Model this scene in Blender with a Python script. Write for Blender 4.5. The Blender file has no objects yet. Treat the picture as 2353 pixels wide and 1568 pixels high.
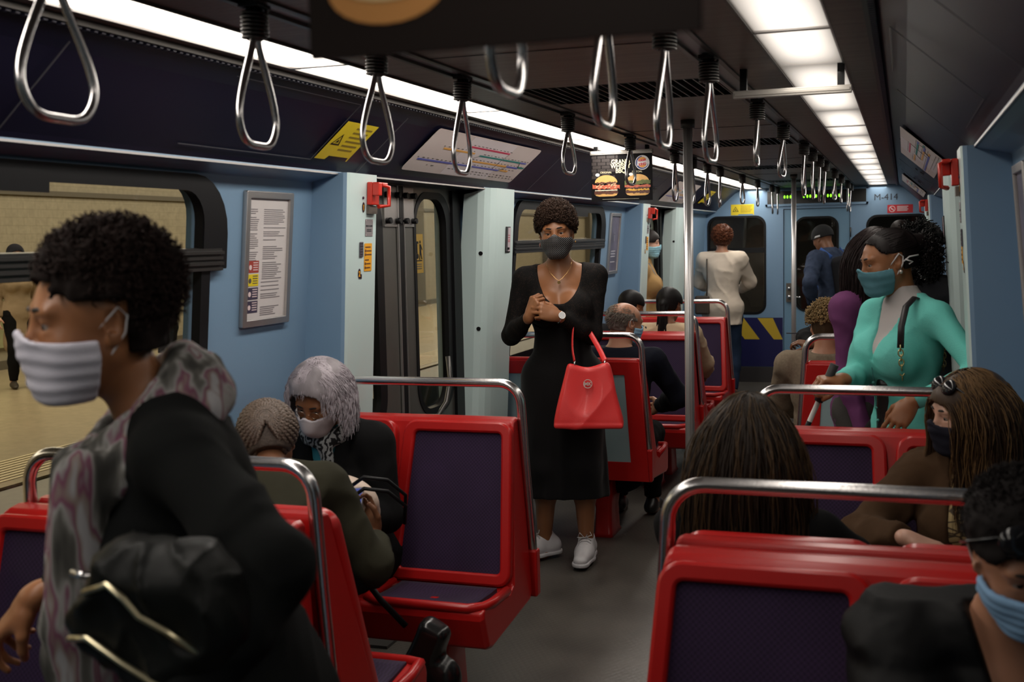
import bpy, bmesh, math, random
import numpy as np
from mathutils import Vector, Matrix
R = math.radians
SC = bpy.context.scene
COL = SC.collection
random.seed(7)
# ------------------------------------------------------------------ camera
F_PX, CX, CY = 2650.0, 1176.5, 784.0
VPX, VPY, HS = 2078.0, 531.0, 0.0215      # vanishing point of the car's length, slope of the horizon
def _basis():
    Y = Vector((VPX-CX, -(VPY-CY), -F_PX)).normalized()
    d = Vector((1, HS, 0)); p0 = Vector((VPX-CX, -(VPY-CY), -F_PX))
    X = (p0 - d*(p0.dot(Y)/d.dot(Y))).normalized()
    if X.x < 0: X = -X
    return X, Y, X.cross(Y)
_X, _Y, _Z = _basis()
CAM_ROT = Matrix((_X, _Y, _Z))
cd = bpy.data.cameras.new('camera'); cam = bpy.data.objects.new('camera', cd); COL.objects.link(cam)
cam.matrix_world = Matrix.Translation((.868, 0, 1.6)) @ CAM_ROT.to_4x4()
cd.sensor_width = 36; cd.lens = F_PX/2353*36; cd.clip_start = .05; cd.clip_end = 200
cd.dof.use_dof = True; cd.dof.focus_distance = 5.75; cd.dof.aperture_fstop = 5.0
SC.camera = cam
SC.view_settings.view_transform = 'Standard'; SC.view_settings.look = 'None'
SC.view_settings.gamma = 1; SC.view_settings.use_curve_mapping = False
SC.view_settings.exposure = 0.25
SC.cycles.max_bounces = 7; SC.cycles.diffuse_bounces = 3; SC.cycles.glossy_bounces = 3
SC.cycles.transparent_max_bounces = 16; SC.cycles.transmission_bounces = 4
SC.cycles.caustics_reflective = False; SC.cycles.caustics_refractive = False
SC.cycles.sample_clamp_indirect = 4
# ------------------------------------------------------------------ world: the dark of the tunnel
w = bpy.data.worlds.new('world'); SC.world = w; w.use_nodes = True
w.node_tree.nodes['Background'].inputs[0].default_value = (.012, .012, .014, 1)
w.node_tree.nodes['Background'].inputs[1].default_value = .5
def area(name, loc, size, energy, color=(1, .93, .84), rot=(0, 0, 0)):
    l = bpy.data.lights.new(name, 'AREA'); l.shape = 'RECTANGLE'; l.size, l.size_y = size
    l.energy = energy; l.color = color
    o = bpy.data.objects.new(name, l); COL.objects.link(o); o.location = loc; o.rotation_euler = rot
    return o
# tube lamps behind the ceiling diffusers (both rows run the whole car)
LAMP_L = area('ceiling_lamp_left', (-.65, 6.0, 2.06), (.16, 13.5), 44, (1, .95, .88))
LAMP_R = area('ceiling_lamp_right', (.61, 6.0, 2.06), (.16, 13.5), 25, (1, .93, .84))
# lamps above the platform opposite
area('platform_lamp', (-8.0, 30.0, 3.6), (3.0, 66), 2300, (1, .88, .70))
LS = 1.0

# ------------------------------------------------------------------ materials
MATS = {}
def lin(c):
    return tuple(((v/255)/12.92 if v/255 <= .04045 else ((v/255+.055)/1.055)**2.4) for v in c)
def mat(name, col, rough=.5, metal=0, noise=0, nscale=40, bump=0, bscale=200, spec=.5, sheen=0, coat=0, emit=0, ecol=None, sub=0, stretch=None, alpha=1):
    if name in MATS: return MATS[name]
    m = bpy.data.materials.new(name); m.use_nodes = True; nt = m.node_tree; N = nt.nodes; L = nt.links
    b = N['Principled BSDF']
    c = tuple(col)+(1,)
    b.inputs['Base Color'].default_value = c
    b.inputs['Roughness'].default_value = rough; b.inputs['Metallic'].default_value = metal
    b.inputs['Specular IOR Level'].default_value = spec
    if sheen: b.inputs['Sheen Weight'].default_value = sheen; b.inputs['Sheen Roughness'].default_value = .5
    if coat: b.inputs['Coat Weight'].default_value = coat; b.inputs['Coat Roughness'].default_value = .12
    if sub:
        b.inputs['Subsurface Weight'].default_value = sub; b.inputs['Subsurface Radius'].default_value = (.02, .008, .004)
        b.inputs['Subsurface Scale'].default_value = .4
    if emit:
        b.inputs['Emission Color'].default_value = tuple(ecol or col)+(1,); b.inputs['Emission Strength'].default_value = emit
    if alpha < 1: b.inputs['Alpha'].default_value = alpha
    tc = None
    if noise or bump:
        tc = N.new('ShaderNodeTexCoord'); src = tc.outputs['Object']
        if stretch:
            mp = N.new('ShaderNodeMapping'); mp.inputs['Scale'].default_value = stretch
            L.new(src, mp.inputs['Vector']); src = mp.outputs[0]
    if noise:
        n = N.new('ShaderNodeTexNoise'); n.inputs['Scale'].default_value = nscale; n.inputs['Detail'].default_value = 4
        L.new(src, n.inputs['Vector'])
        mx = N.new('ShaderNodeMix'); mx.data_type = 'RGBA'
        mx.inputs[6].default_value = tuple(v*(1-noise) for v in col)+(1,)
        mx.inputs[7].default_value = tuple(min(1, v*(1+noise)) for v in col)+(1,)
        L.new(n.outputs[0], mx.inputs[0]); L.new(mx.outputs[2], b.inputs['Base Color'])
    if bump:
        n2 = N.new('ShaderNodeTexNoise'); n2.inputs['Scale'].default_value = bscale; n2.inputs['Detail'].default_value = 3
        L.new(src, n2.inputs['Vector'])
        bp = N.new('ShaderNodeBump'); bp.inputs['Strength'].default_value = bump; bp.inputs['Distance'].default_value = .002
        L.new(n2.outputs[0], bp.inputs['Height']); L.new(bp.outputs[0], b.inputs['Normal'])
    MATS[name] = m
    return m
def nodes(m): return m.node_tree.nodes, m.node_tree.links, m.node_tree.nodes['Principled BSDF']

RED = mat('red_plastic', (.44, .010, .009), .32, noise=.12, nscale=6, coat=.12, spec=.35)
WALLB = mat('blue_wall', (.19, .31, .45), .38, noise=.05, nscale=3, bump=.15, bscale=500)
PALE = mat('pale_panel', (.56, .69, .68), .34, noise=.04, nscale=3, bump=.1, bscale=500)
COVE = mat('navy_cove', (.007, .007, .022), .36, spec=.18, noise=.15, nscale=4, bump=.1, bscale=300)
BLACK = mat('black_rubber', (.005, .005, .006), .45, spec=.25)
DOORM = mat('door_steel', (.20, .195, .18), .38, metal=.75, noise=.12, nscale=5)
CHROME = mat('brushed_steel', (.62, .60, .60), .24, metal=1, bump=.1, bscale=120)
POLEM = mat('pole_steel', (.62, .60, .60), .36, metal=.75)
ALU = mat('aluminium', (.50, .48, .47), .38, metal=.9, noise=.06, nscale=20)
DARKALU = mat('dark_aluminium', (.10, .095, .09), .4, metal=.8)
WHITE = mat('white_paper', (.62, .58, .57), .5, noise=.06, nscale=5)
GLASSM = bpy.data.materials.new('window_glass'); GLASSM.use_nodes = True
def _glass():
    N = GLASSM.node_tree.nodes; L = GLASSM.node_tree.links; N.remove(N['Principled BSDF'])
    t = N.new('ShaderNodeBsdfTransparent'); t.inputs[0].default_value = (.80, .80, .76, 1)
    g = N.new('ShaderNodeBsdfGlossy'); g.inputs['Roughness'].default_value = .02
    f0 = N.new('ShaderNodeLayerWeight'); f0.inputs[0].default_value = .5; p_ = N.new('ShaderNodeMath'); p_.operation = 'POWER'; L.new(f0.outputs['Facing'], p_.inputs[0]); p_.inputs[1].default_value = 3.5; f = N.new('ShaderNodeMath'); f.operation = 'MULTIPLY_ADD'; L.new(p_.outputs[0], f.inputs[0]); f.inputs[1].default_value = .35; f.inputs[2].default_value = .02
    m = N.new('ShaderNodeMixShader'); L.new(f.outputs[0], m.inputs[0]); L.new(t.outputs[0], m.inputs[1]); L.new(g.outputs[0], m.inputs[2])
    L.new(m.outputs[0], N['Material Output'].inputs[0])
_glass()
def purple_fabric():
    m = mat('purple_fabric', (.042, .022, .062), .75, sheen=.06, spec=.25); N, L, b = nodes(m)
    tc = N.new('ShaderNodeTexCoord'); ck = N.new('ShaderNodeTexChecker'); ck.inputs['Scale'].default_value = 160
    mp = N.new('ShaderNodeMapping'); mp.inputs['Scale'].default_value = (1, .02, 1)
    L.new(tc.outputs['Object'], mp.inputs[0]); L.new(mp.outputs[0], ck.inputs['Vector'])
    ck.inputs[1].default_value = (.042, .020, .066, 1); ck.inputs[2].default_value = (.026, .012, .041, 1)
    ns = N.new('ShaderNodeTexNoise'); ns.inputs['Scale'].default_value = 7
    L.new(tc.outputs['Object'], ns.inputs[0])
    mx = N.new('ShaderNodeMix'); mx.data_type = 'RGBA'; mx.blend_type = 'MULTIPLY'; mx.inputs[0].default_value = .5
    L.new(ck.outputs[0], mx.inputs[6]); L.new(ns.outputs[0], mx.inputs[7]); L.new(mx.outputs[2], b.inputs['Base Color'])
    bp = N.new('ShaderNodeBump'); bp.inputs['Strength'].default_value = .3; bp.inputs['Distance'].default_value = .001
    L.new(ck.outputs[1], bp.inputs['Height']); L.new(bp.outputs[0], b.inputs['Normal'])
    return m
PURPLE = purple_fabric()
def floor_mat():
    m = mat('car_floor', (.10, .088, .075), .42); N, L, b = nodes(m)
    tc = N.new('ShaderNodeTexCoord')
    n1 = N.new('ShaderNodeTexNoise'); n1.inputs['Scale'].default_value = 3; n1.inputs['Detail'].default_value = 8
    n2 = N.new('ShaderNodeTexNoise'); n2.inputs['Scale'].default_value = 160
    L.new(tc.outputs['Object'], n1.inputs[0]); L.new(tc.outputs['Object'], n2.inputs[0])
    cr = N.new('ShaderNodeValToRGB'); cr.color_ramp.elements[0].position = .3; cr.color_ramp.elements[1].position = .75
    cr.color_ramp.elements[0].color = (.050, .044, .037, 1); cr.color_ramp.elements[1].color = (.105, .094, .08, 1)
    L.new(n1.outputs[0], cr.inputs[0])
    mx = N.new('ShaderNodeMix'); mx.data_type = 'RGBA'; mx.blend_type = 'OVERLAY'; mx.inputs[0].default_value = .5
    L.new(cr.outputs[0], mx.inputs[6]); L.new(n2.outputs[0], mx.inputs[7]); L.new(mx.outputs[2], b.inputs['Base Color'])
    vo = N.new('ShaderNodeTexVoronoi'); vo.inputs['Scale'].default_value = 55
    mp = N.new('ShaderNodeMapping'); mp.inputs['Rotation'].default_value = (0, 0, .78); mp.inputs['Scale'].default_value = (1, .6, 1)
    L.new(tc.outputs['Object'], mp.inputs[0]); L.new(mp.outputs[0], vo.inputs['Vector']); vo.inputs['Randomness'].default_value = .1
    bp = N.new('ShaderNodeBump'); bp.inputs['Strength'].default_value = .5; bp.inputs['Distance'].default_value = .002
    L.new(vo.outputs[0], bp.inputs['Height']); L.new(bp.outputs[0], b.inputs['Normal'])
    return m
FLOORM = floor_mat()
def rib_mat(name, col, rough, metal, freq, strength=.8, emit=None):
    """ribs across the car (along x), spaced along y"""
    m = mat(name, col, rough, metal); N, L, b = nodes(m)
    tc = N.new('ShaderNodeTexCoord'); wv = N.new('ShaderNodeTexWave'); wv.wave_type = 'BANDS'; wv.bands_direction = 'Y'
    wv.inputs['Scale'].default_value = freq; L.new(tc.outputs['Object'], wv.inputs[0])
    bp = N.new('ShaderNodeBump'); bp.inputs['Strength'].default_value = strength; bp.inputs['Distance'].default_value = .003
    L.new(wv.outputs[1], bp.inputs['Height']); L.new(bp.outputs[0], b.inputs['Normal'])
    n = N.new('ShaderNodeTexNoise'); n.inputs['Scale'].default_value = 4; L.new(tc.outputs['Object'], n.inputs[0])
    mp = N.new('ShaderNodeMapping'); mp.inputs['Scale'].default_value = (.6, 12, 1)
    L.new(tc.outputs['Object'], mp.inputs[0]); L.new(mp.outputs[0], n.inputs[0])
    mx = N.new('ShaderNodeMix'); mx.data_type = 'RGBA'
    mx.inputs[6].default_value = tuple(v*.6 for v in col)+(1,); mx.inputs[7].default_value = tuple(v*1.35 for v in col)+(1,)
    L.new(n.outputs[0], mx.inputs[0]); L.new(mx.outputs[2], b.inputs['Base Color'])
    return m
RIBM = rib_mat('ribbed_ceiling', (.26, .225, .195), .42, .5, 28)
def diffuser_mat(name, hot, edge, y0, period, ends=.2):
    """a ribbed lamp diffuser: brightest under the tube, fading to its edges and to the ends of each panel"""
    m = mat(name, (.5, .48, .45), .35); N, L, b = nodes(m)
    tc = N.new('ShaderNodeTexCoord'); sp = N.new('ShaderNodeSeparateXYZ'); L.new(tc.outputs['Object'], sp.inputs[0])
    def M(op, a, bb=None, c=None):
        n = N.new('ShaderNodeMath'); n.operation = op
        for i, v in enumerate((a, bb, c)):
            if v is None: continue
            if isinstance(v, (int, float)): n.inputs[i].default_value = v
            else: L.new(v, n.inputs[i])
        return n.outputs[0]
    ax = M('ABSOLUTE', sp.outputs[0]); fx = M('SUBTRACT', 1, M('POWER', M('MINIMUM', M('DIVIDE', ax, .098), 1), 2.0))
    py = M('FRACT', M('DIVIDE', M('SUBTRACT', sp.outputs[1], y0), period))
    ay = M('ABSOLUTE', M('SUBTRACT', py, .5)); fy = M('SUBTRACT', 1, M('POWER', M('MINIMUM', M('MULTIPLY', ay, 2), 1), 3.0))
    rib = M('ADD', M('MULTIPLY', M('SINE', M('MULTIPLY', sp.outputs[1], 2*math.pi/.016)), .22), .78)
    body = M('ADD', M('MULTIPLY', M('MULTIPLY', fx, M('ADD', M('MULTIPLY', fy, 1-ends), ends)), hot), edge)
    L.new(M('MULTIPLY', body, rib), b.inputs['Emission Strength'])
    b.inputs['Emission Color'].default_value = (1, .90, .79, 1)
    return m
# ------------------------------------------------------------------ object helpers
def link(name, me, parent=None, m=None):
    o = bpy.data.objects.new(name, me); COL.objects.link(o)
    if parent is not None: o.parent = parent
    if m is not None and me is not None: me.materials.append(m)
    return o
def tag(o, label=None, cat=None, group=None, kind=None):
    if label: o['label'] = label
    if cat: o['category'] = cat
    if group: o['group'] = group
    if kind: o['kind'] = kind
    return o
def thing(name, label, cat, loc=(0, 0, 0), rz=0, group=None):
    o = bpy.data.objects.new(name, None); COL.objects.link(o); o.empty_display_size = .1
    o.location = loc; o.rotation_euler = (0, 0, rz)
    return tag(o, label, cat, group)
def copy_tree(o, parent=None):
    c = o.copy(); COL.objects.link(c)
    if parent is not None: c.parent = parent
    for ch in [x for x in o.children]: copy_tree(ch, c)
    return c
class MB:
    """collects shapes into one mesh"""
    def __init__(s): s.v = []; s.f = []; s.sm = []; s.mi = []; s.cur = 0
    def add(s, v, f, smooth=False):
        n = len(s.v); s.v += [tuple(p) for p in v]; s.f += [tuple(i+n for i in q) for q in f]; s.sm += [smooth]*len(f); s.mi += [s.cur]*len(f)
    def box(s, lo, hi, M=None):
        x0, y0, z0 = lo; x1, y1, z1 = hi
        v = [(x0, y0, z0), (x1, y0, z0), (x1, y1, z0), (x0, y1, z0), (x0, y0, z1), (x1, y0, z1), (x1, y1, z1), (x0, y1, z1)]
        if M is not None: v = [M @ Vector(p) for p in v]
        s.add(v, [(0, 3, 2, 1), (4, 5, 6, 7), (0, 1, 5, 4), (1, 2, 6, 5), (2, 3, 7, 6), (3, 0, 4, 7)])
    def loft(s, rings, closed=True, caps=True, smooth=True):
        n = len(rings[0]); v = [p for r in rings for p in r]; f = []
        for i in range(len(rings)-1):
            for j in range(n if closed else n-1):
                k = (j+1) % n; f.append((i*n+j, i*n+k, (i+1)*n+k, (i+1)*n+j))
        s.add(v, f, smooth)
        if caps:
            m = len(s.v)-len(v)
            s.f.append(tuple(m+i for i in reversed(range(n)))); s.f.append(tuple(m+(len(rings)-1)*n+i for i in range(n))); s.sm += [False]*2; s.mi += [s.cur]*2
    def tube(s, pts, r, n=10, closed=False, flat=1.0):
        P = [Vector(p) for p in pts]; rings = []; N = len(P)
        rr = r if isinstance(r, (list, tuple)) else [r]*N
        up = None
        for i, p in enumerate(P):
            if closed: t = (P[(i+1) % N]-P[i-1]).normalized()
            else: t = (P[min(i+1, N-1)]-P[max(i-1, 0)]).normalized()
            if up is None:
                up = Vector((0, 0, 1)) if abs(t.z) < .9 else Vector((1, 0, 0))
            a = (up - t*up.dot(t))
            if a.length < 1e-5: a = t.orthogonal()
            a.normalize(); b = t.cross(a); up = a
            rings.append([p + a*(rr[i]*math.cos(2*math.pi*k/n)) + b*(rr[i]*flat*math.sin(2*math.pi*k/n)) for k in range(n)])
        if closed: rings.append(rings[0]); s.loft(rings, caps=False)
        else: s.loft(rings)
    def cyl(s, a, b, r, n=20, r2=None):
        s.tube([a, b], [r, r if r2 is None else r2], n)
    def ball(s, c, r, n=10, M=None, rad=None):
        v = []; f = []; rx, ry, rz = rad if rad else (r, r, r)
        for i in range(n+1):
            t = math.pi*i/n
            for j in range(2*n):
                a = math.pi*j/n
                p = Vector((rx*math.sin(t)*math.cos(a), ry*math.sin(t)*math.sin(a), rz*math.cos(t)))
                if M is not None: p = M @ p
                v.append(Vector(c)+p)
        for i in range(n):
            for j in range(2*n):
                k = (j+1) % (2*n); f.append((i*2*n+j, (i+1)*2*n+j, (i+1)*2*n+k, i*2*n+k))
        s.add(v, f, True)
    def quad(s, a, b, c, d): s.add([a, b, c, d], [(0, 1, 2, 3)])
    def build(s, name, m, parent=None, bevel=0, seg=2, weld=False):
        me = bpy.data.meshes.new(name); me.from_pydata([tuple(p) for p in s.v], [], s.f)
        ms = m if isinstance(m, (list, tuple)) else [m]
        for q in ms: me.materials.append(q)
        me.polygons.foreach_set('use_smooth', s.sm); me.polygons.foreach_set('material_index', s.mi); me.update()
        o = bpy.data.objects.new(name, me); COL.objects.link(o)
        if parent is not None: o.parent = parent
        if bevel:
            md = o.modifiers.new('bevel', 'BEVEL'); md.width = bevel; md.segments = seg; md.limit_method = 'ANGLE'; md.angle_limit = R(40)
        return o
def rrect(x0, y0, x1, y1, r, n=6):
    rs = r if isinstance(r, (list, tuple)) else (r,)*4
    pts = []
    for (cx, cy, a0, q) in ((x1-rs[0], y1-rs[0], 0, rs[0]), (x0+rs[1], y1-rs[1], 90, rs[1]), (x0+rs[2], y0+rs[2], 180, rs[2]), (x1-rs[3], y0+rs[3], 270, rs[3])):
        for i in range(n+1):
            a = R(a0+90*i/n); pts.append((cx+q*math.cos(a), cy+q*math.sin(a)))
    return pts
def plate(name, outer, holes, depth, M, m, parent=None, bevel=0):
    """a flat sheet with holes cut in it: 2d outline in (u,v), thickness depth, placed by matrix M"""
    cu = bpy.data.curves.new(name, 'CURVE'); cu.dimensions = '2D'; cu.fill_mode = 'BOTH'; cu.extrude = depth/2; cu.bevel_depth = bevel; cu.bevel_resolution = 1
    for loop in [outer]+list(holes):
        sp = cu.splines.new('POLY'); sp.points.add(len(loop)-1); sp.use_cyclic_u = True
        for i, p in enumerate(loop): sp.points[i].co = (p[0], p[1], 0, 1)
    tmp = bpy.data.objects.new('tmp', cu); me = bpy.data.meshes.new_from_object(tmp)
    bpy.data.objects.remove(tmp); bpy.data.curves.remove(cu)
    me.name = name; me.transform(M); me.materials.clear(); me.materials.append(m)
    o = bpy.data.objects.new(name, me); COL.objects.link(o)
    if parent is not None: o.parent = parent
    return o
def frame_mat(o, u, v):
    """matrix taking local (u,v,w) to world with origin o"""
    u = Vector(u).normalized(); v = Vector(v).normalized(); w = u.cross(v)
    return Matrix(((u.x, v.x, w.x, o[0]), (u.y, v.y, w.y, o[1]), (u.z, v.z, w.z, o[2]), (0, 0, 0, 1)))
def text(body, size, M, m, parent=None, name='lettering', align='LEFT', ext=.0004, sx=1.0, bold=0):
    cu = bpy.data.curves.new(name, 'FONT'); cu.body = body; cu.size = size; cu.extrude = ext; cu.align_x = align; cu.offset = bold
    tmp = bpy.data.objects.new('tmp', cu); me = bpy.data.meshes.new_from_object(tmp)
    bpy.data.objects.remove(tmp); bpy.data.curves.remove(cu)
    me.name = name; me.transform(M @ Matrix.Diagonal((sx, 1, 1, 1))); me.materials.clear(); me.materials.append(m)
    o = bpy.data.objects.new(name, me); COL.objects.link(o)
    if parent is not None: o.parent = parent
    return o
def poly2(name, loops, M, m, parent=None, depth=.0006):
    """several separate flat outlines as one mesh"""
    mb = MB()
    for lp in loops:
        n = len(lp); v = [M @ Vector((p[0], p[1], 0)) for p in lp]+[M @ Vector((p[0], p[1], depth)) for p in lp]
        mb.add(v, [tuple(range(n, 2*n)), tuple(reversed(range(n)))]+[(i, (i+1) % n, n+(i+1) % n, n+i) for i in range(n)])
    return mb.build(name, m, parent)
def circ(cx, cy, r, n=24, ry=None, a0=0, a1=360):
    ry = r if ry is None else ry
    full = abs(a1-a0) >= 360
    k = n if full else n+1
    return [(cx+r*math.cos(R(a0+(a1-a0)*i/n)), cy+ry*math.sin(R(a0+(a1-a0)*i/n))) for i in range(k)]
# ================================================================== the car: shell
Y0, Y1 = -2.4, 12.64
def struct(o): o['kind'] = 'structure'; return o
mb = MB(); mb.box((-1.32, Y0, -.06), (1.32, Y1+.4, 0)); struct(mb.build('floor', FLOORM))
# ceiling: ribbed sheets between the lamp rows, with the recessed vents
mb = MB()
VENTS = [(.0, .5), (3.62, 4.10), (6.02, 6.50), (8.42, 8.90), (10.8, 11.28)]
def ceil_strip(x0, x1, vents=False):
    ys = [Y0]
    if vents:
        for a, b in VENTS: mb.box((x0, ys[-1], 2.085), (x1, a, 2.11)); ys.append(b)
    mb.box((x0, ys[-1], 2.085), (x1, Y1+.02, 2.11))
ceil_strip(-.335, .315, True)
ceil_strip(-.555, -.405); ceil_strip(.385, .518)
ceil_strip(-.80, -.742); ceil_strip(.702, .80)
mb.box((-1.3, Y0, 2.16), (1.3, Y1+.05, 2.2))
struct(mb.build('ceiling', RIBM))
t = struct(MB().build('trim_1', DARKALU)); bpy.data.objects.remove(t)
mb = MB()
for x in (-.345, -.405, .315, .375):
    mb.box((x-.002, Y0, 2.079), (x+.012, Y1, 2.10))
for x in (-.556, .517): mb.box((x-.004, Y0, 2.078), (x+.004, Y1, 2.086))
for s in (-1, 1): mb.box((s*.787-.006, Y0, 2.070), (s*.787+.006, Y1, 2.10))
struct(mb.build('trim_1', DARKALU))
# seams of the ceiling sheets
mb = MB()
for y in (1.6, 2.9, 5.3, 7.7, 9.6, 12.0):
    mb.box((-.335, y-.003, 2.0835), (.315, y+.003, 2.086))
struct(mb.build('trim_2', BLACK))
for i, (a, b) in enumerate(VENTS[1:]):
    v = thing('ceiling_vent', ['slatted ceiling vent above the near doors, closest to the camera', 'slatted ceiling vent beyond the hanging advertisement', 'third slatted ceiling vent, before the far doors', 'slatted ceiling vent closest to the end wall'][i], 'vent', (-.01, (a+b)/2, 2.085), 0, 'ceiling vents')
    h = (b-a)/2
    mb = MB(); mb.box((-.325, -h, .05), (.325, h, .06)); mb.box((-.325, -h, .0), (-.315, h, .06)); mb.box((.315, -h, 0), (.325, h, .06)); mb.box((-.325, -h, 0), (.325, -h+.012, .06)); mb.box((-.325, h-.012, 0), (.325, h, .06))
    mb.build('vent_box', BLACK, v)
    mb = MB()
    for k in range(22):
        x = -.31+.62*k/21
        mb.box((x-.002, -h+.012, .0), (x+.002, h-.012, .03))
    mb.build('vent_slats', DARKALU, v)
# lamp diffusers, one thing per panel
DL = diffuser_mat('left_diffuser_glow', 6.0, 1.2, 0, 1.3, .55)
DR = diffuser_mat('right_diffuser_glow', 1.7, .08, 0, 1.3, .15)
YJ = [-2.3, -1.05, .25, 1.56, 2.88, 4.15, 5.56, 6.78, 8.09, 9.54, 11.3, 12.6]
proto = {}
NTH = ['first', 'second', 'third', 'fourth', 'fifth', 'sixth', 'seventh', 'eighth', 'ninth', 'tenth', 'eleventh']
for side, x0, x1, dm in (('left', -.742, -.556, DL), ('right', .518, .702, DR)):
    for i in range(2, len(YJ)-1):
        a, b = YJ[i]+.012, YJ[i+1]-.012
        L_ = thing('ceiling_light', 'ribbed white ceiling light panel in the %s row, %s panel from the camera end' % (side, NTH[i-2]), 'ceiling light', ((x0+x1)/2, (a+b)/2, 2.085), 0, 'ceiling light panels')
        hw = (x1-x0)/2; h = (b-a)/2
        mb = MB(); mb.box((-hw+.004, -h, .002), (hw-.004, h, .008))
        o = mb.build('diffuser', None, L_) if False else mb.build('diffuser', dm, L_)
        mb = MB()
        for (p, q) in (((-hw, -h-.01, -.003), (hw, -h, .02)), ((-hw, h, -.003), (hw, h+.01, .02)), ((-hw, -h, -.003), (-hw+.005, h, .02)), ((hw-.005, -h, -.003), (hw, h, .02))): mb.box(p, q)
        mb.build('light_frame', ALU, L_)
# coves: sloping dark panels between ceiling and wall, on both sides
def cove_m(s, off=0.0):
    """(u along y, v down the slope, w into the room)"""
    a = Vector((s*.797, 0, 2.085)); b = Vector((s*1.065, 0, 1.853)); v = (b-a).normalized()
    u = Vector((0, 1, 0)) * (1 if s < 0 else -1)
    M = frame_mat(a, u, v); n = M.to_3x3() @ Vector((0, 0, 1))
    if n.x*s > 0: print('cove normal out', s)
    return Matrix.Translation(n*off) @ M
def cm(s, off=0.0):
    a = Vector((s*.797, 0, 2.085)); b = Vector((s*1.065, 0, 1.853)); down = (b-a).normalized()
    n = Vector((-s*abs(down.z), 0, -abs(down.x))).normalized()
    # text reads left to right as seen from the aisle: left wall +y, right wall -y
    u = Vector((0, 1 if s < 0 else -1, 0)); v = -down
    M = Matrix(((u.x, v.x, n.x, b.x), (u.y, v.y, n.y, b.y), (u.z, v.z, n.z, b.z), (0, 0, 0, 1)))
    return Matrix.Translation(n*off) @ M
LC = math.hypot(.268, .232)    # slope length, v from 0 (bottom edge) to LC (top)
for s, side in ((-1, 'left'), (1, 'right')):
    mb = MB(); pr = [(.797, 2.085), (.87, 2.035), (1.055, 1.868), (1.068, 1.853), (1.068, 1.846), (1.25, 1.842), (1.30, 1.86), (1.30, 2.16), (.797, 2.16)]
    mb.loft([[(s*x, y, z) for x, z in pr] for y in (Y0, Y1)], smooth=False)
    struct(mb.build('wall_%s_cove' % side, COVE))
    # serrated edge where the cove meets the ceiling
    mb = MB(); y = -1.0
    while y < 12.6:
        mb.box((min(s*.792, s*.806), y, 2.066), (max(s*.792, s*.806), y+.012, 2.082)); y += .026
    struct(mb.build('trim_%d' % (3 if s < 0 else 4), mat('cove_grille', (.05, .05, .09), .4)))
    # pale metal edge line along the bottom
    mb = MB(); mb.box((min(s*1.064, s*1.072), Y0, 1.846), (max(s*1.064, s*1.072), Y1, 1.852)); struct(mb.build('trim_%d' % (5 if s < 0 else 6), ALU))
    # seams between cove panels
    mb = MB(); M = cm(s)
    for y in (-.4, 1.0, 2.1, 3.9, 5.95, 6.9, 8.8, 10.9):
        u = y if s < 0 else -y
        mb.box((u-.002, .005, -.001), (u+.002, LC-.06, .0008), M)
    for (ya, yb, v0) in ((2.75, 3.5, .045), (7.7, 8.45, .045)):
        a_, b_ = sorted((ya, yb)) if s < 0 else (-yb, -ya)
        mb.box((a_, v0, -.001), (b_, v0+.003, .001), M)
        mb.box((b_, v0, -.001), (b_+.003, LC-.05, .001), M)
        mb.box((a_, LC-.05, -.001), (b_, LC-.048, .001), M)
    struct(mb.build('trim_%d' % (7 if s < 0 else 8), mat('seam_grey', (.06, .06, .07), .35)))
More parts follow.
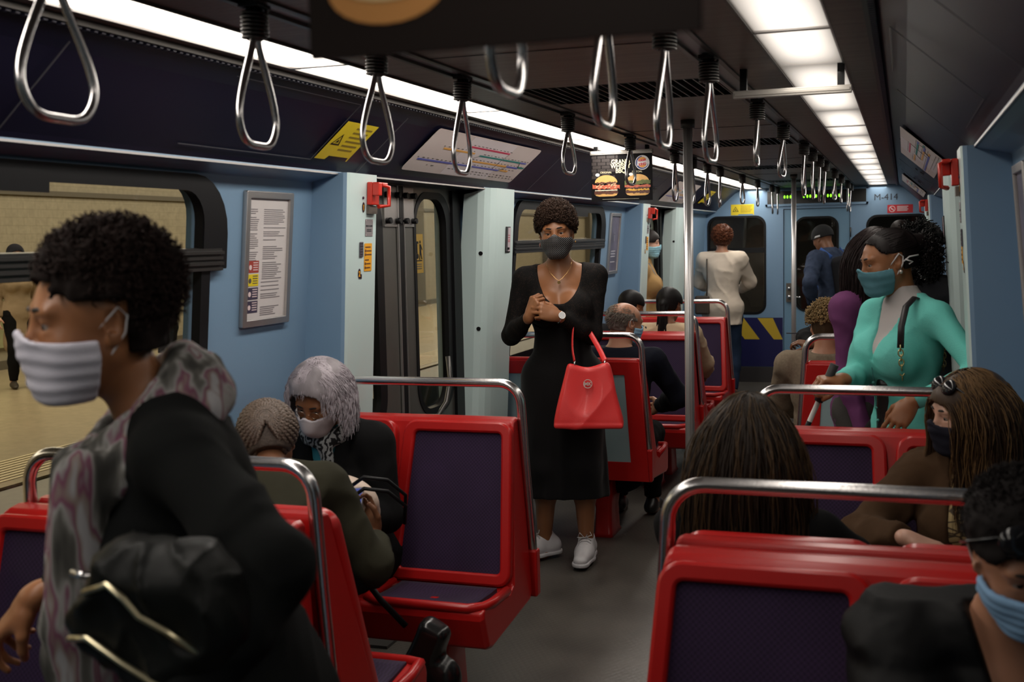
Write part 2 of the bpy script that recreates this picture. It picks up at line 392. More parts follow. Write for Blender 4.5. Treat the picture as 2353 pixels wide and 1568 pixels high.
# ------------------------------------------------------------------ side walls
def wx(z):            # wall leans outward going down
    return 1.172 + (1.80-z)*.09
WT = 1.853
WIN = [(.65, 3.07), (6.10, 7.98)]      # glass openings along y
ZB, ZT, RC = .86, 1.795, .10
def wall_plane(s, z0=0):
    """u = y, v = height; w into the room"""
    a = Vector((s*wx(0), 0, 0)); b = Vector((s*wx(1.8), 0, 1.8)); v = (b-a).normalized(); u = Vector((0, 1, 0))
    n = u.cross(v);
    if n.x*s > 0: n = -n
    return Matrix(((u.x, v.x, n.x, a.x), (u.y, v.y, n.y, a.y), (u.z, v.z, n.z, a.z), (0, 0, 0, 1)))
nw = 1
for s, side in ((-1, 'left'), (1, 'right')):
    W = wall_plane(s)
    spans = [(-.30, 4.02, WIN[0]), (5.30, 9.02, WIN[1]), (10.3, Y1+.1, None), (Y0, -1.55, None)]
    for k, (a, b, wn) in enumerate(spans):
        holes = [rrect(wn[0], ZB, wn[1], ZT, RC)] if wn else []
        o = plate('wall_%s' % side if k == 0 else 'wall_%s_panel' % side, [(a, 0), (b, 0), (b, 1.90), (a, 1.90)], holes, .05, Matrix.Translation((s*.025, 0, 0)) @ W, WALLB); struct(o)
        if not wn: continue
        # window: black rubber surround, bar, hopper frame, glass
        wr = struct(thing('window_%d' % nw, None, None, (0, 0, 0))); nw += 1
        plate('window_frame', rrect(wn[0]-.035, ZB-.03, wn[1]+.035, ZT+.03, RC+.035), [rrect(wn[0]+.012, ZB+.012, wn[1]-.012, ZT-.015, RC)], .03, Matrix.Translation((-s*.004, 0, 0)) @ W, BLACK, wr)
        plate('hopper_frame', rrect(wn[0]-.06, 1.535, wn[1]+.12, ZT+.03, (RC+.08, RC+.04, .004, .004)), [rrect(wn[0]+.012, 1.585, wn[1]-.01, ZT-.02, (RC, RC, .004, .004))], .022, Matrix.Translation((-s*.012, 0, 0)) @ W, BLACK, wr)
        mb = MB()
        for q in range(4): mb.box((wn[0]-.04, 1.532+q*.017, -.0), (wn[1]+.09, 1.541+q*.017, .030+.004*(q % 2)), W)
        mb.box((wn[0]-.04, 1.53, -.01), (wn[1]+.09, 1.60, .024), W)
        mb.build('window_bar', mat('black_bar', (.03, .028, .027), .3), wr)
        mb = MB(); yc = (wn[0]+wn[1])/2+.35
        mb.box((yc-.16, ZT-.045, -.01), (yc+.16, ZT+.01, .03), W)
        mb.build('window_latch', BLACK, wr)
        g = plate('pane', rrect(wn[0]-.02, ZB-.02, wn[1]+.02, ZT+.02, RC), [], .004, Matrix.Translation((s*.03, 0, 0)) @ W, GLASSM, wr)
    # underside ledge between cove and wall: blue trim above the windows
    mb = MB()
    for a, b in ((-.3, 4.0), (5.3, 9.02), (10.3, Y1)):
        mb.loft([[(s*1.065, y, 1.848), (s*1.10, y, 1.838), (s*1.165, y, 1.825), (s*1.19, y, 1.81), (s*1.25, y, 1.90), (s*1.07, y, 1.90)] for y in (a, b)], smooth=False)
    struct(mb.build('trim_%d' % (9 if s < 0 else 10), WALLB))
    # door pockets: pillars each side of the doors
    for (d0, d1) in ((-1.30, -.35+.30), (4.02, 5.30), (9.02, 10.30)):
        near = (d0-.25, d0); far = (d1, d1+.36)
        def xs(z): return 1.026 + (1.853-z)*.055
        for (a, b, isnear) in ((near[0], near[1], True), (far[0], far[1], False)):
            rings = []
            for z in (0, 1.853):
                x = xs(z); xo = 1.33
                if isnear: rings.append([(s*xo, a, z), (s*(x+.018), a, z), (s*(x+.006), a+.006, z), (s*x, a+.02, z), (s*x, b-.01, z), (s*(x+.004), b, z), (s*xo, b, z)])
                else: rings.append([(s*xo, a, z), (s*(x+.07), a, z), (s*(x+.04), a+.012, z), (s*(x+.018), a+.04, z), (s*(x+.004), a+.09, z), (s*x, a+.14, z), (s*x, b-.012, z), (s*(x+.006), b, z), (s*xo, b, z)])
            mb = MB(); n = len(rings[0])
            v = rings[0]+rings[1]; f = []
            for j in range(n): f.append((j, (j+1) % n, n+(j+1) % n, n+j))
            mi = []
            mb.add(v, f, False)
            for j in range(n):
                blue = (j in (0, 1)) if isnear else (j in (n-3, n-2))
                mb.mi[j] = 1 if blue else 0
            mb.f.append(tuple(range(n))); mb.f.append(tuple(n+i for i in range(n))); mb.sm += [False]*2; mb.mi += [0]*2
            struct(mb.build('wall_%s_pillar' % side, [PALE, WALLB]))
    # doors in the recess
    for di, (d0, d1) in enumerate(((4.02, 5.30), (9.02, 10.30))):
        dn = {(-1, 0): 1, (1, 0): 2, (-1, 1): 3, (1, 1): 4}[(int(s), di)]
        D = struct(thing('door_%d' % dn, None, None))
        mid = d0+.585; X = 1.222
        def dm_(off): return Matrix(((0, 0, -s, s*(X+off)), (1, 0, 0, 0), (0, 1, 0, 0), (0, 0, 0, 1)))
        for q, (a, b) in enumerate(((d0-.02, mid-.012), (mid+.012, d1+.02))):
            w0, w1 = (a+.06, b-.225) if q == 0 else (a+.155, b-.175)
            hole = rrect(w0, .82, w1, 1.80, .14, 10)
            plate('door_leaf', [(a, 0), (b, 0), (b, 1.86), (a, 1.86)], [hole], .03, dm_(0), DOORM, D)
            plate('window_gasket', rrect(w0-.02, .795, w1+.06, 1.825, .16, 10), [rrect(w0+.006, .826, w1-.006, 1.794, .13, 10)], .036, dm_(-.001), BLACK, D)
            plate('pane', rrect(w0-.01, .81, w1+.01, 1.81, .14, 10), [], .004, dm_(.004), GLASSM, D)
            # hanger plate with knobs
            mb = MB(); e0, e1 = (b-.15, b-.01) if q == 0 else (a+.005, a+.135)
            mb.box((e0, 1.665, .016), (e1, 1.835, .022), dm_(0)); mb.build('hanger_plate', ALU, D)
            for yy in (e0+.02, e1-.02):
                for zz in (1.69, 1.80):
                    mb = MB(); c0 = dm_(0) @ Vector((yy, zz, .022)); c1 = dm_(0) @ Vector((yy, zz, .045))
                    mb.cyl(c0, c1, .013, 8); mb.build('knob', BLACK, D)
        mb = MB(); mb.box((mid-.022, 0, .0), (mid+.022, 1.86, .024), dm_(0)); mb.box((d1-.10, 0, .0), (d1+.02, 1.86, .03), dm_(0)); mb.box((d0-.02, 0, 0), (d0+.04, 1.86, .03), dm_(0))
        mb.build('rubber_seal', BLACK, D)
        mb = MB(); mb.box((mid-.034, 0, .018), (mid-.026, 1.86, .027), dm_(0)); mb.box((mid+.026, 0, .018), (mid+.032, 1.86, .027), dm_(0)); mb.build('edge_strip', ALU, D)
        mb = MB(); mb.tube([dm_(0) @ Vector(p) for p in ((mid+.22, .80, .03), (mid+.30, .79, .045), (mid+.40, .84, .05), (mid+.47, .94, .045), (mid+.485, 1.05, .03))], .012); mb.build('grab_handle', DARKALU, D)
        struct(MB().build('x', ALU)) if False else None
        mb = MB(); mb.box((s*1.19 if s > 0 else -1.34, d0-.02, 1.84), (1.34 if s > 0 else s*1.19, d1+.02, 1.9)); mb.box((min(s*1.05, s*1.3), d0, -.01), (max(s*1.05, s*1.3), d1, .012))
        mb.build('door_track', DARKALU, D)
# ------------------------------------------------------------------ end wall
EY = Y1
EM = Matrix(((1, 0, 0, 0), (0, 0, 1, EY+.03), (0, 1, 0, 0), (0, 0, 0, 1)))     # u=x, v=z, thickness along y
WIN_E = [(-1.155, .745, -.545, 1.79, .10), (.50, .745, 1.11, 1.765, .10)]
holes = [rrect(a, b, c, d, r) for a, b, c, d, r in WIN_E]+[[(-.355, -.02), (.33, -.02), (.33, 1.86), (-.355, 1.86)]]
o = plate('wall_end', [(-1.32, -.05), (1.32, -.05), (1.32, 2.12), (-1.32, 2.12)], [holes[0], holes[1], [(-.355, .001), (.33, .001), (.33, 1.86), (-.355, 1.86)]], .06, EM, WALLB); struct(o)
for k, (a, b, c, d, r) in enumerate(WIN_E):
    wr = struct(thing('window_%d' % (nw+k), None, None))
    plate('window_gasket', rrect(a-.01, b-.01, c+.01, d+.01, r+.01), [rrect(a+.012, b+.012, c-.012, d-.012, r)], .07, EM, BLACK, wr)
    plate('pane', rrect(a-.005, b-.005, c+.005, d+.005, r), [], .004, EM, GLASSM, wr)
    mb = MB(); mb.box((a, EY+.02, 1.40), (c, EY+.04, 1.455)); mb.build('window_bar', BLACK, wr)
D = struct(thing('door_5', None, None))
DBL = mat('end_door_blue', (.17, .31, .44), .36, noise=.05, nscale=3)
plate('door_leaf', [(-.349, .004), (.324, .004), (.324, 1.854), (-.349, 1.854)], [rrect(-.225, .775, .205, 1.765, .10)], .05, Matrix.Translation((0, .012, 0)) @ EM, DBL, D)
plate('window_gasket', rrect(-.235, .765, .215, 1.775, .11), [rrect(-.213, .787, .193, 1.753, .09)], .06, Matrix.Translation((0, .008, 0)) @ EM, BLACK, D)
plate('pane', rrect(-.23, .77, .21, 1.77, .1), [], .004, EM, GLASSM, D)
mb = MB(); mb.box((-.325, EY-.012, .87), (-.262, EY+.005, 1.07)); mb.build('lock_plate', mat('lock_grey', (.14, .12, .10), .45, .4), D)
mb = MB(); mb.ball((-.292, EY-.03, 1.015), .02); mb.ball((-.292, EY-.03, .925), .022); mb.tube([(-.292, EY-.03, .925), (-.25, EY-.05, .925), (-.18, EY-.05, .92)], .008); mb.ball((-.18, EY-.05, .92), .014); mb.build('door_handle', CHROME, D)
for z in (1.60, 1.0, .4):
    mb = MB(); mb.cyl((.335, EY-.01, z-.05), (.335, EY-.01, z+.05), .007, 8); mb.build('hinge', DARKALU, D)
# end wall livery: navy skirt with yellow slanted bars
NAVY = mat('navy_paint', (.012, .012, .085), .4); YEL = mat('yellow_paint', (.62, .42, .03), .45)
for s, (xa, xb) in ((-1, (-1.25, -.362)), (1, (.337, 1.25))):
    mb = MB(); mb.box((xa, EY-.006, .17), (xb, EY+.001, .70)); o = mb.build('trim_11' if s < 0 else 'trim_12', NAVY); struct(o)
    mb = MB(); mb.box((xa, EY-.03, 0), (xb, EY+.001, .165)); struct(mb.build('baseboard_end' if s < 0 else 'baseboard_end_right', mat('kick_plate', (.035, .03, .03), .6)))
    loops = []
    xx = xa+.0
    M = Matrix(((1, 0, 0, 0), (0, 0, -1, EY-.006), (0, 1, 0, 0), (0, 0, 0, 1)))
    for x in ([-.775, -.465] if s < 0 else [.45, .76, 1.07]):
        t0, t1 = x-.0, x+.17
        lp = [(x+.17+.0, .465), (x+.01, .465), (x-.165, .695), (x-.0, .695)]
        lp = [(min(max(p[0], xa), xb), p[1]) for p in lp]; loops.append(lp)
    loops.append([(-.905+.0, .465), (-1.05, .465), (-1.07, .50), (-1.04, .53), (-.955, .53)] if s < 0 else [(1.2, .465), (1.24, .465), (1.24, .5)])
    o = poly2('trim_13' if s < 0 else 'trim_14', loops, M, YEL); struct(o)
# above the door: recessed display with green dots
led = thing('led_display', 'black passenger display with green dots above the end door', 'display', (-.015, EY, 1.975))
mb = MB(); mb.box((-.505, -.018, -.062), (.505, .0, .075)); mb.build('screen', mat('screen_black', (.008, .008, .008), .2), led)
mb = MB()
for (a, b, c, d) in ((-.525, -.085, .525, -.062), (-.525, .075, .525, .09), (-.525, -.085, -.505, .09), (.505, -.085, .525, .09)): mb.box((a, -.02, b), (c, .0, d))
mb.build('display_frame', WALLB, led)
for x in (-.325, -.295, -.262, -.235, -.125, -.09, -.06, .0, .04, .12, .15, .20, .235, .325):
    mb = MB(); mb.ball((x, -.02, .012), .011, 6, rad=(.009, .004, .017)); mb.build('led_dot', mat('green_led', (.02, .2, .0), .4, emit=2.2, ecol=(.22, 1, .02)), led)
TXT = Matrix(((1, 0, 0, 0), (0, 0, -1, 0), (0, 1, 0, 0), (0, 0, 0, 1)))
def EWM(x, z, off=.002): return Matrix.Translation((x, EY-off, z)) @ TXT
DKTXT = mat('dark_print', (.03, .035, .045), .5)
o = text('M-414', .092, EWM(.565, 1.925), DKTXT, name='car_number', ext=.001); tag(o, 'dark car number M-414 lettered on the blue end wall', 'sign')
# stickers on the end wall
YS = mat('yellow_sticker', (.75, .58, .02), .45, noise=.05, nscale=20); RS = mat('red_sticker', (.55, .02, .03), .4); GR = mat('print_grey', (.08, .07, .06), .6)
WTX = mat('print_white', (.75, .6, .6), .5); ORG = mat('orange_sticker', (.80, .36, .015), .45)
def warn_sticker(root, w, h, M, small=True, tail=True):
    """yellow rectangle with a warning triangle and lines of print; M: centre, u right, v up, w outward"""
    pl = [(-w/2, -h/2), (-w/2+.3*w, -h/2), (-w/2+.34*w, -h/2+.1*h), (w/2-.05*w, -h/2+.1*h), (w/2-.03*w, -h/2), (w/2, -h/2), (w/2, h/2), (-w/2, h/2)] if tail else rrect(-w/2, -h/2, w/2, h/2, .004)
    poly2('sticker_sheet', [pl], M, YS, root, .0008)
    M2 = M @ Matrix.Translation((0, 0, .001))
    c = -w/2+.2*w; q = min(h*.27, w*.115)
    tri = [[(c-q*1.15, -q*.7), (c+q*1.15, -q*.7), (c+q*.95, -q*.5), (c-q*.85, -q*.5)], [(c+q*1.15, -q*.7), (c, q*1.2), (c, q*.9), (c+q*.8, -q*.5)], [(c-q*1.15, -q*.7), (c, q*1.2), (c, q*.85), (c-q*.85, -q*.55)], [(c-q*.3, -q*.3), (c+q*.35, -q*.25), (c+q*.1, q*.2), (c-.1*q, q*.1)]]
    poly2('warning_symbol', tri, M2, BLACK, root, .0006)
    ln = []
    for k in range(6):
        y = h*.34-k*h*.115; x1 = w*.42-(k % 3)*w*.03
        ln.append([(-w*.08, y), (x1, y), (x1, y+h*.045), (-w*.08, y+h*.045)])
    poly2('print_lines', ln, M2, mat('print_brown', (.25, .17, .01), .6), root, .0004)
def out_m(x, y, z, side):
    """sticker frame on a surface facing the given direction"""
    if side == '-y': u, v = (1, 0, 0), (0, 0, 1)
    if side == '+x': u, v = (0, 1, 0), (0, 0, 1)
    if side == '-x': u, v = (0, -1, 0), (0, 0, 1)
    return frame_mat((x, y, z), u, v)
r = thing('warning_sticker', 'yellow warning sticker on the end wall, left of the end door', 'sticker'); warn_sticker(r, .245, .115, out_m(-.785, EY-.002, 1.865, '-y'))
r = thing('prohibition_sticker', 'red no-smoking style sticker on the end wall under the car number', 'sticker')
M = out_m(.825, EY-.002, 1.83, '-y'); poly2('sticker_sheet', [rrect(-.125, -.043, .125, .043, .003)], M, RS, r)
M2 = M @ Matrix.Translation((0, 0, .001)); plate('prohibition_ring', circ(-.078, 0, .032), [circ(-.078, 0, .025)], .0006, M2, WTX, r)
poly2('ring_bar', [[(-.102, .018), (-.096, .024), (-.054, -.018), (-.06, -.024)], [(-.09, -.006), (-.066, -.004), (-.066, .002), (-.09, .0)]], M2, WTX, r)
poly2('print_lines', [[(-.03, y), (.08-.01*(i % 2), y), (.08-.01*(i % 2), y+.008), (-.03, y+.008)] for i, y in enumerate((.02, .006, -.008, -.022))], M2, WTX, r)
# ------------------------------------------------------------------ things on the pillars (left and right, both door bays)
def px_(z): return 1.026+(1.853-z)*.055
def pillar_M(s, y, z, off=.001):
    v = Vector((-s*.055*-1*-1, 0, 1)); v = Vector((-s*.055, 0, 1)).normalized()
    u = Vector((0, 1 if s < 0 else -1, 0)); n = u.cross(v)
    x = s*px_(z); return Matrix(((u.x, v.x, n.x, x+n.x*off), (u.y, v.y, n.y, y), (u.z, v.z, n.z, z+n.z*off), (0, 0, 0, 1)))
ALRED = mat('alarm_red', (.55, .025, .012), .35, coat=.3)
def alarm(s, yb, lab, near=True):
    ct = yb
    r = thing('alarm_box', 'red emergency alarm handle on its grey box %s' % lab, 'alarm handle')
    M = pillar_M(s, yb-.065, 1.775)
    mb = MB(); mb.box((-.03, -.035, 0), (.035, .05, .022), M); mb.box((-.03, .0, .022), (.0, .05, .05), M)
    mb.box((.0, .038, .022), (.05, .05, .05), M); mb.build('handle_housing', ALRED, r, .004)
    mb = MB()
    mb.tube([M @ Vector(p) for p in ((.0, .042, .04), (.045, .035, .055), (.05, -.035, .055), (.0, -.04, .035))], .008, 6); mb.build('pull_handle', ALRED, r)
    mb = MB(); mb.box((-.03, -.068, 0), (.04, -.038, .012), M); mb.build('seal_plate', mat('seal_brown', (.16, .13, .11), .4, .5), r)
    r = thing('alarm_plate', 'small grey engraved alarm plate %s, below the red handle' % lab, 'sign')
    M = pillar_M(s, yb-.07, 1.655); poly2('plate_sheet', [rrect(-.032, -.032, .032, .032, .002)], M, mat('plate_grey', (.30, .27, .28), .4, .3), r)
    M2 = M @ Matrix.Translation((0, 0, .001))
    text('SINAL DE ALARME', .0085, M2 @ Matrix.Translation((0, .004, 0)), DKTXT, r, align='CENTER', sx=.80)
    poly2('print_lines', [[(-.02, y), (.018, y), (.018, y+.003), (-.02, y+.003)] for y in (-.008, -.014)], M2, DKTXT, r)
    for a in (-.027, .027):
        for b in (-.027, .027): poly2('rivet', [circ(a, b, .002, 8)], M2, WTX, r)
    r = thing('instruction_sticker', 'orange emergency instruction sticker %s' % lab, 'sticker')
    M = pillar_M(s, yb-.075, 1.545); poly2('sticker_sheet', [rrect(-.032, -.052, .032, .052, .004)], M, ORG, r)
    M2 = M @ Matrix.Translation((0, 0, .001))
    ln = [[(-.026, y), (x, y), (x, y+.004), (-.026, y+.004)] for y, x in ((.036, .02), (-.012, .006))]
    for y, x in ((.022, .026), (.008, .028), (-.026, .02), (-.041, .018)):
        ln.append([(-.015, y), (x, y), (x, y+.004), (-.015, y+.004)]); ln.append(circ(-.023, y+.002, .0055, 10))
    poly2('print_lines', ln, M2, mat('print_dkbrown', (.12, .04, .01), .6), r, .0005)
    r = thing('intercom_grille', 'small grey slotted speaker grille %s' % lab, 'grille')
    M = pillar_M(s, yb-.135, 1.575); mb = MB(); mb.box((-.014, -.028, 0), (.014, .028, .004), M); mb.build('grille_plate', mat('grille_grey', (.07, .06, .08), .5), r, .002)
    mb = MB()
    for k in range(5):
        for x in (-.008, 0, .008): mb.box((x-.003, -.020+k*.010, .004), (x+.0026, -.0175+k*.010, .0045), M)
    mb.build('slots', BLACK, r)
    for num, y, z in (('1', yb-.12, 1.73), ('2', yb-.145, 1.485)):
        r = thing('number_sticker', ('upper dark oval sticker with orange numeral one %s' if num == '1' else 'lower dark notched sticker with orange numeral two %s') % lab, 'sticker')
        M = pillar_M(s, y, z); poly2('sticker_sheet', [circ(0, 0, .011, 20, .019)]+([rrect(.002, -.019, .02, -.002, .001)] if num == '2' else []), M, mat('dark_brown', (.03, .012, .02), .4), r)
        text(num, .028, M @ Matrix.Translation((0, -.010, .001)), ORG, r, align='CENTER', bold=.0008)
    mb = MB(); M = pillar_M(s, yb-.125, 1.765); mb.cyl(M @ Vector((0, 0, 0)), M @ Vector((0, 0, .003)), .005, 12)
    tag(mb.build('keyhole', mat('keyhole_purple', (.04, .01, .04), .4)), 'tiny round key hole beside the red alarm handle %s' % lab, 'keyhole')
alarm(-1, 4.02, 'on the left near door pillar')
alarm(-1, 9.02, 'on the left far door pillar')
alarm(1, 9.02, 'on the right far door pillar')
alarm(1, 4.02, 'on the right near door pillar')
for s, y, lab in ((-1, 5.56, 'left pillar beyond the near doors'), (-1, 10.56, 'left pillar beyond the far doors'), (1, 5.56, 'right pillar beyond the near doors')):
    r = thing('door_switch', 'narrow framed switch plate on the %s' % lab, 'switch')
    M = pillar_M(s, y, 1.60); mb = MB(); mb.box((-.035, -.065, 0), (.035, .065, .003), M); mb.build('switch_frame', BLACK, r, .001)
    mb = MB(); mb.box((-.014, -.06, .003), (.032, .06, .005), M); mb.build('label_card', mat('pinkish_card', (.5, .42, .46), .4), r)
    mb = MB(); mb.box((-.032, -.06, .003), (-.018, .06, .008), M); mb.build('lever', mat('lever_grey', (.12, .11, .12), .3, .6), r)
    mb = MB(); c = M @ Vector((-.005, -.045, .005)); mb.cyl(c, M @ Vector((-.005, -.045, .012)), .006, 10); mb.build('key_socket', BLACK, r)
    poly2('print_lines', [[(-.008, q), (.022, q), (.022, q+.004), (-.008, q+.004)] for q in (.02, .008, -.004, -.012)], M @ Matrix.Translation((0, 0, .005)), mat('print_red', (.4, .1, .12), .5), r)
for s in (-1, 1):
    for (y, z) in ((5.312, 1.51), (5.312, 1.13)):
        pass
def bolt(s, y, z, lab):
    mb = MB(); x = s*(px_(z)+.05); mb.cyl((x, y+.012, z), (x, y-.004, z), .010, 14)
    tag(mb.build('wall_plug', BLACK), lab, 'plug', 'black plugs on the door pillars')
bolt(-1, 5.308, 1.535, 'upper round black plug on the pale pillar beyond the left near doors')
bolt(-1, 5.308, 1.165, 'lower round black plug on the pale pillar beyond the left near doors')
bolt(-1, 10.308, 1.55, 'round black plug on the pale pillar beyond the left far doors')
# ------------------------------------------------------------------ framed notices on the walls
def wall_M(s, y, z, off=.002):
    W = wall_plane(s); v = (W.to_3x3() @ Vector((0, 1, 0))); u = Vector((0, 1 if s < 0 else -1, 0)); n = u.cross(v)
    x = s*wx(z); return Matrix(((u.x, v.x, n.x, x+n.x*off), (u.y, v.y, n.y, y), (u.z, v.z, n.z, z+n.z*off), (0, 0, 0, 1)))
def poster(s, y, label, kind):
    r = thing('framed_notice', label, 'framed notice'); w, h = .30, .45; M = wall_M(s, y, 1.553)
    plate('notice_frame', rrect(-w/2, -h/2, w/2, h/2, .004), [rrect(-w/2+.02, -h/2+.02, w/2-.02, h/2-.02, .002)], .014, M @ Matrix.Translation((0, 0, .007)), ALU, r, .002)
    mb = MB(); mb.box((-w/2+.01, -h/2+.01, 0), (w/2-.01, h/2-.01, .006), M); mb.build('notice_sheet', WHITE if kind == 'text' else mat('dark_poster', (.13, .12, .17), .35, noise=.9, nscale=9), r)
    M2 = M @ Matrix.Translation((0, 0, .0065))
    if kind == 'text':
        ln = []; rnd = random.Random(3)
        for (x0, x1, z0, z1) in ((-.115, -.06, -.01, .165), (-.03, .115, .06, .165), (-.03, .10, -.07, .04), (-.035, .11, -.15, -.08), (-.035, .09, -.195, -.165)):
            z = z1
            while z > z0:
                k = rnd.random()
                if k > .14: ln.append([(x0, z), (x0+(x1-x0)*(.55+.45*rnd.random()), z), (x0+(x1-x0)*.7, z+.0028), (x0, z+.0028)])
                z -= .0068
        for i in range(len(ln)): ln[i][2] = (ln[i][1][0], ln[i][2][1])
        poly2('print_lines', ln, M2, mat('print_mid', (.22, .20, .21), .6), r, .0004)
        for k, (c, nm) in enumerate(((RS if False else mat('brick_red', (.35, .05, .035), .5), 'red_box'), (YS, 'yellow_box'), (mat('plum', (.05, .04, .075), .5), 'dark_box'), (mat('plum', (.05, .04, .075), .5), 'dark_box'))):
            z = -.045-k*.045
            poly2(nm, [[(-.122, z), (-.052, z), (-.052, z+.04), (-.122, z+.04)]], M2, c, r)
            poly2('box_print', [[(-.088, z+.008+j*.008), (-.058, z+.008+j*.008), (-.058, z+.011+j*.008), (-.088, z+.011+j*.008)] for j in range(4)]+[circ(-.105, z+.018, .009, 8)], M2 @ Matrix.Translation((0, 0, .0008)), WTX if k != 1 else GR, r, .0003)
    else:
        text('i', .10, M2 @ Matrix.Translation((-.005, .02, 0)), mat('poster_print', (.4, .4, .45), .5), r)
        poly2('print_lines', [[(-.08, z), (.06, z), (.06, z+.008), (-.08, z+.008)] for z in (-.06, -.08, -.1, -.14)], M2, mat('poster_print', (.4, .4, .45), .5), r)
poster(-1, 3.46, 'tall framed white notice full of small print between left window and near doors', 'text')
poster(-1, 8.43, 'narrow dark framed poster on the left wall before the far doors', 'dark')
poster(1, 3.46, 'framed dark notice on the right wall before the near doors', 'dark')
poster(1, 8.43, 'framed dark notice on the right wall before the far doors', 'dark')
# ------------------------------------------------------------------ route maps on the coves
def route_map(s, y0, y1, label, v0=.055, v1=.285):
    r = thing('route_map', label, 'map'); M = cm(s, .002); a, b = (y0, y1) if s < 0 else (-y1, -y0)
    poly2('map_sheet', [rrect(a, v0, b, v1, .02)], M, mat('map_paper', (.60, .52, .50), .4, noise=.04, nscale=6), r, .002)
    M2 = M @ Matrix.Translation((0, 0, .0022)); Lm = b-a
    poly2('map_zone', [[(a+.30*Lm, v0+.004), (a+.72*Lm, v0+.004), (a+.72*Lm, v1-.004), (a+.30*Lm, v1-.004)]], M2, mat('map_zone', (.66, .60, .62), .4), r, .0003)
    M3 = M @ Matrix.Translation((0, 0, .0027))
    def bar(nm, col, x0, x1, v, t=.0095): poly2(nm, [[(a+x0*Lm, v0+v), (a+x1*Lm, v0+v), (a+x1*Lm, v0+v+t), (a+x0*Lm, v0+v+t)]], M3, col, r, .0004)
    cr = mat('line_red', (.55, .05, .11), .4); cb = mat('line_blue', (.10, .12, .42), .4); cy = mat('line_ochre', (.70, .36, .08), .4); cg = mat('line_green', (.02, .22, .20), .4)
    bar('red_line', cr, .34, .72, .168); bar('ochre_line', cy, .15, .42, .135); bar('ochre_line', cy, .42, .80, .092); bar('green_line', cg, .47, .90, .128)
    bar('blue_line', cb, .04, .76, .062); bar('blue_line', cb, .80, .93, .092); bar('blue_line', cb, .90, .97, .128); bar('green_line', cg, .92, .99, .098); bar('ochre_line', cy, .78, .86, .064)
    for pts in (((.72, .17), (.70, .13), (.69, .07)), ((.42, .10), (.45, .12), (.48, .135)), ((.76, .066), (.79, .085), (.81, .095)), ((.90, .13), (.92, .11), (.92, .10))):
        mb = MB(); mb.tube([M3 @ Vector((a+p[0]*Lm, v0+p[1], .0)) for p in pts], .0015, 5); mb.build('link_line', GR, r)
    ln = []; rnd = random.Random(5)
    for v, x0, x1 in ((.182, .35, .72), (.15, .14, .4), (.142, .5, .98), (.106, .44, .98), (.076, .03, .9), (.036, .32, .95), (.022, .4, .98), (.04, .14, .2)):
        x = x0
        while x < x1:
            wd = .008+.014*rnd.random(); ln.append([(a+x*Lm, v0+v), (a+(x+wd)*Lm, v0+v), (a+(x+wd)*Lm, v0+v+.0035), (a+x*Lm, v0+v+.0035)]); x += .036
    poly2('station_names', ln, M3, GR, r, .0003)['kind'] = 'stuff'
route_map(-1, 4.22, 5.56, 'pale route map with coloured lines above the near left doors')
route_map(-1, 9.30, 10.35, 'pale route map on the left cove above the far doors')
route_map(1, 5.15, 6.85, 'pale route map on the right cove, seen at a steep slant')
route_map(1, 9.4, 10.6, 'red tinted route map at the far end of the right cove')
r = thing('warning_sticker', 'yellow warning sticker on the left cove beside the route map', 'sticker')
M = cm(-1, .002); warn_sticker(r, .235, .175, M @ Matrix.Translation((3.63, .145, 0)))
r = thing('warning_sticker', 'yellow warning sticker on the left cove close to the end wall', 'sticker')
warn_sticker(r, .30, .17, cm(-1, .002) @ Matrix.Translation((11.2, .17, 0)))
# grille slot + latch on coves
for s, y in ((-1, 8.75), (1, 7.35), (1, 8.6)):
    M = cm(s, .001); u = y if s < 0 else -y
    mb = MB(); mb.box((u-.09, .12, 0), (u+.09, .145, .004), M); mb.box((u-.06, .165, 0), (u+.06, .18, .004), M)
    tag(mb.build('cove_slot', BLACK), 'black slot in the %s cove panel %s' % ('left' if s < 0 else 'right', {8.75: 'past the hanging advertisement', 7.35: 'behind the right route map', 3.78: 'beside the yellow warning sticker', 8.6: 'near the red tinted map'}[y]), 'slot')
# sticker on the door glass
for s, dd, lab in ((-1, 4.66, 'left near'), (-1, 9.66, 'left far')):
    r = thing('door_sticker', 'dark yellow safety sticker with a walking figure on the %s door glass' % lab, 'sticker')
    M = out_m(s*1.212, dd+.165, 1.545, '+x' if s < 0 else '-x')
    poly2('sticker_sheet', [rrect(-.045, -.088, .045, .088, .002)], M, mat('ochre_sheet', (.32, .20, .03), .5), r)
    M2 = M @ Matrix.Translation((0, 0, .001))
    poly2('walking_figure', [circ(.012, .052, .007, 10), [(.004, .042), (.02, .042), (.022, .005), (.032, -.026), (.024, -.026), (.013, -.002), (.006, -.028), (-.003, -.028), (.004, .002)], [(.02, .04), (.036, .018), (.033, .014), (.018, .03)]], M2, BLACK, r)
    poly2('door_pictogram', [[(-.033, .055), (-.008, .055), (-.008, .045), (-.02, .045), (-.02, .0), (-.033, .0)], circ(-.02, -.012, .012, 12), [(-.035, -.03), (.03, -.03), (.03, -.034), (-.035, -.034)]], M2, BLACK, r)
    poly2('print_lines', [[(-.03, z), (.025, z), (.025, z+.004), (-.03, z+.004)] for z in (-.05, -.06, -.07)], M2, GR, r)
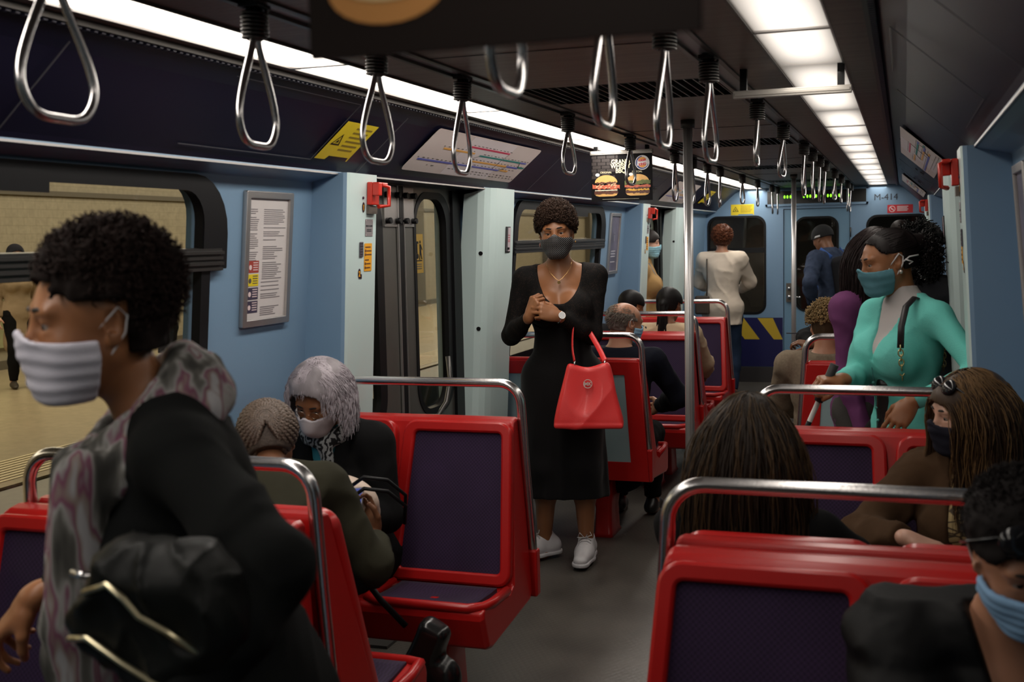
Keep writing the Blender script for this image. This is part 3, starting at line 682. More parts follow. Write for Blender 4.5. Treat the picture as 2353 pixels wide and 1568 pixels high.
# ------------------------------------------------------------------ poles
def pole(y, label):
    r = thing('grab_pole', label, 'pole', (0, y, 0))
    mb = MB(); n = 32; rings = []
    for z in (0, 2.085): rings.append([(( .019+.0012*math.cos(k*2*math.pi/n*8))*math.cos(2*math.pi*k/n), (.019+.0012*math.cos(k*2*math.pi/n*8))*math.sin(2*math.pi*k/n), z) for k in range(n)])
    mb.loft(rings); mb.build('pole', POLEM, r)
    mb = MB(); mb.cyl((0, 0, 2.05), (0, 0, 2.085), .03); mb.build('top_collar', DARKALU, r); mb = MB(); mb.cyl((0, 0, 0), (0, 0, .02), .035); mb.build('base_collar', DARKALU, r)
pole(4.90, 'near vertical steel grab pole in the middle of the aisle')
pole(9.85, 'far vertical steel grab pole in the aisle by the far doors')
# ------------------------------------------------------------------ hand straps
HANG = mat('hanger_black', (.02, .02, .02), .4)
def make_strap(h):
    root = bpy.data.objects.new('hand_strap', None); COL.objects.link(root); root.empty_display_size = .05
    mb = MB(); mb.box((-.022, -.03, -.012), (.022, .03, .0)); mb.cyl((0, 0, -.012), (0, 0, -.075), .017, 14); mb.build('hanger', HANG, root, .002)
    mb = MB(); pts = []
    for k in range(7*12+1): a = 2*math.pi*k/12; pts.append((.025*math.cos(a), .025*math.sin(a), -.016-.056*k/84))
    mb.tube(pts, .0036, 6); mb.build('spring', mat('spring_steel', (.09, .085, .08), .3, .9), root)
    # teardrop handle in the plane across the aisle line
    zt = -.060; zb = -h; H = zt-zb; wv = .082 if h > .26 else .078
    prof = [(.010, 0), (.012, -.10*H), (.026, -.22*H), (.052, -.42*H), (.074, -.62*H), (wv, -.76*H), (.076, -.87*H), (.058, -.965*H), (.034, -H), (0, -H)]
    # smooth by subdividing (Chaikin)
    L_ = [Vector((0, a, zt+b)) for a, b in prof]; full = L_+[Vector((0, -p.y, p.z)) for p in reversed(L_[:-1])]
    for _ in range(2):
        q = [full[0]]
        for i in range(len(full)-1): q += [full[i]*.75+full[i+1]*.25, full[i]*.25+full[i+1]*.75]
        q.append(full[-1]); full = q
    mb = MB(); mb.tube(full, .0072, 10); mb.build('handle_loop', CHROME, root)
    return root
PL = make_strap(.285); PS = make_strap(.235)
YSL = [(1.49, 0), (2.08, 0), (2.65, 0), (3.24, 0), (4.37, 1), (5.45, 1), (6.58, 0), (7.18, 0), (7.74, 0), (8.31, 0), (9.49, 1), (10.51, 1), (11.7, 0), (12.24, 0)]
YSR = [(1.5, 0), (2.03, 0), (2.58, 0), (3.18, 0), (4.28, 1), (5.24, 1), (6.33, 0), (6.92, 0), (7.54, 0), (8.10, 0), (9.18, 1), (10.15, 1), (11.35, 0), (12.0, 0)]
ORD = ['nearest', 'second', 'third', 'fourth', 'fifth', 'sixth', 'seventh', 'eighth', 'ninth', 'tenth', 'eleventh', 'twelfth', 'thirteenth', 'farthest']
used = {0: False, 1: False}
for side, X, ys in (('left', -.373, YSL), ('right', .362, YSR)):
    for i, (y, k) in enumerate(ys):
        p = (PL, PS)[k]; o = p if not used[k] else copy_tree(p); used[k] = True
        o.location = (X, y, 2.085); rr = random.Random(i*7+len(side)); o.rotation_euler = (R(rr.uniform(-2, 2)), R(rr.uniform(-2, 2)), R(rr.uniform(-5, 5)))
        tag(o, 'steel teardrop hand strap hanging from the %s ceiling rail, %s from the camera' % (side, ORD[i]), 'hand strap', 'hand straps on the ceiling rails')
for s, X, nm in ((-1, -.373, 'left'), (1, .352, 'right')):
    mb = MB(); mb.box((X-.028, Y0, 2.088), (X+.028, Y1, 2.10)); tag(mb.build('ceiling_rail', mat('rail_grey', (.34, .37, .38), .4, .2)), 'long flat ceiling rail carrying the %s row of hand straps' % nm, 'rail')
# ------------------------------------------------------------------ hanging advertising boards
def ad_holder(x0, x1, y, z, label, board=None):
    r = thing('advert_holder', label, 'advert holder', (0, y, 0))
    mb = MB(); mb.box((x0, -.012, z-.022), (x1, .012, z)); mb.box((x0+.004, -.015, z-.016), (x1-.004, .015, z-.006)); mb.build('holder_bar', mat('holder_white', (.45, .42, .38), .35, .3), r, .002)
    for x in (x0+.03, x1-.03): mb = MB(); mb.box((x-.01, -.01, z), (x+.01, .01, 2.085)); mb.build('bracket', BLACK, r)
    return r
ad_holder(.385, .722, 3.5, 2.022, 'empty grey hanging advert holder bar under the right ceiling light')
ad_holder(-.735, -.395, 6.08, 2.062, 'pale hanging advert holder carrying the burger advertisement')
def burger_board(name, label, x0, x1, z0, z1, y):
    r = thing(name, label, 'advertisement', (0, y, 0)); w = x1-x0; h = z1-z0
    mb = MB(); mb.box((x0, -.002, z0), (x1, .002, z1)); mb.build('board', mat('ad_black', (.006, .005, .006), .6, spec=.1), r)
    M = Matrix.Translation((x0, -.0022, z0)) @ TXT
    def S(loops): return [[(p[0]*w, p[1]*h) for p in lp] for lp in loops]
    Mk = lambda k: M @ Matrix.Translation((0, 0, .0004*k))
    br = []
    rnd = random.Random(2)
    for i in range(7):
        zz = .98-i*.072; x = -.05+(i % 2)*.07
        while x < .42-(i*.02):
            xa = max(0.01, x+.004); xb = min(.44, x+.14)
            br.append([(xa, zz-.064), (xb, zz-.064), (xb, zz), (xa, zz)]); x += .15
    poly2('brick_print', S(br), Mk(0), mat('ad_brick', (.022, .014, .012), .5), r, .0003)
    cream = mat('ad_cream', (.85, .74, .48), .5, emit=.05, ecol=(.85, .74, .48))
    for tx, px, pz, sz in (('GRAND', .485, .79, .135), ('WHISKY', .485, .70, .135), ('BBQ', .485, .60, .135)):
        text(tx, sz*h, Mk(1) @ Matrix.Translation((px*w, pz*h, 0)), cream, r, bold=.0009, sx=.86, align='CENTER')
    text('ORIGINAL', .055*h, Mk(1) @ Matrix.Translation((.15*w, .60*h, 0)), cream, r)
    text('ESPECIAL', .055*h, Mk(1) @ Matrix.Translation((.67*w, .595*h, 0)), cream, r)
    for cx_ in ((.105, .57), (.655, .56)): poly2('sale_tag', S([circ(cx_[0], cx_[1], .035, 14, .035)]), Mk(4), mat('ad_white', (.8, .8, .78), .5), r)
    bun = mat('ad_bun', (.72, .40, .12), .5, noise=.2, nscale=60); meat = mat('ad_meat', (.10, .03, .015), .4, noise=.5, nscale=80)
    bacon = mat('ad_bacon', (.55, .12, .06), .4, noise=.6, nscale=90); mayo = mat('ad_mayo', (.85, .72, .55), .5); ched = mat('ad_cheddar', (.80, .42, .04), .4); leaf = mat('ad_leaf', (.12, .14, .03), .5, noise=.7, nscale=90)
    for cx, kind in ((.245, 0), (.76, 1)):
        rnd = random.Random(4+kind)
        poly2('bottom_bun', S([[(cx-.19, .16), (cx-.17, .125), (cx-.12, .105), (cx+.12, .105), (cx+.17, .125), (cx+.19, .17)]]), Mk(1), bun, r)
        poly2('top_bun', S([circ(cx, .40, .185, 24, .16, 0, 180)]), Mk(2), bun, r)
        def wavy(z0_, z1_, hw, amp, n=18):
            lo = [(cx-hw+2*hw*i/n, z0_+amp*rnd.uniform(-1, 1)) for i in range(n+1)]; hi = [(cx+hw-2*hw*i/n, z1_+amp*rnd.uniform(-1, 1)) for i in range(n+1)]
            return lo+hi
        poly2('patty', S([wavy(.155, .215, .195, .012)]), Mk(3), meat, r)
        if kind == 0:
            poly2('sauce_layer', S([wavy(.225, .245, .185, .002)]), Mk(3), mayo, r)
            poly2('bacon_layer', S([wavy(.26, .36, .225, .02)]), Mk(3), bacon, r)
            poly2('bacon_bits', S([[(a, b), (a+.03, b+.012), (a+.026, b+.026), (a-.004, b+.012)] for a, b in ((cx+rnd.uniform(-.18, .15), rnd.uniform(.27, .37)) for _ in range(26))]), Mk(5), mat('ad_onion', (.85, .55, .33), .5), r)
            poly2('dark_sauce', S([wavy(.375, .41, .16, .014)]), Mk(4), meat, r)
        else:
            poly2('cheese_layer', S([wavy(.215, .245, .19, .012)]), Mk(4), ched, r)
            poly2('patty', S([wavy(.245, .285, .19, .01)]), Mk(3), meat, r)
            poly2('bacon_layer', S([wavy(.28, .33, .21, .012)]), Mk(4), bacon, r)
            poly2('leaf_layer', S([wavy(.34, .42, .21, .022)]), Mk(4), leaf, r)
    poly2('print_lines', S([[(.18, .042), (.78, .037), (.78, .041), (.18, .046)]]), Mk(1), cream, r, .0002)
    # round logo
    c = (.84, .80); ry = .155; rx = ry*h/w
    poly2('logo_disc', S([circ(c[0], c[1], rx, 32, ry)]), Mk(1), mat('logo_white', (.75, .72, .72), .5), r)
    arc = circ(c[0]-.003, c[1], rx*.90, 24, ry*.90, 95, 345); inn = list(reversed(circ(c[0]+.008, c[1]+.006, rx*.76, 24, ry*.76, 95, 345)))
    poly2('logo_blue_arc', S([arc+inn]), Mk(2), mat('logo_blue', (.03, .05, .2), .4), r)
    poly2('logo_bun', S([circ(c[0], c[1]+.035, rx*.60, 20, ry*.52, 15, 165), circ(c[0], c[1]-.03, rx*.55, 20, ry*.48, 195, 345)]), Mk(3), mat('logo_orange', (.75, .30, .05), .5), r)
    poly2('logo_band', S([[(c[0]-rx*.72, c[1]-ry*.42), (c[0]+rx*.68, c[1]-ry*.25), (c[0]+rx*.72, c[1]+ry*.42), (c[0]-rx*.68, c[1]+ry*.3)]]), Mk(4), mat('logo_white', (.75, .72, .72), .5), r)
    rm = Matrix.Rotation(R(8), 4, 'Z'); lr = mat('logo_red', (.60, .03, .05), .4)
    text('BURGER', .30*ry*h, Mk(6) @ Matrix.Translation((c[0]*w, (c[1]+.03*1)*h, 0)) @ rm, lr, r, align='CENTER', bold=.0008, sx=.95)
    text('KING', .44*ry*h, Mk(6) @ Matrix.Translation(((c[0]+.004)*w, (c[1]-.055)*h, 0)) @ rm, lr, r, align='CENTER', bold=.0009, sx=1.0)
    return r
burger_board('burger_advertisement', 'black hanging advertisement with two burgers and gold lettering', -.732, -.398, 1.793, 2.042, 6.08)
ad_holder(.375, .735, .93, 2.045, 'dark advert holder directly overhead at the top edge of the photo')
r = thing('overhead_advertisement', 'blurred dark advertising board with an orange glow at the top edge', 'advertisement', (0, .93, 0))
mb = MB(); mb.box((.37, -.004, 1.762), (.715, .004, 2.03)); mb.build('board', mat('ad2_black', (.012, .008, .007), .6, spec=.1), r)
M = Matrix.Translation((.37, -.0045, 1.762)) @ TXT
poly2('burger_print', [circ(.075, .055, .055, 24, .030), ], M, mat('ad2_orange', (.45, .20, .05), .5), r)
poly2('burger_print', [circ(.075, .068, .05, 24, .024), ], M @ Matrix.Translation((0, 0, .001)), mat('ad2_cream', (.6, .42, .2), .5), r)
poly2('burger_print', [circ(.19, .062, .05, 24, .022), circ(.25, .07, .05, 24, .02)], M, mat('ad2_brown', (.25, .07, .02), .5), r)
# ------------------------------------------------------------------ what is outside
PT = mat('platform_floor', (.42, .33, .19), .35)
def tile_mat(name, c1, c2, sc, mortar, msize=.01, rough=.4, axes=(1, 2)):
    m = mat(name, c1, rough); N, L, b = nodes(m); tc = N.new('ShaderNodeTexCoord'); sp = N.new('ShaderNodeSeparateXYZ'); cb = N.new('ShaderNodeCombineXYZ')
    L.new(tc.outputs['Object'], sp.inputs[0]); L.new(sp.outputs[axes[0]], cb.inputs[0]); L.new(sp.outputs[axes[1]], cb.inputs[1])
    bt = N.new('ShaderNodeTexBrick'); bt.inputs['Scale'].default_value = sc; bt.inputs['Color1'].default_value = tuple(c1)+(1,); bt.inputs['Color2'].default_value = tuple(c2)+(1,); bt.inputs['Mortar'].default_value = tuple(mortar)+(1,)
    bt.inputs['Mortar Size'].default_value = msize; L.new(cb.outputs[0], bt.inputs[0])
    n = N.new('ShaderNodeTexNoise'); n.inputs['Scale'].default_value = 14; n.inputs['Detail'].default_value = 6; L.new(tc.outputs['Object'], n.inputs[0])
    mx = N.new('ShaderNodeMix'); mx.data_type = 'RGBA'; mx.blend_type = 'OVERLAY'; mx.inputs[0].default_value = .25
    L.new(bt.outputs[0], mx.inputs[6]); L.new(n.outputs[0], mx.inputs[7]); L.new(mx.outputs[2], b.inputs['Base Color'])
    return m
PTILE = tile_mat('platform_tiles', (.36, .29, .18), (.33, .27, .165), 1.6, (.27, .21, .13), .006, .3, (0, 1))
WTILE = tile_mat('station_tiles', (.33, .29, .21), (.315, .275, .20), 2.2, (.25, .22, .155), .008, .35)
mb = MB(); mb.box((-10.6, -6, -.3), (-4.9, 80, 0)); struct(mb.build('floor_platform', PTILE))
mb = MB(); mb.box((-4.9, -6, -.3), (-4.35, 80, -.02)); struct(mb.build('trim_15', mat('edge_stone', (.20, .18, .14), .5, noise=.2, nscale=20)))
mb = MB(); mb.box((-10.8, -6, -.3), (-10.6, 80, 4.2)); struct(mb.build('wall_platform', WTILE))
mb = MB(); mb.box((-11, -6, 4.2), (-1.6, 80, 4.3)); struct(mb.build('ceiling_platform', mat('station_ceiling', (.12, .11, .09), .7)))
mb = MB(); mb.box((-4.4, -6, -1.3), (3, 80, -1.2)); struct(mb.build('floor_trackbed', mat('trackbed', (.03, .028, .025), .9)))
mb = MB(); mb.box((2.6, -6, -1.2), (2.8, 80, 4.2)); struct(mb.build('wall_tunnel', mat('tunnel_dark', (.03, .028, .026), .8, noise=.3, nscale=2)))
mb = MB()
for k in range(9): mb.box((-5.62+k*.07, -4, .0), (-5.59+k*.07, 78, .004))
struct(mb.build('trim_16', mat('tactile', (.75, .62, .36), .4)))
mb = MB(); mb.box((-10.6, -6, 0), (-10.57, 80, .12)); mb.box((-10.6, -6, 2.35), (-10.55, 80, 2.42)); struct(mb.build('baseboard_platform', mat('tile_band', (.10, .085, .06), .5)))
mb = MB(); mb.box((-10.6, 17.3, 0), (-10.52, 17.45, 4)); mb.box((-10.6, 9, 0), (-10.55, 9.1, 4))
for k_ in range(9): mb.box((-10.6, 26+k_*5.5, 0), (-10.4, 26.5+k_*5.5, 4.2))
struct(mb.build('trim_17', mat('tile_band', (.10, .085, .06), .5)))
mb = MB(); mb.box((-10.58, 11.2, .3), (-10.54, 12.6, 1.5)); tag(mb.build('wall_panel', mat('green_art', (.26, .26, .13), .5, noise=.5, nscale=3)), 'greenish panel on the tiled wall of the opposite platform', 'panel')
# next car seen through the end wall glass: dim vestibule
mb = MB(); mb.box((-1.3, 13.4, 0), (1.3, 13.5, 2.2)); mb.box((-1.3, 12.7, -.02), (1.3, 13.5, 0)); struct(mb.build('wall_next_car', mat('next_car', (.06, .05, .045), .5, noise=.6, nscale=3)))
mb = MB()
for x in (-.62, .85): mb.box((x-.02, 13.34, .9), (x+.02, 13.38, 1.7))
tag(mb.build('next_car_fittings', mat('fitting_brown', (.30, .22, .14), .4)), 'dim pale strips behind the end wall glass', 'fittings')
# ================================================================== benches
def make_bench(back_panel, rail=True, ry=.012):
    """double seat, facing -y, wall side at -x, aisle side at +x; origin on the floor under the top of the back. Width .80"""
    root = bpy.data.objects.new('double_seat', None); COL.objects.link(root); root.empty_display_size = .2
    Wd = .80; xw, xa = -Wd, 0.0
    # shell: side profile in (y,z), lofted across the width with a flare to the aisle
    back = [(.035, .955), (.020, .972), (-.015, .972), (-.035, .955)]
    outer = [(.035, .955), (.015, .60), (-.02, .335), (-.46, .300), (-.50, .33), (-.50, .415), (-.47, .435)]
    inner = [(-.235, .415), (-.215, .45), (-.035, .955)]
    prof = [(.030, .965), (.032, .90), (.012, .60), (-.01, .345), (-.03, .325), (-.44, .290), (-.475, .30), (-.505, .40), (-.50, .425), (-.48, .435), (-.25, .405), (-.205, .425), (-.185, .46), (-.045, .955), (-.035, .968), (.0, .974), (.022, .972)]
    prof = [(y, z) for y, z in prof]
    def flare(z): return .048*max(0, min(1, (.95-z)/.6))
    rings = []
    for x, k, sh in ((xw, 0, .012), (xw+.012, 0, 0), (xa-.014, 1, 0), (xa, 1, .012)):
        c = (-.2, .5); ring = []
        for y, z in prof:
            yy, zz = y, z
            if sh:
                yy += sh*(1 if y < -.2 else -1)*.6; zz += sh*(1 if z < .45 else -1)*.6
            ring.append((x+k*flare(z), yy, zz))
        rings.append(ring)
    mb = MB(); mb.loft(rings, smooth=False); mb.build('shell', RED, root, .010, 3)
    # raised rims, pads
    bv = Vector((0, .14, .505)).normalized()      # up the backrest
    def bm(x, z, off):
        y = -.185+(z-.46)*(.14/.495); n = Vector((1, 0, 0)).cross(bv)
        return frame_mat((x+n.x*off, y+n.y*off, z+n.z*off), (1, 0, 0), bv)
    for a, b, fl in ((xw+.0, xw+.362, 0), (xa-.392, xa-.002, 1)):
        M = bm(0, .46, 0); h = .505
        def lp(i, r): return [(x_+((.03 if fl else .02) if x_ > (a+b)/2 else -.024*min(1, (a-xw)*50 if not fl else 1))*(1-(y_+.02)/h), y_) for x_, y_ in rrect(a+i*1.1, -.035+i, b-i*.85, h-i*.9+.005, r, 5)]
        o = plate('back_rim', lp(0, .04), [lp(.026, .022)], .030, M @ Matrix.Translation((0, 0, .012)), RED, root, .008)
        me_m = M @ Matrix.Translation((0, 0, .006))
        o = plate('back_pad', lp(.022, .024), [], .020, me_m, PURPLE, root, .003)
        # seat pad, slightly dished
        mb = MB(); nx, ny = 10, 10; g = []
        for j in range(ny+1):
            for i in range(nx+1):
                u = i/nx; v = j/ny; x = a+.035+(b-a-.07)*u; y = -.235-.235*v
                z = .416-.012*math.sin(math.pi*u)*math.sin(math.pi*min(1, v*1.1)) + .016*v*v + (.0)
                g.append((x+(.03*u if fl else 0), y, z+.010))
        f = [(j*(nx+1)+i, (j+1)*(nx+1)+i, (j+1)*(nx+1)+i+1, j*(nx+1)+i+1) for j in range(ny) for i in range(nx)]
        mb.add(g, f, True); k = len(g); mb.add([(p[0], p[1], p[2]-.02) for p in g], [tuple(reversed(q)) for q in f], True)
        bd = list(range(nx+1))+[j*(nx+1)+nx for j in range(1, ny+1)]+[ny*(nx+1)+i for i in range(nx-1, -1, -1)]+[j*(nx+1) for j in range(ny-1, 0, -1)]
        mb.f += [(bd[i], bd[(i+1) % len(bd)], k+bd[(i+1) % len(bd)], k+bd[i]) for i in range(len(bd))]; mb.sm += [False]*len(bd); mb.mi += [0]*len(bd)
        mb.build('seat_pad', PURPLE, root)
        # rolled front lip and side rolls of each seat
        mb = MB(); mb.tube([(a+.01, -.25, .425), (a+.008, -.40, .432), (a+.02, -.475, .440), (a+.06, -.492, .436), (b-.05+(.04 if fl else 0), -.492, .436), (b-.012+(.045 if fl else 0), -.475, .440), (b-.006+(.045 if fl else 0), -.40, .432), (b-.008+(.045 if fl else 0), -.25, .425)], .016, 8)
        mb.build('seat_rim', RED, root)
    if back_panel:
        M = Matrix(((-1, 0, 0, 0), (0, 0, 1, .024), (0, 1, 0, 0), (0, 0, 0, 1)))
        plate('rear_frame', [(0.0, .955), (.80, .955), (.80, .335), (-.048, .335)], [[(.075, .89), (.725, .89), (.725, .43), (.045, .43)]], .014, Matrix.Translation((0, .009, 0)) @ M, RED, root, .002)
        plate('rear_panel', [(.06, .90), (.74, .90), (.74, .42), (.03, .42)], [], .008, Matrix.Translation((0, .008, 0)) @ M, mat('rear_panel_pale', (.30, .40, .42), .4, noise=.08, nscale=5), root)
    # pedestal
    mb = MB(); rg = []
    for z, hw, hd in ((0, .055, .12), (.02, .048, .105), (.15, .045, .095), (.31, .06, .13)): rg.append([(-.23+a, -.17+b, z) for a, b in rrect(-hw, -hd, hw, hd, .02, 3)])
    mb.loft(rg); mb.build('pedestal', RED, root)
    # steel handrail over the back
    pts = []
    def arc(c, r, a0, a1, n=7):
        return [(c[0]+r*math.cos(R(a0+(a1-a0)*i/n)), c[1]+r*math.sin(R(a0+(a1-a0)*i/n))) for i in range(n+1)]
    pr = [(-.035+.0, .46), (-.015+.02, .60)]
    a = arc((-.068, 1.015), .078, 0, 90); b = arc((xw+.085, 1.015), .078, 90, 180)
    path = [(.048, .40), (.040, .55), (.022, .80)]+a+b+[(xw+.007, .80), (xw+.007, .55), (xw+.007, .40)]
    if rail:
        mb = MB(); mb.tube([(x, ry, z) for x, z in path], .0165, 14); mb.build('handrail', CHROME, root)
    mb = MB()
    for x in (.046,): mb.box((x-.024, -.01, .33), (x+.018, .036, .50))
    mb.build('rail_socket', RED, root, .008)
    return root
def bench(name_label, side, y, facing, panel=False, rail=True, ry=.012, cache={}):
    key = (panel, rail, ry)
    if key not in cache: cache[key] = [make_bench(panel, rail, ry), False]
    p = cache[key]; o = p[0] if not p[1] else copy_tree(p[0]); p[1] = True
    # side -1: aisle at x=-.42 ; facing -1 toward camera
    o.location = (side*.42, y, 0)
    # base bench: wall at -x, faces -y
    sx = 1 if side < 0 else -1; sy = 1 if facing < 0 else -1
    if side < 0 and facing < 0: pass
    o.scale = (sx, sy, 1)
    tag(o, name_label, 'seat', 'red double seats with purple pads')
    return o
bench('red double seat on the left nearest the camera, behind the leaning woman', -1, 2.27, -1, ry=.047)
bench('red double seat on the left holding the braided woman', -1, 2.365, 1, rail=False)
bench('red double seat on the left with the grey haired woman at its window end', -1, 3.82, -1, True)
bench('red double seat with pale back panel on the left, under the bald man', -1, 5.83, 1, True)
bench('red double seat on the left facing the bald man', -1, 7.42, -1, ry=.047)
bench('red double seat on the left under the woman in the beige jacket', -1, 7.515, 1, rail=False)
bench('farthest red double seat on the left, facing the camera beside the woman in white', -1, 8.87, -1, True)
bench('large red double seat in the bottom right foreground', 1, 2.27, -1, ry=.047)
bench('red double seat on the right under the long haired woman', 1, 2.365, 1, rail=False)
bench('red double seat on the right in front of the woman in turquoise', 1, 3.82, -1, True)
bench('red double seat with pale back panel on the right, behind the turquoise cardigan', 1, 5.83, 1, True)
bench('red double seat on the right facing the person in the tan blazer', 1, 7.42, -1, ry=.047)
bench('red double seat on the right turned to the end wall', 1, 7.515, 1, rail=False)
bench('farthest red double seat on the right', 1, 8.87, -1, True)
# ================================================================== figures: implicit surfaces turned into meshes
def V(*a): return np.array(a, float)
def nrm(v): v = np.asarray(v, float); return v/max(1e-9, np.linalg.norm(v))
def axis_from(lo, hi, step, fine):
    """coordinates with a coarse step, finer inside the given intervals"""
    cuts = sorted({lo, hi}|{a for a, b, s in fine}|{b for a, b, s in fine}); cuts = [c for c in cuts if lo <= c <= hi]
    xs = []
    for a, b in zip(cuts[:-1], cuts[1:]):
        if b-a < 1e-6: continue
        s = step; m = (a+b)/2
        for f0, f1, fs in fine:
            if f0 <= m <= f1: s = min(s, fs)
        n = max(1, int(round((b-a)/s))); xs += list(a+(b-a)*np.arange(n)/n)
    xs.append(cuts[-1]); return np.array(xs)
class Field:
    def __init__(s, lo, hi, step, fine=()):
        s.ax = [axis_from(lo[i], hi[i], step, [(f[0][i], f[1][i], f[2]) for f in fine]) for i in range(3)]
        s.BIG = .07; s.F = np.full([len(a) for a in s.ax], s.BIG, np.float32)
    def sub(s, lo, hi):
        ix = [slice(max(0, np.searchsorted(a, l)-1), min(len(a), np.searchsorted(a, h)+1)) for a, l, h in zip(s.ax, lo, hi)]
        if any(i.stop <= i.start for i in ix): return None
        P = (s.ax[0][ix[0]][:, None, None], s.ax[1][ix[1]][None, :, None], s.ax[2][ix[2]][None, None, :])
        return tuple(ix), P
    def put(s, d, ix, k, op='add'):
        A = s.F[ix]
        if op == 'add':
            if k <= 0: R_ = np.minimum(A, d)
            else:
                h = np.maximum(k-np.abs(A-d), 0)/k; R_ = np.minimum(A, d)-h*h*k*.25
        elif op == 'cut':
            if k <= 0: R_ = np.maximum(A, -d)
            else:
                h = np.maximum(k-np.abs(A+d), 0)/k; R_ = np.maximum(A, -d)+h*h*k*.25
        s.F[ix] = R_
    def cone(s, a, b, ra, rb, k=.03, op='add', flat=None):
        a = np.asarray(a, float); b = np.asarray(b, float); m = s.BIG+k; rm = max(ra, rb)+m
        q = s.sub(np.minimum(a, b)-rm, np.maximum(a, b)+rm)
        if q is None: return
        ix, (X, Y, Z) = q; ba = b-a; L2 = ba@ba+1e-9
        px, py, pz = X-a[0], Y-a[1], Z-a[2]
        t = np.clip((px*ba[0]+py*ba[1]+pz*ba[2])/L2, 0, 1)
        dx, dy, dz = px-t*ba[0], py-t*ba[1], pz-t*ba[2]
        if flat is not None:      # flat=(axis vector, scale): squash along that axis
            n, sc = nrm(flat[0]), flat[1]; c = dx*n[0]+dy*n[1]+dz*n[2]; e = (1/sc-1)
            dx, dy, dz = dx+c*e*n[0], dy+c*e*n[1], dz+c*e*n[2]
        d = np.sqrt(dx*dx+dy*dy+dz*dz)-(ra+(rb-ra)*t)
        s.put(d, ix, k, op)
    def ell(s, c, r, Rm=None, k=.03, op='add'):
        c = np.asarray(c, float); r = np.asarray(r, float); m = s.BIG+k
        Rm = np.eye(3) if Rm is None else np.asarray(Rm, float)
        ext = np.sqrt(((Rm*r)**2).sum(1))+m
        q = s.sub(c-ext, c+ext)
        if q is None: return
        ix, (X, Y, Z) = q; px, py, pz = X-c[0], Y-c[1], Z-c[2]
        u = px*Rm[0, 0]+py*Rm[1, 0]+pz*Rm[2, 0]; v = px*Rm[0, 1]+py*Rm[1, 1]+pz*Rm[2, 1]; w_ = px*Rm[0, 2]+py*Rm[1, 2]+pz*Rm[2, 2]
        k0 = np.sqrt((u/r[0])**2+(v/r[1])**2+(w_/r[2])**2); k1 = np.sqrt((u/r[0]**2)**2+(v/r[1]**2)**2+(w_/r[2]**2)**2)
        d = k0*(k0-1)/np.maximum(k1, 1e-6)
        s.put(d, ix, k, op)
    def box(s, c, h, Rm=None, r=.01, k=.01, op='add'):
        c = np.asarray(c, float); h = np.asarray(h, float); m = s.BIG+k
        Rm = np.eye(3) if Rm is None else np.asarray(Rm, float)
        ext = (np.abs(Rm)*h).sum(1)+m
        q = s.sub(c-ext, c+ext)
        if q is None: return
        ix, (X, Y, Z) = q; px, py, pz = X-c[0], Y-c[1], Z-c[2]
        uv = [px*Rm[0, i]+py*Rm[1, i]+pz*Rm[2, i] for i in range(3)]
        e = [np.abs(uv[i])-(h[i]-r) for i in range(3)]
        d = np.sqrt(sum(np.maximum(q_, 0)**2 for q_ in e))+np.minimum(np.maximum(np.maximum(e[0], e[1]), e[2]), 0)-r
        s.put(d, ix, k, op)
    def half(s, p, n, k=0):
        """keep only the side the normal points away from: removes points with (x-p).n > 0"""
        n = nrm(n); X, Y, Z = s.ax[0][:, None, None], s.ax[1][None, :, None], s.ax[2][None, None, :]
        d = ((X-p[0])*n[0]+(Y-p[1])*n[1]+(Z-p[2])*n[2]).astype(np.float32); s.F = np.maximum(s.F, d)
    def offset_noise(s, amp, freq, seed=0, stretch=(1, 1, 1)):
        X, Y, Z = s.ax[0][:, None, None]*stretch[0], s.ax[1][None, :, None]*stretch[1], s.ax[2][None, None, :]*stretch[2]
        s.F = s.F+(amp*tnoise(X, Y, Z, freq, seed)).astype(np.float32)
    def folds(s, amp, freq, seed=0, stretch=(1, 1, 1)):
        """creases of cloth: sharp ridges between softer hollows"""
        X, Y, Z = s.ax[0][:, None, None]*stretch[0], s.ax[1][None, :, None]*stretch[1], s.ax[2][None, None, :]*stretch[2]
        n = tnoise(X, Y, Z, freq, seed); r = 1-np.minimum(np.abs(n)*1.7, 1)
        s.F = s.F-(amp*(r*r-.25)).astype(np.float32)
    def mesh(s, name, m, parent=None, mats=None):
        vs, fs = surface_nets(s.F, s.ax)
        me = bpy.data.meshes.new(name)
        if len(vs):
            me.vertices.add(len(vs)); me.vertices.foreach_set('co', vs.astype(np.float32).ravel())
            me.loops.add(len(fs)*4); me.loops.foreach_set('vertex_index', fs.astype(np.int32).ravel())
            me.polygons.add(len(fs)); me.polygons.foreach_set('loop_start', np.arange(len(fs), dtype=np.int32)*4)
            try: me.polygons.foreach_set('loop_total', np.full(len(fs), 4, np.int32))
            except Exception: pass
            me.update(calc_edges=True); me.validate()
            me.polygons.foreach_set('use_smooth', np.ones(len(me.polygons), bool))
        me.materials.append(m); o = bpy.data.objects.new(name, me); COL.objects.link(o)
        if parent is not None: o.parent = parent
        return o
def tnoise(X, Y, Z, freq, seed=0):
    rs = np.random.RandomState(seed); out = 0
    for i in range(7):
        d = rs.normal(size=3); d = d/np.linalg.norm(d)*freq*(.6+.9*rs.rand()); ph = rs.rand()*6.28
        d2 = rs.normal(size=3); d2 = d2/np.linalg.norm(d2)*freq*.5
        out = out+np.sin(X*d[0]+Y*d[1]+Z*d[2]+ph+1.3*np.sin(X*d2[0]+Y*d2[1]+Z*d2[2]))
    return out/3.2
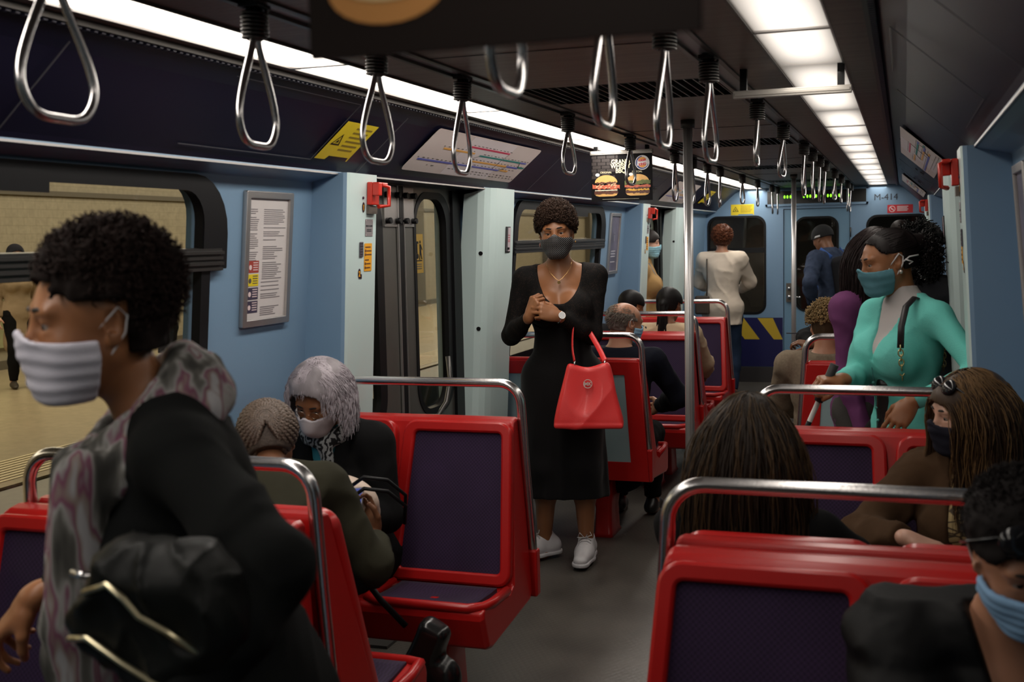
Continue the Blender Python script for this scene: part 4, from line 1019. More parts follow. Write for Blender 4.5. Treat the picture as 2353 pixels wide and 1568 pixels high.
def surface_nets(F, ax):
    S = F < 0; nx, ny, nz = F.shape
    c = np.zeros((nx-1, ny-1, nz-1), np.int8)
    for i in (0, 1):
        for j in (0, 1):
            for k in (0, 1): c += S[i:nx-1+i, j:ny-1+j, k:nz-1+k]
    act = (c > 0) & (c < 8); I, J, K = np.nonzero(act)
    if len(I) == 0: return np.zeros((0, 3)), np.zeros((0, 4), int)
    idx = np.full(act.shape, -1, np.int64); idx[I, J, K] = np.arange(len(I))
    X, Y, Z = ax; acc = np.zeros((len(I), 3)); cnt = np.zeros(len(I))
    cor = [(i, j, k) for i in (0, 1) for j in (0, 1) for k in (0, 1)]
    val = {q: F[I+q[0], J+q[1], K+q[2]].astype(float) for q in cor}
    for a in cor:
        for d in range(3):
            if a[d]: continue
            b = list(a); b[d] = 1; b = tuple(b); fa, fb = val[a], val[b]; x = (fa < 0) != (fb < 0)
            t = np.where(x, fa/np.where(x, fa-fb, 1), 0)
            pa = np.stack([X[I+a[0]], Y[J+a[1]], Z[K+a[2]]], 1); pb = np.stack([X[I+b[0]], Y[J+b[1]], Z[K+b[2]]], 1)
            p = pa+(pb-pa)*t[:, None]; acc += p*x[:, None]; cnt += x
    vs = acc/cnt[:, None]; quads = []
    for d in range(3):
        sl0 = [slice(1, -1)]*3; sl0[d] = slice(0, F.shape[d]-1); sl1 = list(sl0); sl1[d] = slice(1, F.shape[d])
        A = S[tuple(sl0)]; B = S[tuple(sl1)]; e = np.nonzero(A != B); inside = A[e]
        g = [e[0]+(0 if d == 0 else 1), e[1]+(0 if d == 1 else 1), e[2]+(0 if d == 2 else 1)]
        u, v = [(1, 2), (2, 0), (0, 1)][d]
        def at_(du, dv):
            q = [g[0].copy(), g[1].copy(), g[2].copy()]; q[u] = q[u]-1+du; q[v] = q[v]-1+dv
            return idx[q[0], q[1], q[2]]
        Q = np.stack([at_(0, 0), at_(1, 0), at_(1, 1), at_(0, 1)], 1)
        Q[~inside] = Q[~inside][:, ::-1]; quads.append(Q)
    Q = np.concatenate(quads); Q = Q[(Q >= 0).all(1)]
    return vs, Q
def rot(ax, deg):
    a = R(deg); c, s = math.cos(a), math.sin(a)
    if ax == 'x': return np.array([[1, 0, 0], [0, c, -s], [0, s, c]])
    if ax == 'y': return np.array([[c, 0, s], [0, 1, 0], [-s, 0, c]])
    return np.array([[c, -s, 0], [s, c, 0], [0, 0, 1]])
def ik(a, b, l1, l2, pole):
    """elbow/knee position for a two-bone limb"""
    d = b-a; L = np.linalg.norm(d)
    if L > (l1+l2)*.999: b = a+d*((l1+l2)*.999/L); d = b-a; L = np.linalg.norm(d)
    x = (l1*l1-l2*l2+L*L)/(2*L); h = math.sqrt(max(0, l1*l1-x*x)); u = d/L
    p = np.asarray(pole, float); p = p-u*(p@u); p = nrm(p)
    return a+u*x+p*h, b
SKINS = {'dark': (.085, .034, .018), 'brown': (.20, .085, .042), 'tan': (.42, .20, .12), 'fair': (.60, .34, .25), 'deep': (.055, .023, .013), 'warm': (.30, .125, .055)}
def skin(k): return mat('skin_'+k, SKINS[k], .42, noise=.10, nscale=12, bump=.12, bscale=350, sub=.06, spec=.4)
def cloth(name, col, rough=.85, bump=.35, bscale=420, sheen=.0, noise=.12, nscale=8, spec=.12, **kw): return mat(name, tuple(v*(.55 if max(col) < .06 else 1) for v in col), rough, bump=bump, bscale=bscale, sheen=sheen, noise=noise, nscale=nscale, spec=spec, **kw)
def hairm(name, col, rough=.55, stretch=None): return mat(name, col, rough, noise=.5, nscale=30, bump=.5, bscale=90, stretch=stretch or (1, 1, .12), spec=.18)

class Person:
    """local frame: faces +y, right hand side is -x... (x to the figure's left is -x); z up. Units metres, figure height H"""
    def __init__(s, label, loc, yaw, H=1.68, sex='f', skinm='brown', pose='stand', pelvis=None, lean=(0, 0), twist=0, head=(0, 0, 0), build=1.0, seat=.45, step=.0085, bust=1.0, neck_fwd=0, group=None, cat='person'):
        s.root = thing('person', label, cat, loc, yaw, group); s.loc = V(*loc); s.yaw = yaw; s.H = H; q = H/1.70; s.q = q; s.sex = sex; s.build = build; s.step = step; s.bust = bust
        s.skin = skin(skinm); s.pose = pose; s.names = {}
        c, sn = math.cos(yaw), math.sin(yaw); s.Rw = np.array([[c, -sn, 0], [sn, c, 0], [0, 0, 1]])
        pz = .905*q if pose == 'stand' else seat+.085*q
        s.pel = V(*(pelvis if pelvis is not None else (0, 0, pz)))
        # spine frame: lean=(forward deg, sideways deg)
        s.Rt = rot('z', twist*.5) @ rot('x', -lean[0]*.6) @ rot('y', lean[1]*.6)
        s.Rc = rot('z', twist) @ rot('x', -lean[0]) @ rot('y', lean[1])
        s.waist = s.pel + s.Rt @ V(0, 0, .14*q)
        s.chest = s.waist + s.Rc @ V(0, 0, .20*q)
        s.nb = s.chest + s.Rc @ V(0, -.012*q, .175*q)          # neck base
        s.Rh = rot('z', head[0]) @ rot('x', -head[1]) @ rot('y', head[2])
        s.hc = s.nb + s.Rc @ V(0, .012*q+neck_fwd, .045*q) + s.Rh @ V(0, .018*q, .118*q)   # head centre
        sw = (.172 if sex == 'f' else .192)*q*(.75+.25*build)
        s.sh = {1: s.nb + s.Rc @ V(sw, 0, -.045*q), -1: s.nb + s.Rc @ V(-sw, 0, -.045*q)}
        s.hip = {1: s.pel + V(.088*q, 0, -.01), -1: s.pel + V(-.088*q, 0, -.01)}
        s.la, s.lf = .285*q, .25*q; s.lt, s.ls = .43*q, .405*q
        s.arm = {}; s.leg = {}; s.hand = {}
        for k in (1, -1):
            s.set_arm(k, s.sh[k]+V(k*.06, .02, -.52*q), (k*.3, -1, 0))
            if pose == 'stand': s.set_leg(k, V(k*.10*q, -.0, .075*q), (0, 1, 0), foot=(k*.12, 1, 0))
            else: s.set_leg(k, V(k*.11*q, s.pel[1]+.44*q, .075*q), (0, 1, 1), foot=(k*.1, 1, 0))
    # world -> local
    def L(s, p): return s.Rw.T @ (np.asarray(p, float)-s.loc)
    def W(s, p): return s.Rw @ np.asarray(p, float)+s.loc
    def set_arm(s, k, wrist, pole, hd=None, hn=None, curl=25, curls=None, thumb=.5, spread=1.0):
        """k=+1: the arm on local +x. hd: direction of the fingers, hn: outward normal of the back of the hand"""
        e, w_ = ik(s.sh[k], np.asarray(wrist, float), s.la, s.lf, pole); s.arm[k] = (s.sh[k], e, w_)
        f = nrm(w_-e); hd = nrm(hd) if hd is not None else f
        hn = np.asarray(hn, float) if hn is not None else V(k, 0, 0.01); hn = nrm(hn-hd*(hn@hd)); s.hand[k] = (hd, hn, curl, curls, thumb, spread)
    def place_head(s, tgt, zmax=.08):
        """slide the whole figure so that its head comes to a known place"""
        d = np.asarray(tgt)-s.W(s.hc); s.loc = s.loc+V(d[0], d[1], 0); s.root.location.x += d[0]; s.root.location.y += d[1]; dz = V(0, 0, max(-zmax, min(zmax, d[2])))
        s.pel = s.pel+dz; s.waist = s.waist+dz; s.chest = s.chest+dz; s.nb = s.nb+dz; s.hc = s.hc+dz
        for k in (1, -1):
            s.sh[k] = s.sh[k]+dz; s.hip[k] = s.hip[k]+dz; h, kn, an, ft = s.leg[k]; s.set_leg(k, an, kn-(h+an)/2, ft); s.arm[k] = tuple(q+dz for q in s.arm[k])
    def set_arm2(s, k, elbow, wrist, **kw):
        """arm through a given elbow and wrist"""
        a = s.sh[k]; e = a+nrm(np.asarray(elbow)-a)*s.la; w_ = e+nrm(np.asarray(wrist)-e)*s.lf
        s.set_arm(k, w_, e-(a+w_)/2, **kw)
    def set_leg(s, k, ankle, pole, foot=(0, 1, 0)):
        kn, an = ik(s.hip[k], np.asarray(ankle, float), s.lt, s.ls, pole); s.leg[k] = (s.hip[k], kn, an, nrm(foot))
    def bounds(s, extra=()):
        P = [s.hc, s.pel]+[p for k in (1, -1) for p in s.arm[k]]+[p for k in (1, -1) for p in s.leg[k][:3]]+list(extra)
        P = np.array(P); return P.min(0)-.2, P.max(0)+.2
    def head_prims(s, F, off=0, face=True, ears=True):
        q = s.q*.98; Rh = s.Rh; C = s.hc; e = lambda c, r, k=.02, op='add', Rx=None: F.ell(C+Rh @ (V(*c)*q), V(*r)*q+(off if op == 'add' else 0), Rh if Rx is None else Rh @ Rx, k*q, op)
        cn = lambda a, b, ra, rb, k=.02, op='add': F.cone(C+Rh @ (V(*a)*q), C+Rh @ (V(*b)*q), ra*q+off, rb*q+off, k*q, op)
        e((0, -.018, .032), (.074, .092, .080), .03); e((0, .02, .02), (.068, .072, .072), .03)
        e((0, .030, -.035), (.058, .060, .078), .03)
        if face:
            for k in (1, -1):
                cn((k*.050, .0, -.048), (k*.020, .058, -.094), .017, .014, .03)
                e((k*.040, .058, -.030), (.022, .022, .022), .025)
                e((k*.028, .080, .024), (.024, .012, .009), .02)
            e((0, .068, -.094), (.022, .020, .017), .02)
            for k in (1, -1): e((k*.031, .099, .003), (.018, .018, .0115), .010, 'cut')
            cn((0, .086, .012), (0, .106, -.026), .0075, .0105, .014)
            for k in (1, -1): e((k*.012, .098, -.030), (.008, .010, .007), .008)
            e((0, .088, -.058), (.023, .009, .0065), .008); e((0, .086, -.069), (.019, .009, .007), .008)
            for k in (1, -1):      # lids
                e((k*.031, .0768, .0092), (.0168, .0137, .0066), .005); e((k*.031, .0758, -.0072), (.016, .0127, .0052), .005)
        if ears:
            for k in (1, -1):
                Rx = rot('z', k*-18)@rot('x', -8)
                e((k*.077, -.008, -.002), (.006, .019, .031), .008, 'add', Rx); e((k*.080, -.003, .002), (.005, .010, .019), .006, 'cut', Rx)
                e((k*.075, -.004, -.026), (.006, .009, .010), .006)
    def hand_prims(s, k, F, r0=1.0):
        q = s.q*(.98 if s.sex == 'f' else 1.06); w_ = s.arm[k][2]; hd, hn, curl, curls, th, spr = s.hand[k]; sd = np.cross(hd, hn)*(1)   # across the palm
        # thumb side: chosen so that with fingers forward and back of hand up the thumb points inward
        ts = sd*(-k)
        pal = w_+hd*.045*q
        F.cone(w_-hd*.01, w_+hd*.025*q, .024*q, .026*q, .02, flat=(hn, .78))
        fx = [(-.030, .078, .0), (-.010, .084, -.004), (.010, .081, -.003), (.029, .072, .0)]       # from little?? side to thumb side ordering below
        base = []
        for i, (o, l, d) in enumerate([(.030, .083, 0), (.0105, .088, .002), (-.0095, .084, .001), (-.028, .076, -.003)]):  # index .. little
            b = w_+hd*l*q+ts*o*q+hn*d*q; base.append(b)
            F.cone(w_+hd*.022*q+ts*o*.62*q, b, .0145*q, .0105*q, .013, flat=(hn, .85))
        F.ell(w_+hd*.05*q-hn*.004*q, V(.036, .040, .013)*q, np.stack([ts, hd, hn], 1), .012)
        F.ell(w_+hd*.035*q+ts*.026*q-hn*.010*q, V(.017, .028, .014)*q, np.stack([ts, hd, hn], 1), .012)
        lens = [(.040, .024, .020), (.044, .028, .021), (.041, .026, .020), (.032, .019, .018)]
        for i, b in enumerate(base):
            c = curls[i] if curls else curl*(.85+.12*i); d = nrm(hd+ts*(.10-.075*i)*spr); p = b; r = [.0092, .0085, .0088, .0075][i]*q*r0; a = 0
            for j, l in enumerate(lens[i]):
                a += c*(.8 if j == 0 else 1.0); dd = d*math.cos(R(a))-hn*math.sin(R(a)); p2 = p+dd*l*q
                F.cone(p, p2, r*(1-.08*j), r*(.90-.08*j), .0035); p = p2
        # thumb leaves the side of the palm near its base
        b = w_+hd*.022*q+ts*.024*q-hn*.008*q; d1 = nrm(hd*.70+ts*.75-hn*(.25+.5*th)); p1 = b+d1*.036*q; d2 = nrm(hd*.95+ts*(.35-.5*th)-hn*(.25+.8*th)); p2 = p1+d2*.032*q; d3 = nrm(hd+ts*(.1-.9*th)-hn*(.3+.9*th)); p3 = p2+d3*.024*q
        F.cone(b, p1, .0155*q, .0115*q, .010); F.cone(p1, p2, .0108*q, .0098*q, .004); F.cone(p2, p3, .0098*q, .0082*q, .003)
    def torso(s, F, off=0, belly=0, k=.05, bust=None, low=True, shoulders=True):
        q = s.q; b = s.build; fem = s.sex == 'f'; Rc, Rt = s.Rc, s.Rt; bu = s.bust if bust is None else bust
        E = lambda c, r, Rm, kk=k, op='add': F.ell(c, V(*r)+off, Rm, kk, op)
        if low: E(s.pel+V(0, -.012, .0), (.165*q*b, .118*q*b, .115*q), s.Rt); 
        E(s.waist, ((.118 if fem else .135)*q*b+belly*.3, .090*q*b+belly*.5, .14*q), Rt)
        if belly: E(s.waist+Rt @ V(0, .04, -.03), (.12*q*b+belly*.5, .08*q+belly, .13*q), Rt)
        E(s.chest+Rc @ V(0, -.005, -.02*q), ((.142 if fem else .158)*q*(.6+.4*b), .100*q*(.5+.5*b), .15*q), Rc)
        E(s.chest+Rc @ V(0, -.018*q, .075*q), ((.150 if fem else .172)*q*(.8+.2*b), .082*q, .085*q), Rc)
        if shoulders:
            for kk in (1, -1):
                F.cone(s.nb+Rc @ V(kk*.04*q, -.012*q, -.005), s.sh[kk]+Rc @ V(-kk*.01, -.004, -.008), .036*q+off, .046*q*(.8+.2*b)+off, k)
        if fem:
            for kk in (1, -1): E(s.chest+Rc @ V(kk*.068*q, .080*q*(.5+.5*b)+.012*(bu-1), -.015*q), (.062*q*bu, .056*q*bu, .062*q*bu), Rc, .035)
    def arms(s, F, off=0, w0=1.0, k=.03, sides=(1, -1), to=1.0):
        b = s.build; q = s.q; m = .92 if s.sex == 'f' else 1.05
        for kk in sides:
            a, e, w_ = s.arm[kk]
            F.cone(a, e, .046*q*b*m*w0+off, .036*q*b*m*w0+off, k)
            F.cone(e, e+(w_-e)*.35, .036*q*b*m*w0+off, .036*q*(.3+.7*b)*m*w0+off, k); F.cone(e+(w_-e)*.35, e+(w_-e)*to, .036*q*(.3+.7*b)*m*w0+off, .0235*q*m+(off if to > .9 else off), k)
    def legs(s, F, off=0, k=.035, sides=(1, -1), w0=1.0, feet=False, to=1.0):
        b = s.build; q = s.q
        for kk in sides:
            h, kn, an, ft = s.leg[kk]
            F.cone(h, kn, .084*q*b*w0+off, .052*q*(.5+.5*b)*w0+off, k)
            up = nrm(kn-an); bk = nrm(-ft)
            F.cone(kn, kn+(an-kn)*.35+bk*.012, .050*q*(.5+.5*b)*w0+off, .052*q*(.5+.5*b)*w0+off, k); F.cone(kn+(an-kn)*.35+bk*.012, kn+(an-kn)*to, .052*q*(.5+.5*b)*w0+off, .034*q*w0+off, k)
            if feet:
                z = V(an[0], an[1], .03); F.cone(an, z+ft*.02-V(0, 0, 0), .034*q, .032*q, .02); F.cone(z-ft*.03, z+ft*.14*q, .030*q, .024*q, .03, flat=(V(0, 0, 1), .8))
    def body(s, head_step=.0045, hand_step=.0045, hands=True, face=True, feet=True):
        lo, hi = s.bounds(); fine = [(s.hc-V(.12, .14, .15), s.hc+V(.12, .14, .15), head_step)]
        if hands:
            for k in (1, -1):
                c = s.arm[k][2]+s.hand[k][0]*.07; fine.append((c-.115, c+.115, hand_step))
        F = Field(lo, hi, s.step, fine)
        s.torso(F); s.arms(F); s.legs(F, feet=feet)
        F.cone(s.nb+s.Rc @ V(0, 0, -.03), s.hc+s.Rh @ (V(0, -.022, -.055)*s.q), (.056 if s.sex == 'f' else .066)*s.q, (.047 if s.sex == 'f' else .060)*s.q, .035)
        s.head_prims(F, face=face)
        for k in (1, -1): s.hand_prims(k, F)
        s.bodyo = F.mesh('body', s.skin, s.root)
        if face: s.eyes()
        return s
    def hp(s, x, y, z): return s.hc+s.Rh @ (V(x, y, z)*s.q*.98)
    def eyes(s, closed=False):
        q = s.q*.98
        for k in (1, -1):
            mb = MB(); c = s.hp(k*.031, .0745, .0015); mb.ball(c, .0132*q, 12); o = mb.build('eyeball', mat('eye_white', (.26, .21, .18), .3), s.root)
            mb = MB(); f = s.Rh @ V(0, 1, 0); mb.ball(c+f*.0088*q, .0058*q, 8, rad=(.0066*q, .0062*q, .0066*q)); mb.build('iris', mat('iris_brown', (.015, .008, .005), .15), o)
            mb = MB(); mb.tube([s.hp(k*x, y, z) for x, y, z in ((.012, .0950, .0245), (.022, .0965, .0275), (.034, .0930, .0285), (.046, .0840, .0255), (.054, .0735, .020))], [.0020*q, .0036*q, .0036*q, .0030*q, .0012*q], 6)
            mb.build('eyebrow', mat('brow_dark', (.012, .008, .006), .7), s.root)
    # -------------------------------------------------------------- clothes
    def top(s, name, m, off=.012, sleeves=1.0, neck='round', hem=None, belly=0, w0=1.06, step=None, fold=.0022, low=True, extra=None, arms=(1, -1), collar=False, hemflare=0, neckr=.075, noise_f=38, bust=None, cuff=None):
        lo, hi = s.bounds(); lo = lo-.03; hi = hi+.03; F = Field(lo, hi, step or s.step, ())
        s.torso(F, off, belly, low=low, bust=bust); s.arms(F, off*.75, 1+(w0-1)*.45, to=sleeves, sides=arms)
        F.cone(s.nb+s.Rc @ V(0, -.005, -.04), s.nb+s.Rc @ V(0, .006, .045), .060*s.q+off*.7, .052*s.q+off*.5, .04)
        if hemflare:
            F.cone(s.pel+V(0, 0, .03), s.pel+V(0, -.005, -hemflare), .15*s.q*s.build, .155*s.q*s.build+off, .05, flat=(V(0, 1, 0), .74))
        if extra: extra(F)
        if fold:
            sd_ = len(name)+int(abs(s.loc[0])*100); F.offset_noise(fold*.8, noise_f*.6, seed=sd_); F.folds(fold*2.4, noise_f*.55, seed=sd_+3, stretch=(1, 1, .8)); F.folds(fold*.9, noise_f*1.3, seed=sd_+5)
        U = s.Rc @ V(0, 0, 1); N0 = s.nb
        if neck == 'round': F.half(N0+s.Rc @ V(0, 0, .030), s.Rc @ V(0, -.18, 1))
        elif neck == 'high': F.half(N0+s.Rc @ V(0, 0, .062), s.Rc @ V(0, -.1, 1))
        elif neck == 'v':
            F.half(N0+s.Rc @ V(0, 0, .036), s.Rc @ V(0, -.1, 1))
        elif neck == 'scoop': F.half(N0+s.Rc @ V(0, 0, .024), s.Rc @ V(0, -.45, 1))
        if neck in ('v', 'scoop', 'open'):
            depth = {'v': .20, 'scoop': .17, 'open': .5}[neck]; wd = {'v': .07, 'scoop': .105, 'open': .07}[neck]
            X, Y, Z = F.ax[0][:, None, None], F.ax[1][None, :, None], F.ax[2][None, None, :]
            P = [X-N0[0], Y-N0[1], Z-N0[2]]; c = [sum(P[i]*s.Rc[i, j] for i in range(3)) for j in range(3)]
            t = np.clip(-c[2]/(depth*s.q), -.5, 1.0); half = wd*s.q*(1-t) if neck == 'v' else (wd*s.q*np.sqrt(np.clip(1-np.clip(t, 0, 1)**2, 0, 1)) if neck == 'scoop' else wd*s.q*(.9-.35*t))
            d = np.maximum(np.abs(c[0])-half, np.maximum(-(c[1]-.0), -(c[2]+depth*s.q) if neck != 'open' else -9))
            F.F = np.maximum(F.F, -d.astype(np.float32)*1.0)
        if hem is not None: F.half(V(0, 0, hem), V(0, 0, -1))
        for k in arms:
            a, e, w_ = s.arm[k]; d = nrm(w_-e); p = e+(w_-e)*sleeves
            # trim the sleeve end square
            X, Y, Z = F.ax[0][:, None, None], F.ax[1][None, :, None], F.ax[2][None, None, :]
            dd = (X-p[0])*d[0]+(Y-p[1])*d[1]+(Z-p[2])*d[2]; rr = np.sqrt((X-p[0])**2+(Y-p[1])**2+(Z-p[2])**2)
            F.F = np.where(rr < .11, np.maximum(F.F, dd), F.F).astype(np.float32)
        o = F.mesh(name, m, s.root); return o
    def trousers(s, name, m, off=.012, to=.95, w0=1.1, step=None, waist=.10, fold=.0025):
        lo, hi = s.bounds(); F = Field(lo, V(hi[0], hi[1], s.pel[2]+.3), step or s.step*1.15, ())
        q = s.q; b = s.build; F.ell(s.pel+V(0, -.012, 0), V(.165*q*b, .118*q*b, .115*q)+off, s.Rt, .05); F.ell(s.waist, V(.118*q*b, .09*q*b, .12*q)+off, s.Rt, .05)
        s.legs(F, off, w0=w0, to=to)
        if fold: F.offset_noise(fold, 34, seed=5); F.folds(fold*1.6, 22, seed=6)
        F.half(s.pel+s.Rt @ V(0, 0, waist), s.Rt @ V(0, 0, 1))
        for k in (1, -1):
            p = s.leg[k][1]+(s.leg[k][2]-s.leg[k][1])*to; F_ = F.ax; X, Y, Z = F_[0][:, None, None], F_[1][None, :, None], F_[2][None, None, :]
            d = nrm(s.leg[k][2]-s.leg[k][1]); dd = (X-p[0])*d[0]+(Y-p[1])*d[1]+(Z-p[2])*d[2]; rr = np.sqrt((X-p[0])**2+(Y-p[1])**2+(Z-p[2])**2)
            F.F = np.where(rr < .15, np.maximum(F.F, dd), F.F).astype(np.float32)
        return F.mesh(name, m, s.root)
    def shoes(s, m, sole=None, step=.006, big=1.0, laces=None):
        for k in (1, -1):
            an, ft = s.leg[k][2], s.leg[k][3]; sd = np.cross(ft, V(0, 0, 1)); q = s.q*big; c = V(an[0], an[1], an[2]-.075*s.q)
            F = Field(c-V(.26, .26, .03), c+V(.26, .26, .17), step, ())
            A = lambda f, u, z: c+ft*f*q+sd*u*q+V(0, 0, z*q)
            F.cone(A(-.045, 0, .034), A(.06, 0, .036), .035*q, .036*q, .02); F.cone(A(.06, 0, .034), A(.150, .004, .026), .038*q, .030*q, .03, flat=(V(0, 0, 1), .8))
            F.cone(A(-.03, 0, .05), A(-.005, 0, .085), .036*q, .036*q, .03); F.cone(A(.03, 0, .06), A(.09, 0, .042), .028*q, .026*q, .03)
            F.ell(A(-.010, 0, .112), V(.018, .018, .036)*q, None, .006, 'cut')
            F.half(c+V(0, 0, .012), V(0, 0, -1))
            sh = F.mesh('shoe', m, s.root)
            if sole:
                F = Field(c-V(.26, .26, .02), c+V(.26, .26, .05), step, ())
                F.cone(A(-.045, 0, .012), A(.05, .0, .012), .040*q, .039*q, .03); F.cone(A(.05, 0, .012), A(.148, .004, .012), .041*q, .036*q, .03)
                F.half(c+V(0, 0, .020), V(0, 0, 1)); F.half(c+V(0, 0, .001), V(0, 0, -1)); F.mesh('sole', sole, sh)
            if laces:
                mb = MB()
                for i in range(5):
                    f = .040+i*.016; z = .098-i*.0090; mb.tube([A(f, -.026, z-.016), A(f+.004, -.012, z-.002), A(f+.006, .012, z-.002), A(f+.010, .026, z-.016)], .0026*q, 6)
                mb.tube([A(.045, -.004, .098), A(.035, -.018, .125), A(.048, -.030, .108), A(.050, -.002, .098)], .0022*q, 6); mb.tube([A(.045, .004, .098), A(.055, .02, .118), A(.062, .03, .10), A(.050, .002, .098)], .0022*q, 6)
                mb.build('laces', laces, sh)
    # -------------------------------------------------------------- mask
    def mask(s, m, kind='pleat', loops=None, low=0, off=.006, step=.0035, edge=None):
        lo, hi = s.hc-.16, s.hc+.16; F = Field(lo, hi, step, ()); q = s.q*.98; C, Rh = s.hc, s.Rh
        A = lambda x, y, z: C+Rh @ (V(x, y, z)*q)
        F.ell(A(0, .030, -.035), V(.060, .062, .079)*q+off, Rh, .02); F.cone(A(0, .080, -.022), A(0, .082, -.085), .026*q+off, .018*q+off, .04); F.cone(A(0, .095, -.026), A(0, .098, -.032), .016*q+off, .016*q, .03)
        for k in (1, -1): F.cone(A(k*.046, .01, -.045), A(k*.018, .062, -.095), .022*q+off, .018*q+off, .03)
        for k in (1, -1): F.ell(A(k*.040, .048, -.034), V(.030, .034, .034)*q+off*.6, Rh, .02)
        if kind == 'pointed': F.cone(A(0, .09, -.01), A(0, .118, -.062), .008, .012*q, .05)
        X, Y, Z = F.ax[0][:, None, None], F.ax[1][None, :, None], F.ax[2][None, None, :]; P = [X-C[0], Y-C[1], Z-C[2]]
        c = [sum(P[i]*Rh[i, j] for i in range(3))/q for j in range(3)]
        if kind in ('pleat', 'cloth'): F.F = F.F+((.0011 if kind == 'pleat' else .0009)*np.sin(c[2]*(300 if kind == 'pleat' else 200)+1.5*np.sin(c[0]*40+c[2]*30))).astype(np.float32)
        outer = F.F
        # top edge dips from nose to cheek, side edge ends before the ears
        top_ = c[2]-(-.016-low+.016*np.exp(-(c[0]/.022)**2)-.10*np.abs(c[0]))
        d = np.maximum(np.maximum(outer, -(outer+.0075)), np.maximum(top_*q, (-(c[1]-.016-.06*np.abs(c[2]+.05)))*q)); d = np.maximum(d, (-(c[2]+.122))*q)
        F.F = d.astype(np.float32); o = F.mesh('face_mask', m, s.root)
        lm = loops or m
        for k in (1, -1):
            mb = MB(); mb.tube([A(k*.062, .030, -.022), A(k*.073, .008, .000), A(k*.083, -.014, .024), A(k*.086, -.026, .010), A(k*.080, -.022, -.016), A(k*.070, .0, -.048), A(k*.055, .025, -.075)], .0016 if not edge else .0028, 6); mb.build('ear_loop', lm, o)
        if edge:
            mb = MB(); mb.tube([A(k2*.0635, .028, z) for k2, z in ((1, -.02), (1, -.045), (.93, -.072))], .004, 6); mb.build('mask_trim', lm, o)
            mb = MB(); mb.tube([A(k2*-.0635, .028, z) for k2, z in ((1, -.02), (1, -.045), (.93, -.072))], .004, 6); mb.build('mask_trim', lm, o)
        return o
    # -------------------------------------------------------------- hair
    def hair_cap(s, m, thick=.014, front=.055, back=-.06, step=.0045, lump=0, lf=90, fringe=.045, name='hair', side=-.02, top=0, hi_=None, extra=None, earz=.012, fy=.012):
        """hair lying on the skull: front = height of the hairline above the brow"""
        lo, hi = s.hc-V(.2, .2, .2), s.hc+V(.2, .2, .24); F = Field(lo, hi, step, ()); q = s.q*.98; C, Rh = s.hc, s.Rh
        A = lambda x, y, z: C+Rh @ (V(x, y, z)*q)
        F.ell(A(0, -.018, .032), V(.074, .092, .080)*q+thick, Rh, .03); F.ell(A(0, .02, .02), V(.068, .072, .072)*q+thick, Rh, .03)
        if top: F.ell(A(0, -.01, .06+top*.4), V(.068, .075, .06)*q+top, Rh, .03)
        F.ell(A(0, -.04, -.03), V(.055, .055, .06)*q+thick*.8, Rh, .03)
        if extra: extra(F, A)
        if lump: F.offset_noise(lump, lf, seed=11); F.offset_noise(lump*.5, lf*2.1, seed=12)
        X, Y, Z = F.ax[0][:, None, None], F.ax[1][None, :, None], F.ax[2][None, None, :]; P = [X-C[0], Y-C[1], Z-C[2]]
        c = [sum(P[i]*Rh[i, j] for i in range(3))/q for j in range(3)]
        # face opening
        face = np.maximum(np.maximum(-(c[1]-fy), c[2]-(front-.25*np.abs(c[0])-1.2*np.maximum(np.abs(c[0])-.050, 0))), np.abs(c[0])-.2)
        F.F = np.maximum(F.F, -face*q*1.0).astype(np.float32)
        ear = np.maximum(c[2]-(earz), -(c[1]+.030)); F.F = np.maximum(F.F, -ear*q).astype(np.float32)
        F.F = np.maximum(F.F, (-(c[2]-back))*q).astype(np.float32)
        return F.mesh(name, m, s.root)
    def curls(s, m, n=900, r=.095, size=.010, seed=1, zmin=-.05, front=.05, name='curl_strands', th=.0011, parent=None, lift=(0, 0, .02), rad=(.085, .100, .095), turns=2.2, stuff=True, earz=.012):
        rs = np.random.RandomState(seed); q = s.q*.98; mb = MB()
        for i in range(n):
            while True:
                d = rs.normal(size=3); d /= np.linalg.norm(d); p = V(*lift)+d*V(*rad)
                if p[2] < zmin: continue
                if p[1] > .016 and p[2] < front-.25*abs(p[0])-1.0*max(abs(p[0])-.055, 0): continue
                if p[2] < earz and p[1] > -.03: continue
                break
            a = nrm(np.cross(d, rs.normal(size=3))); b = np.cross(d, a); h = size*(.8+rs.rand()*1.2); w_ = size*(.28+.3*rs.rand()); ph = rs.rand()*6.28; pts = []
            for j in range(9):
                t = j/8; an = ph+t*turns*6.28; pts.append(s.hp(*(p+d*(h*1.6*t-.006)+a*w_*math.cos(an)+b*w_*math.sin(an)+a*h*.5*t)))
            mb.tube(pts, th, 3)
        return mb.build(name, m, parent if parent is not None else s.root)
    def strands(s, m, n=260, length=.35, r=.0020, seed=1, part=0.0, name='hair_strands', gather=None, front=.04, wav=.006, out=.012, chestr=.11, zroot=.0, drop=.94, faceclear=.062, zs=-.0, parent=None, tipr=.3, clearz=.05, cleary=.01, dropface=False):
        """long strands: roots on the scalp, combed away from the parting, then hanging and resting on neck and shoulders"""
        rs = np.random.RandomState(seed); q = s.q*.98; Rh = s.Rh
        er = V(.074, .092, .080)*q+out; ec = s.hc+Rh @ (V(0, -.018, .032)*q)
        d = rs.normal(size=(n*4, 3)); d /= np.linalg.norm(d, axis=1)[:, None]
        ok = (d[:, 2] > zroot) & ~((d[:, 1] > .45) & (d[:, 2] < front*10)); d = d[ok][:n]; n = len(d)
        P = ec+(d*er) @ Rh.T; paths = [P.copy()]
        side = np.sign(d[:, 0]-part+1e-6)
        fr = np.clip(d[:, 1]*1.5+.6, 0, 1); dirv = np.stack([side*.9*fr+(1-fr)*d[:, 0]*1.1, -.35*fr-.8*(1-fr), -.5*np.ones(n)], 1) @ Rh.T
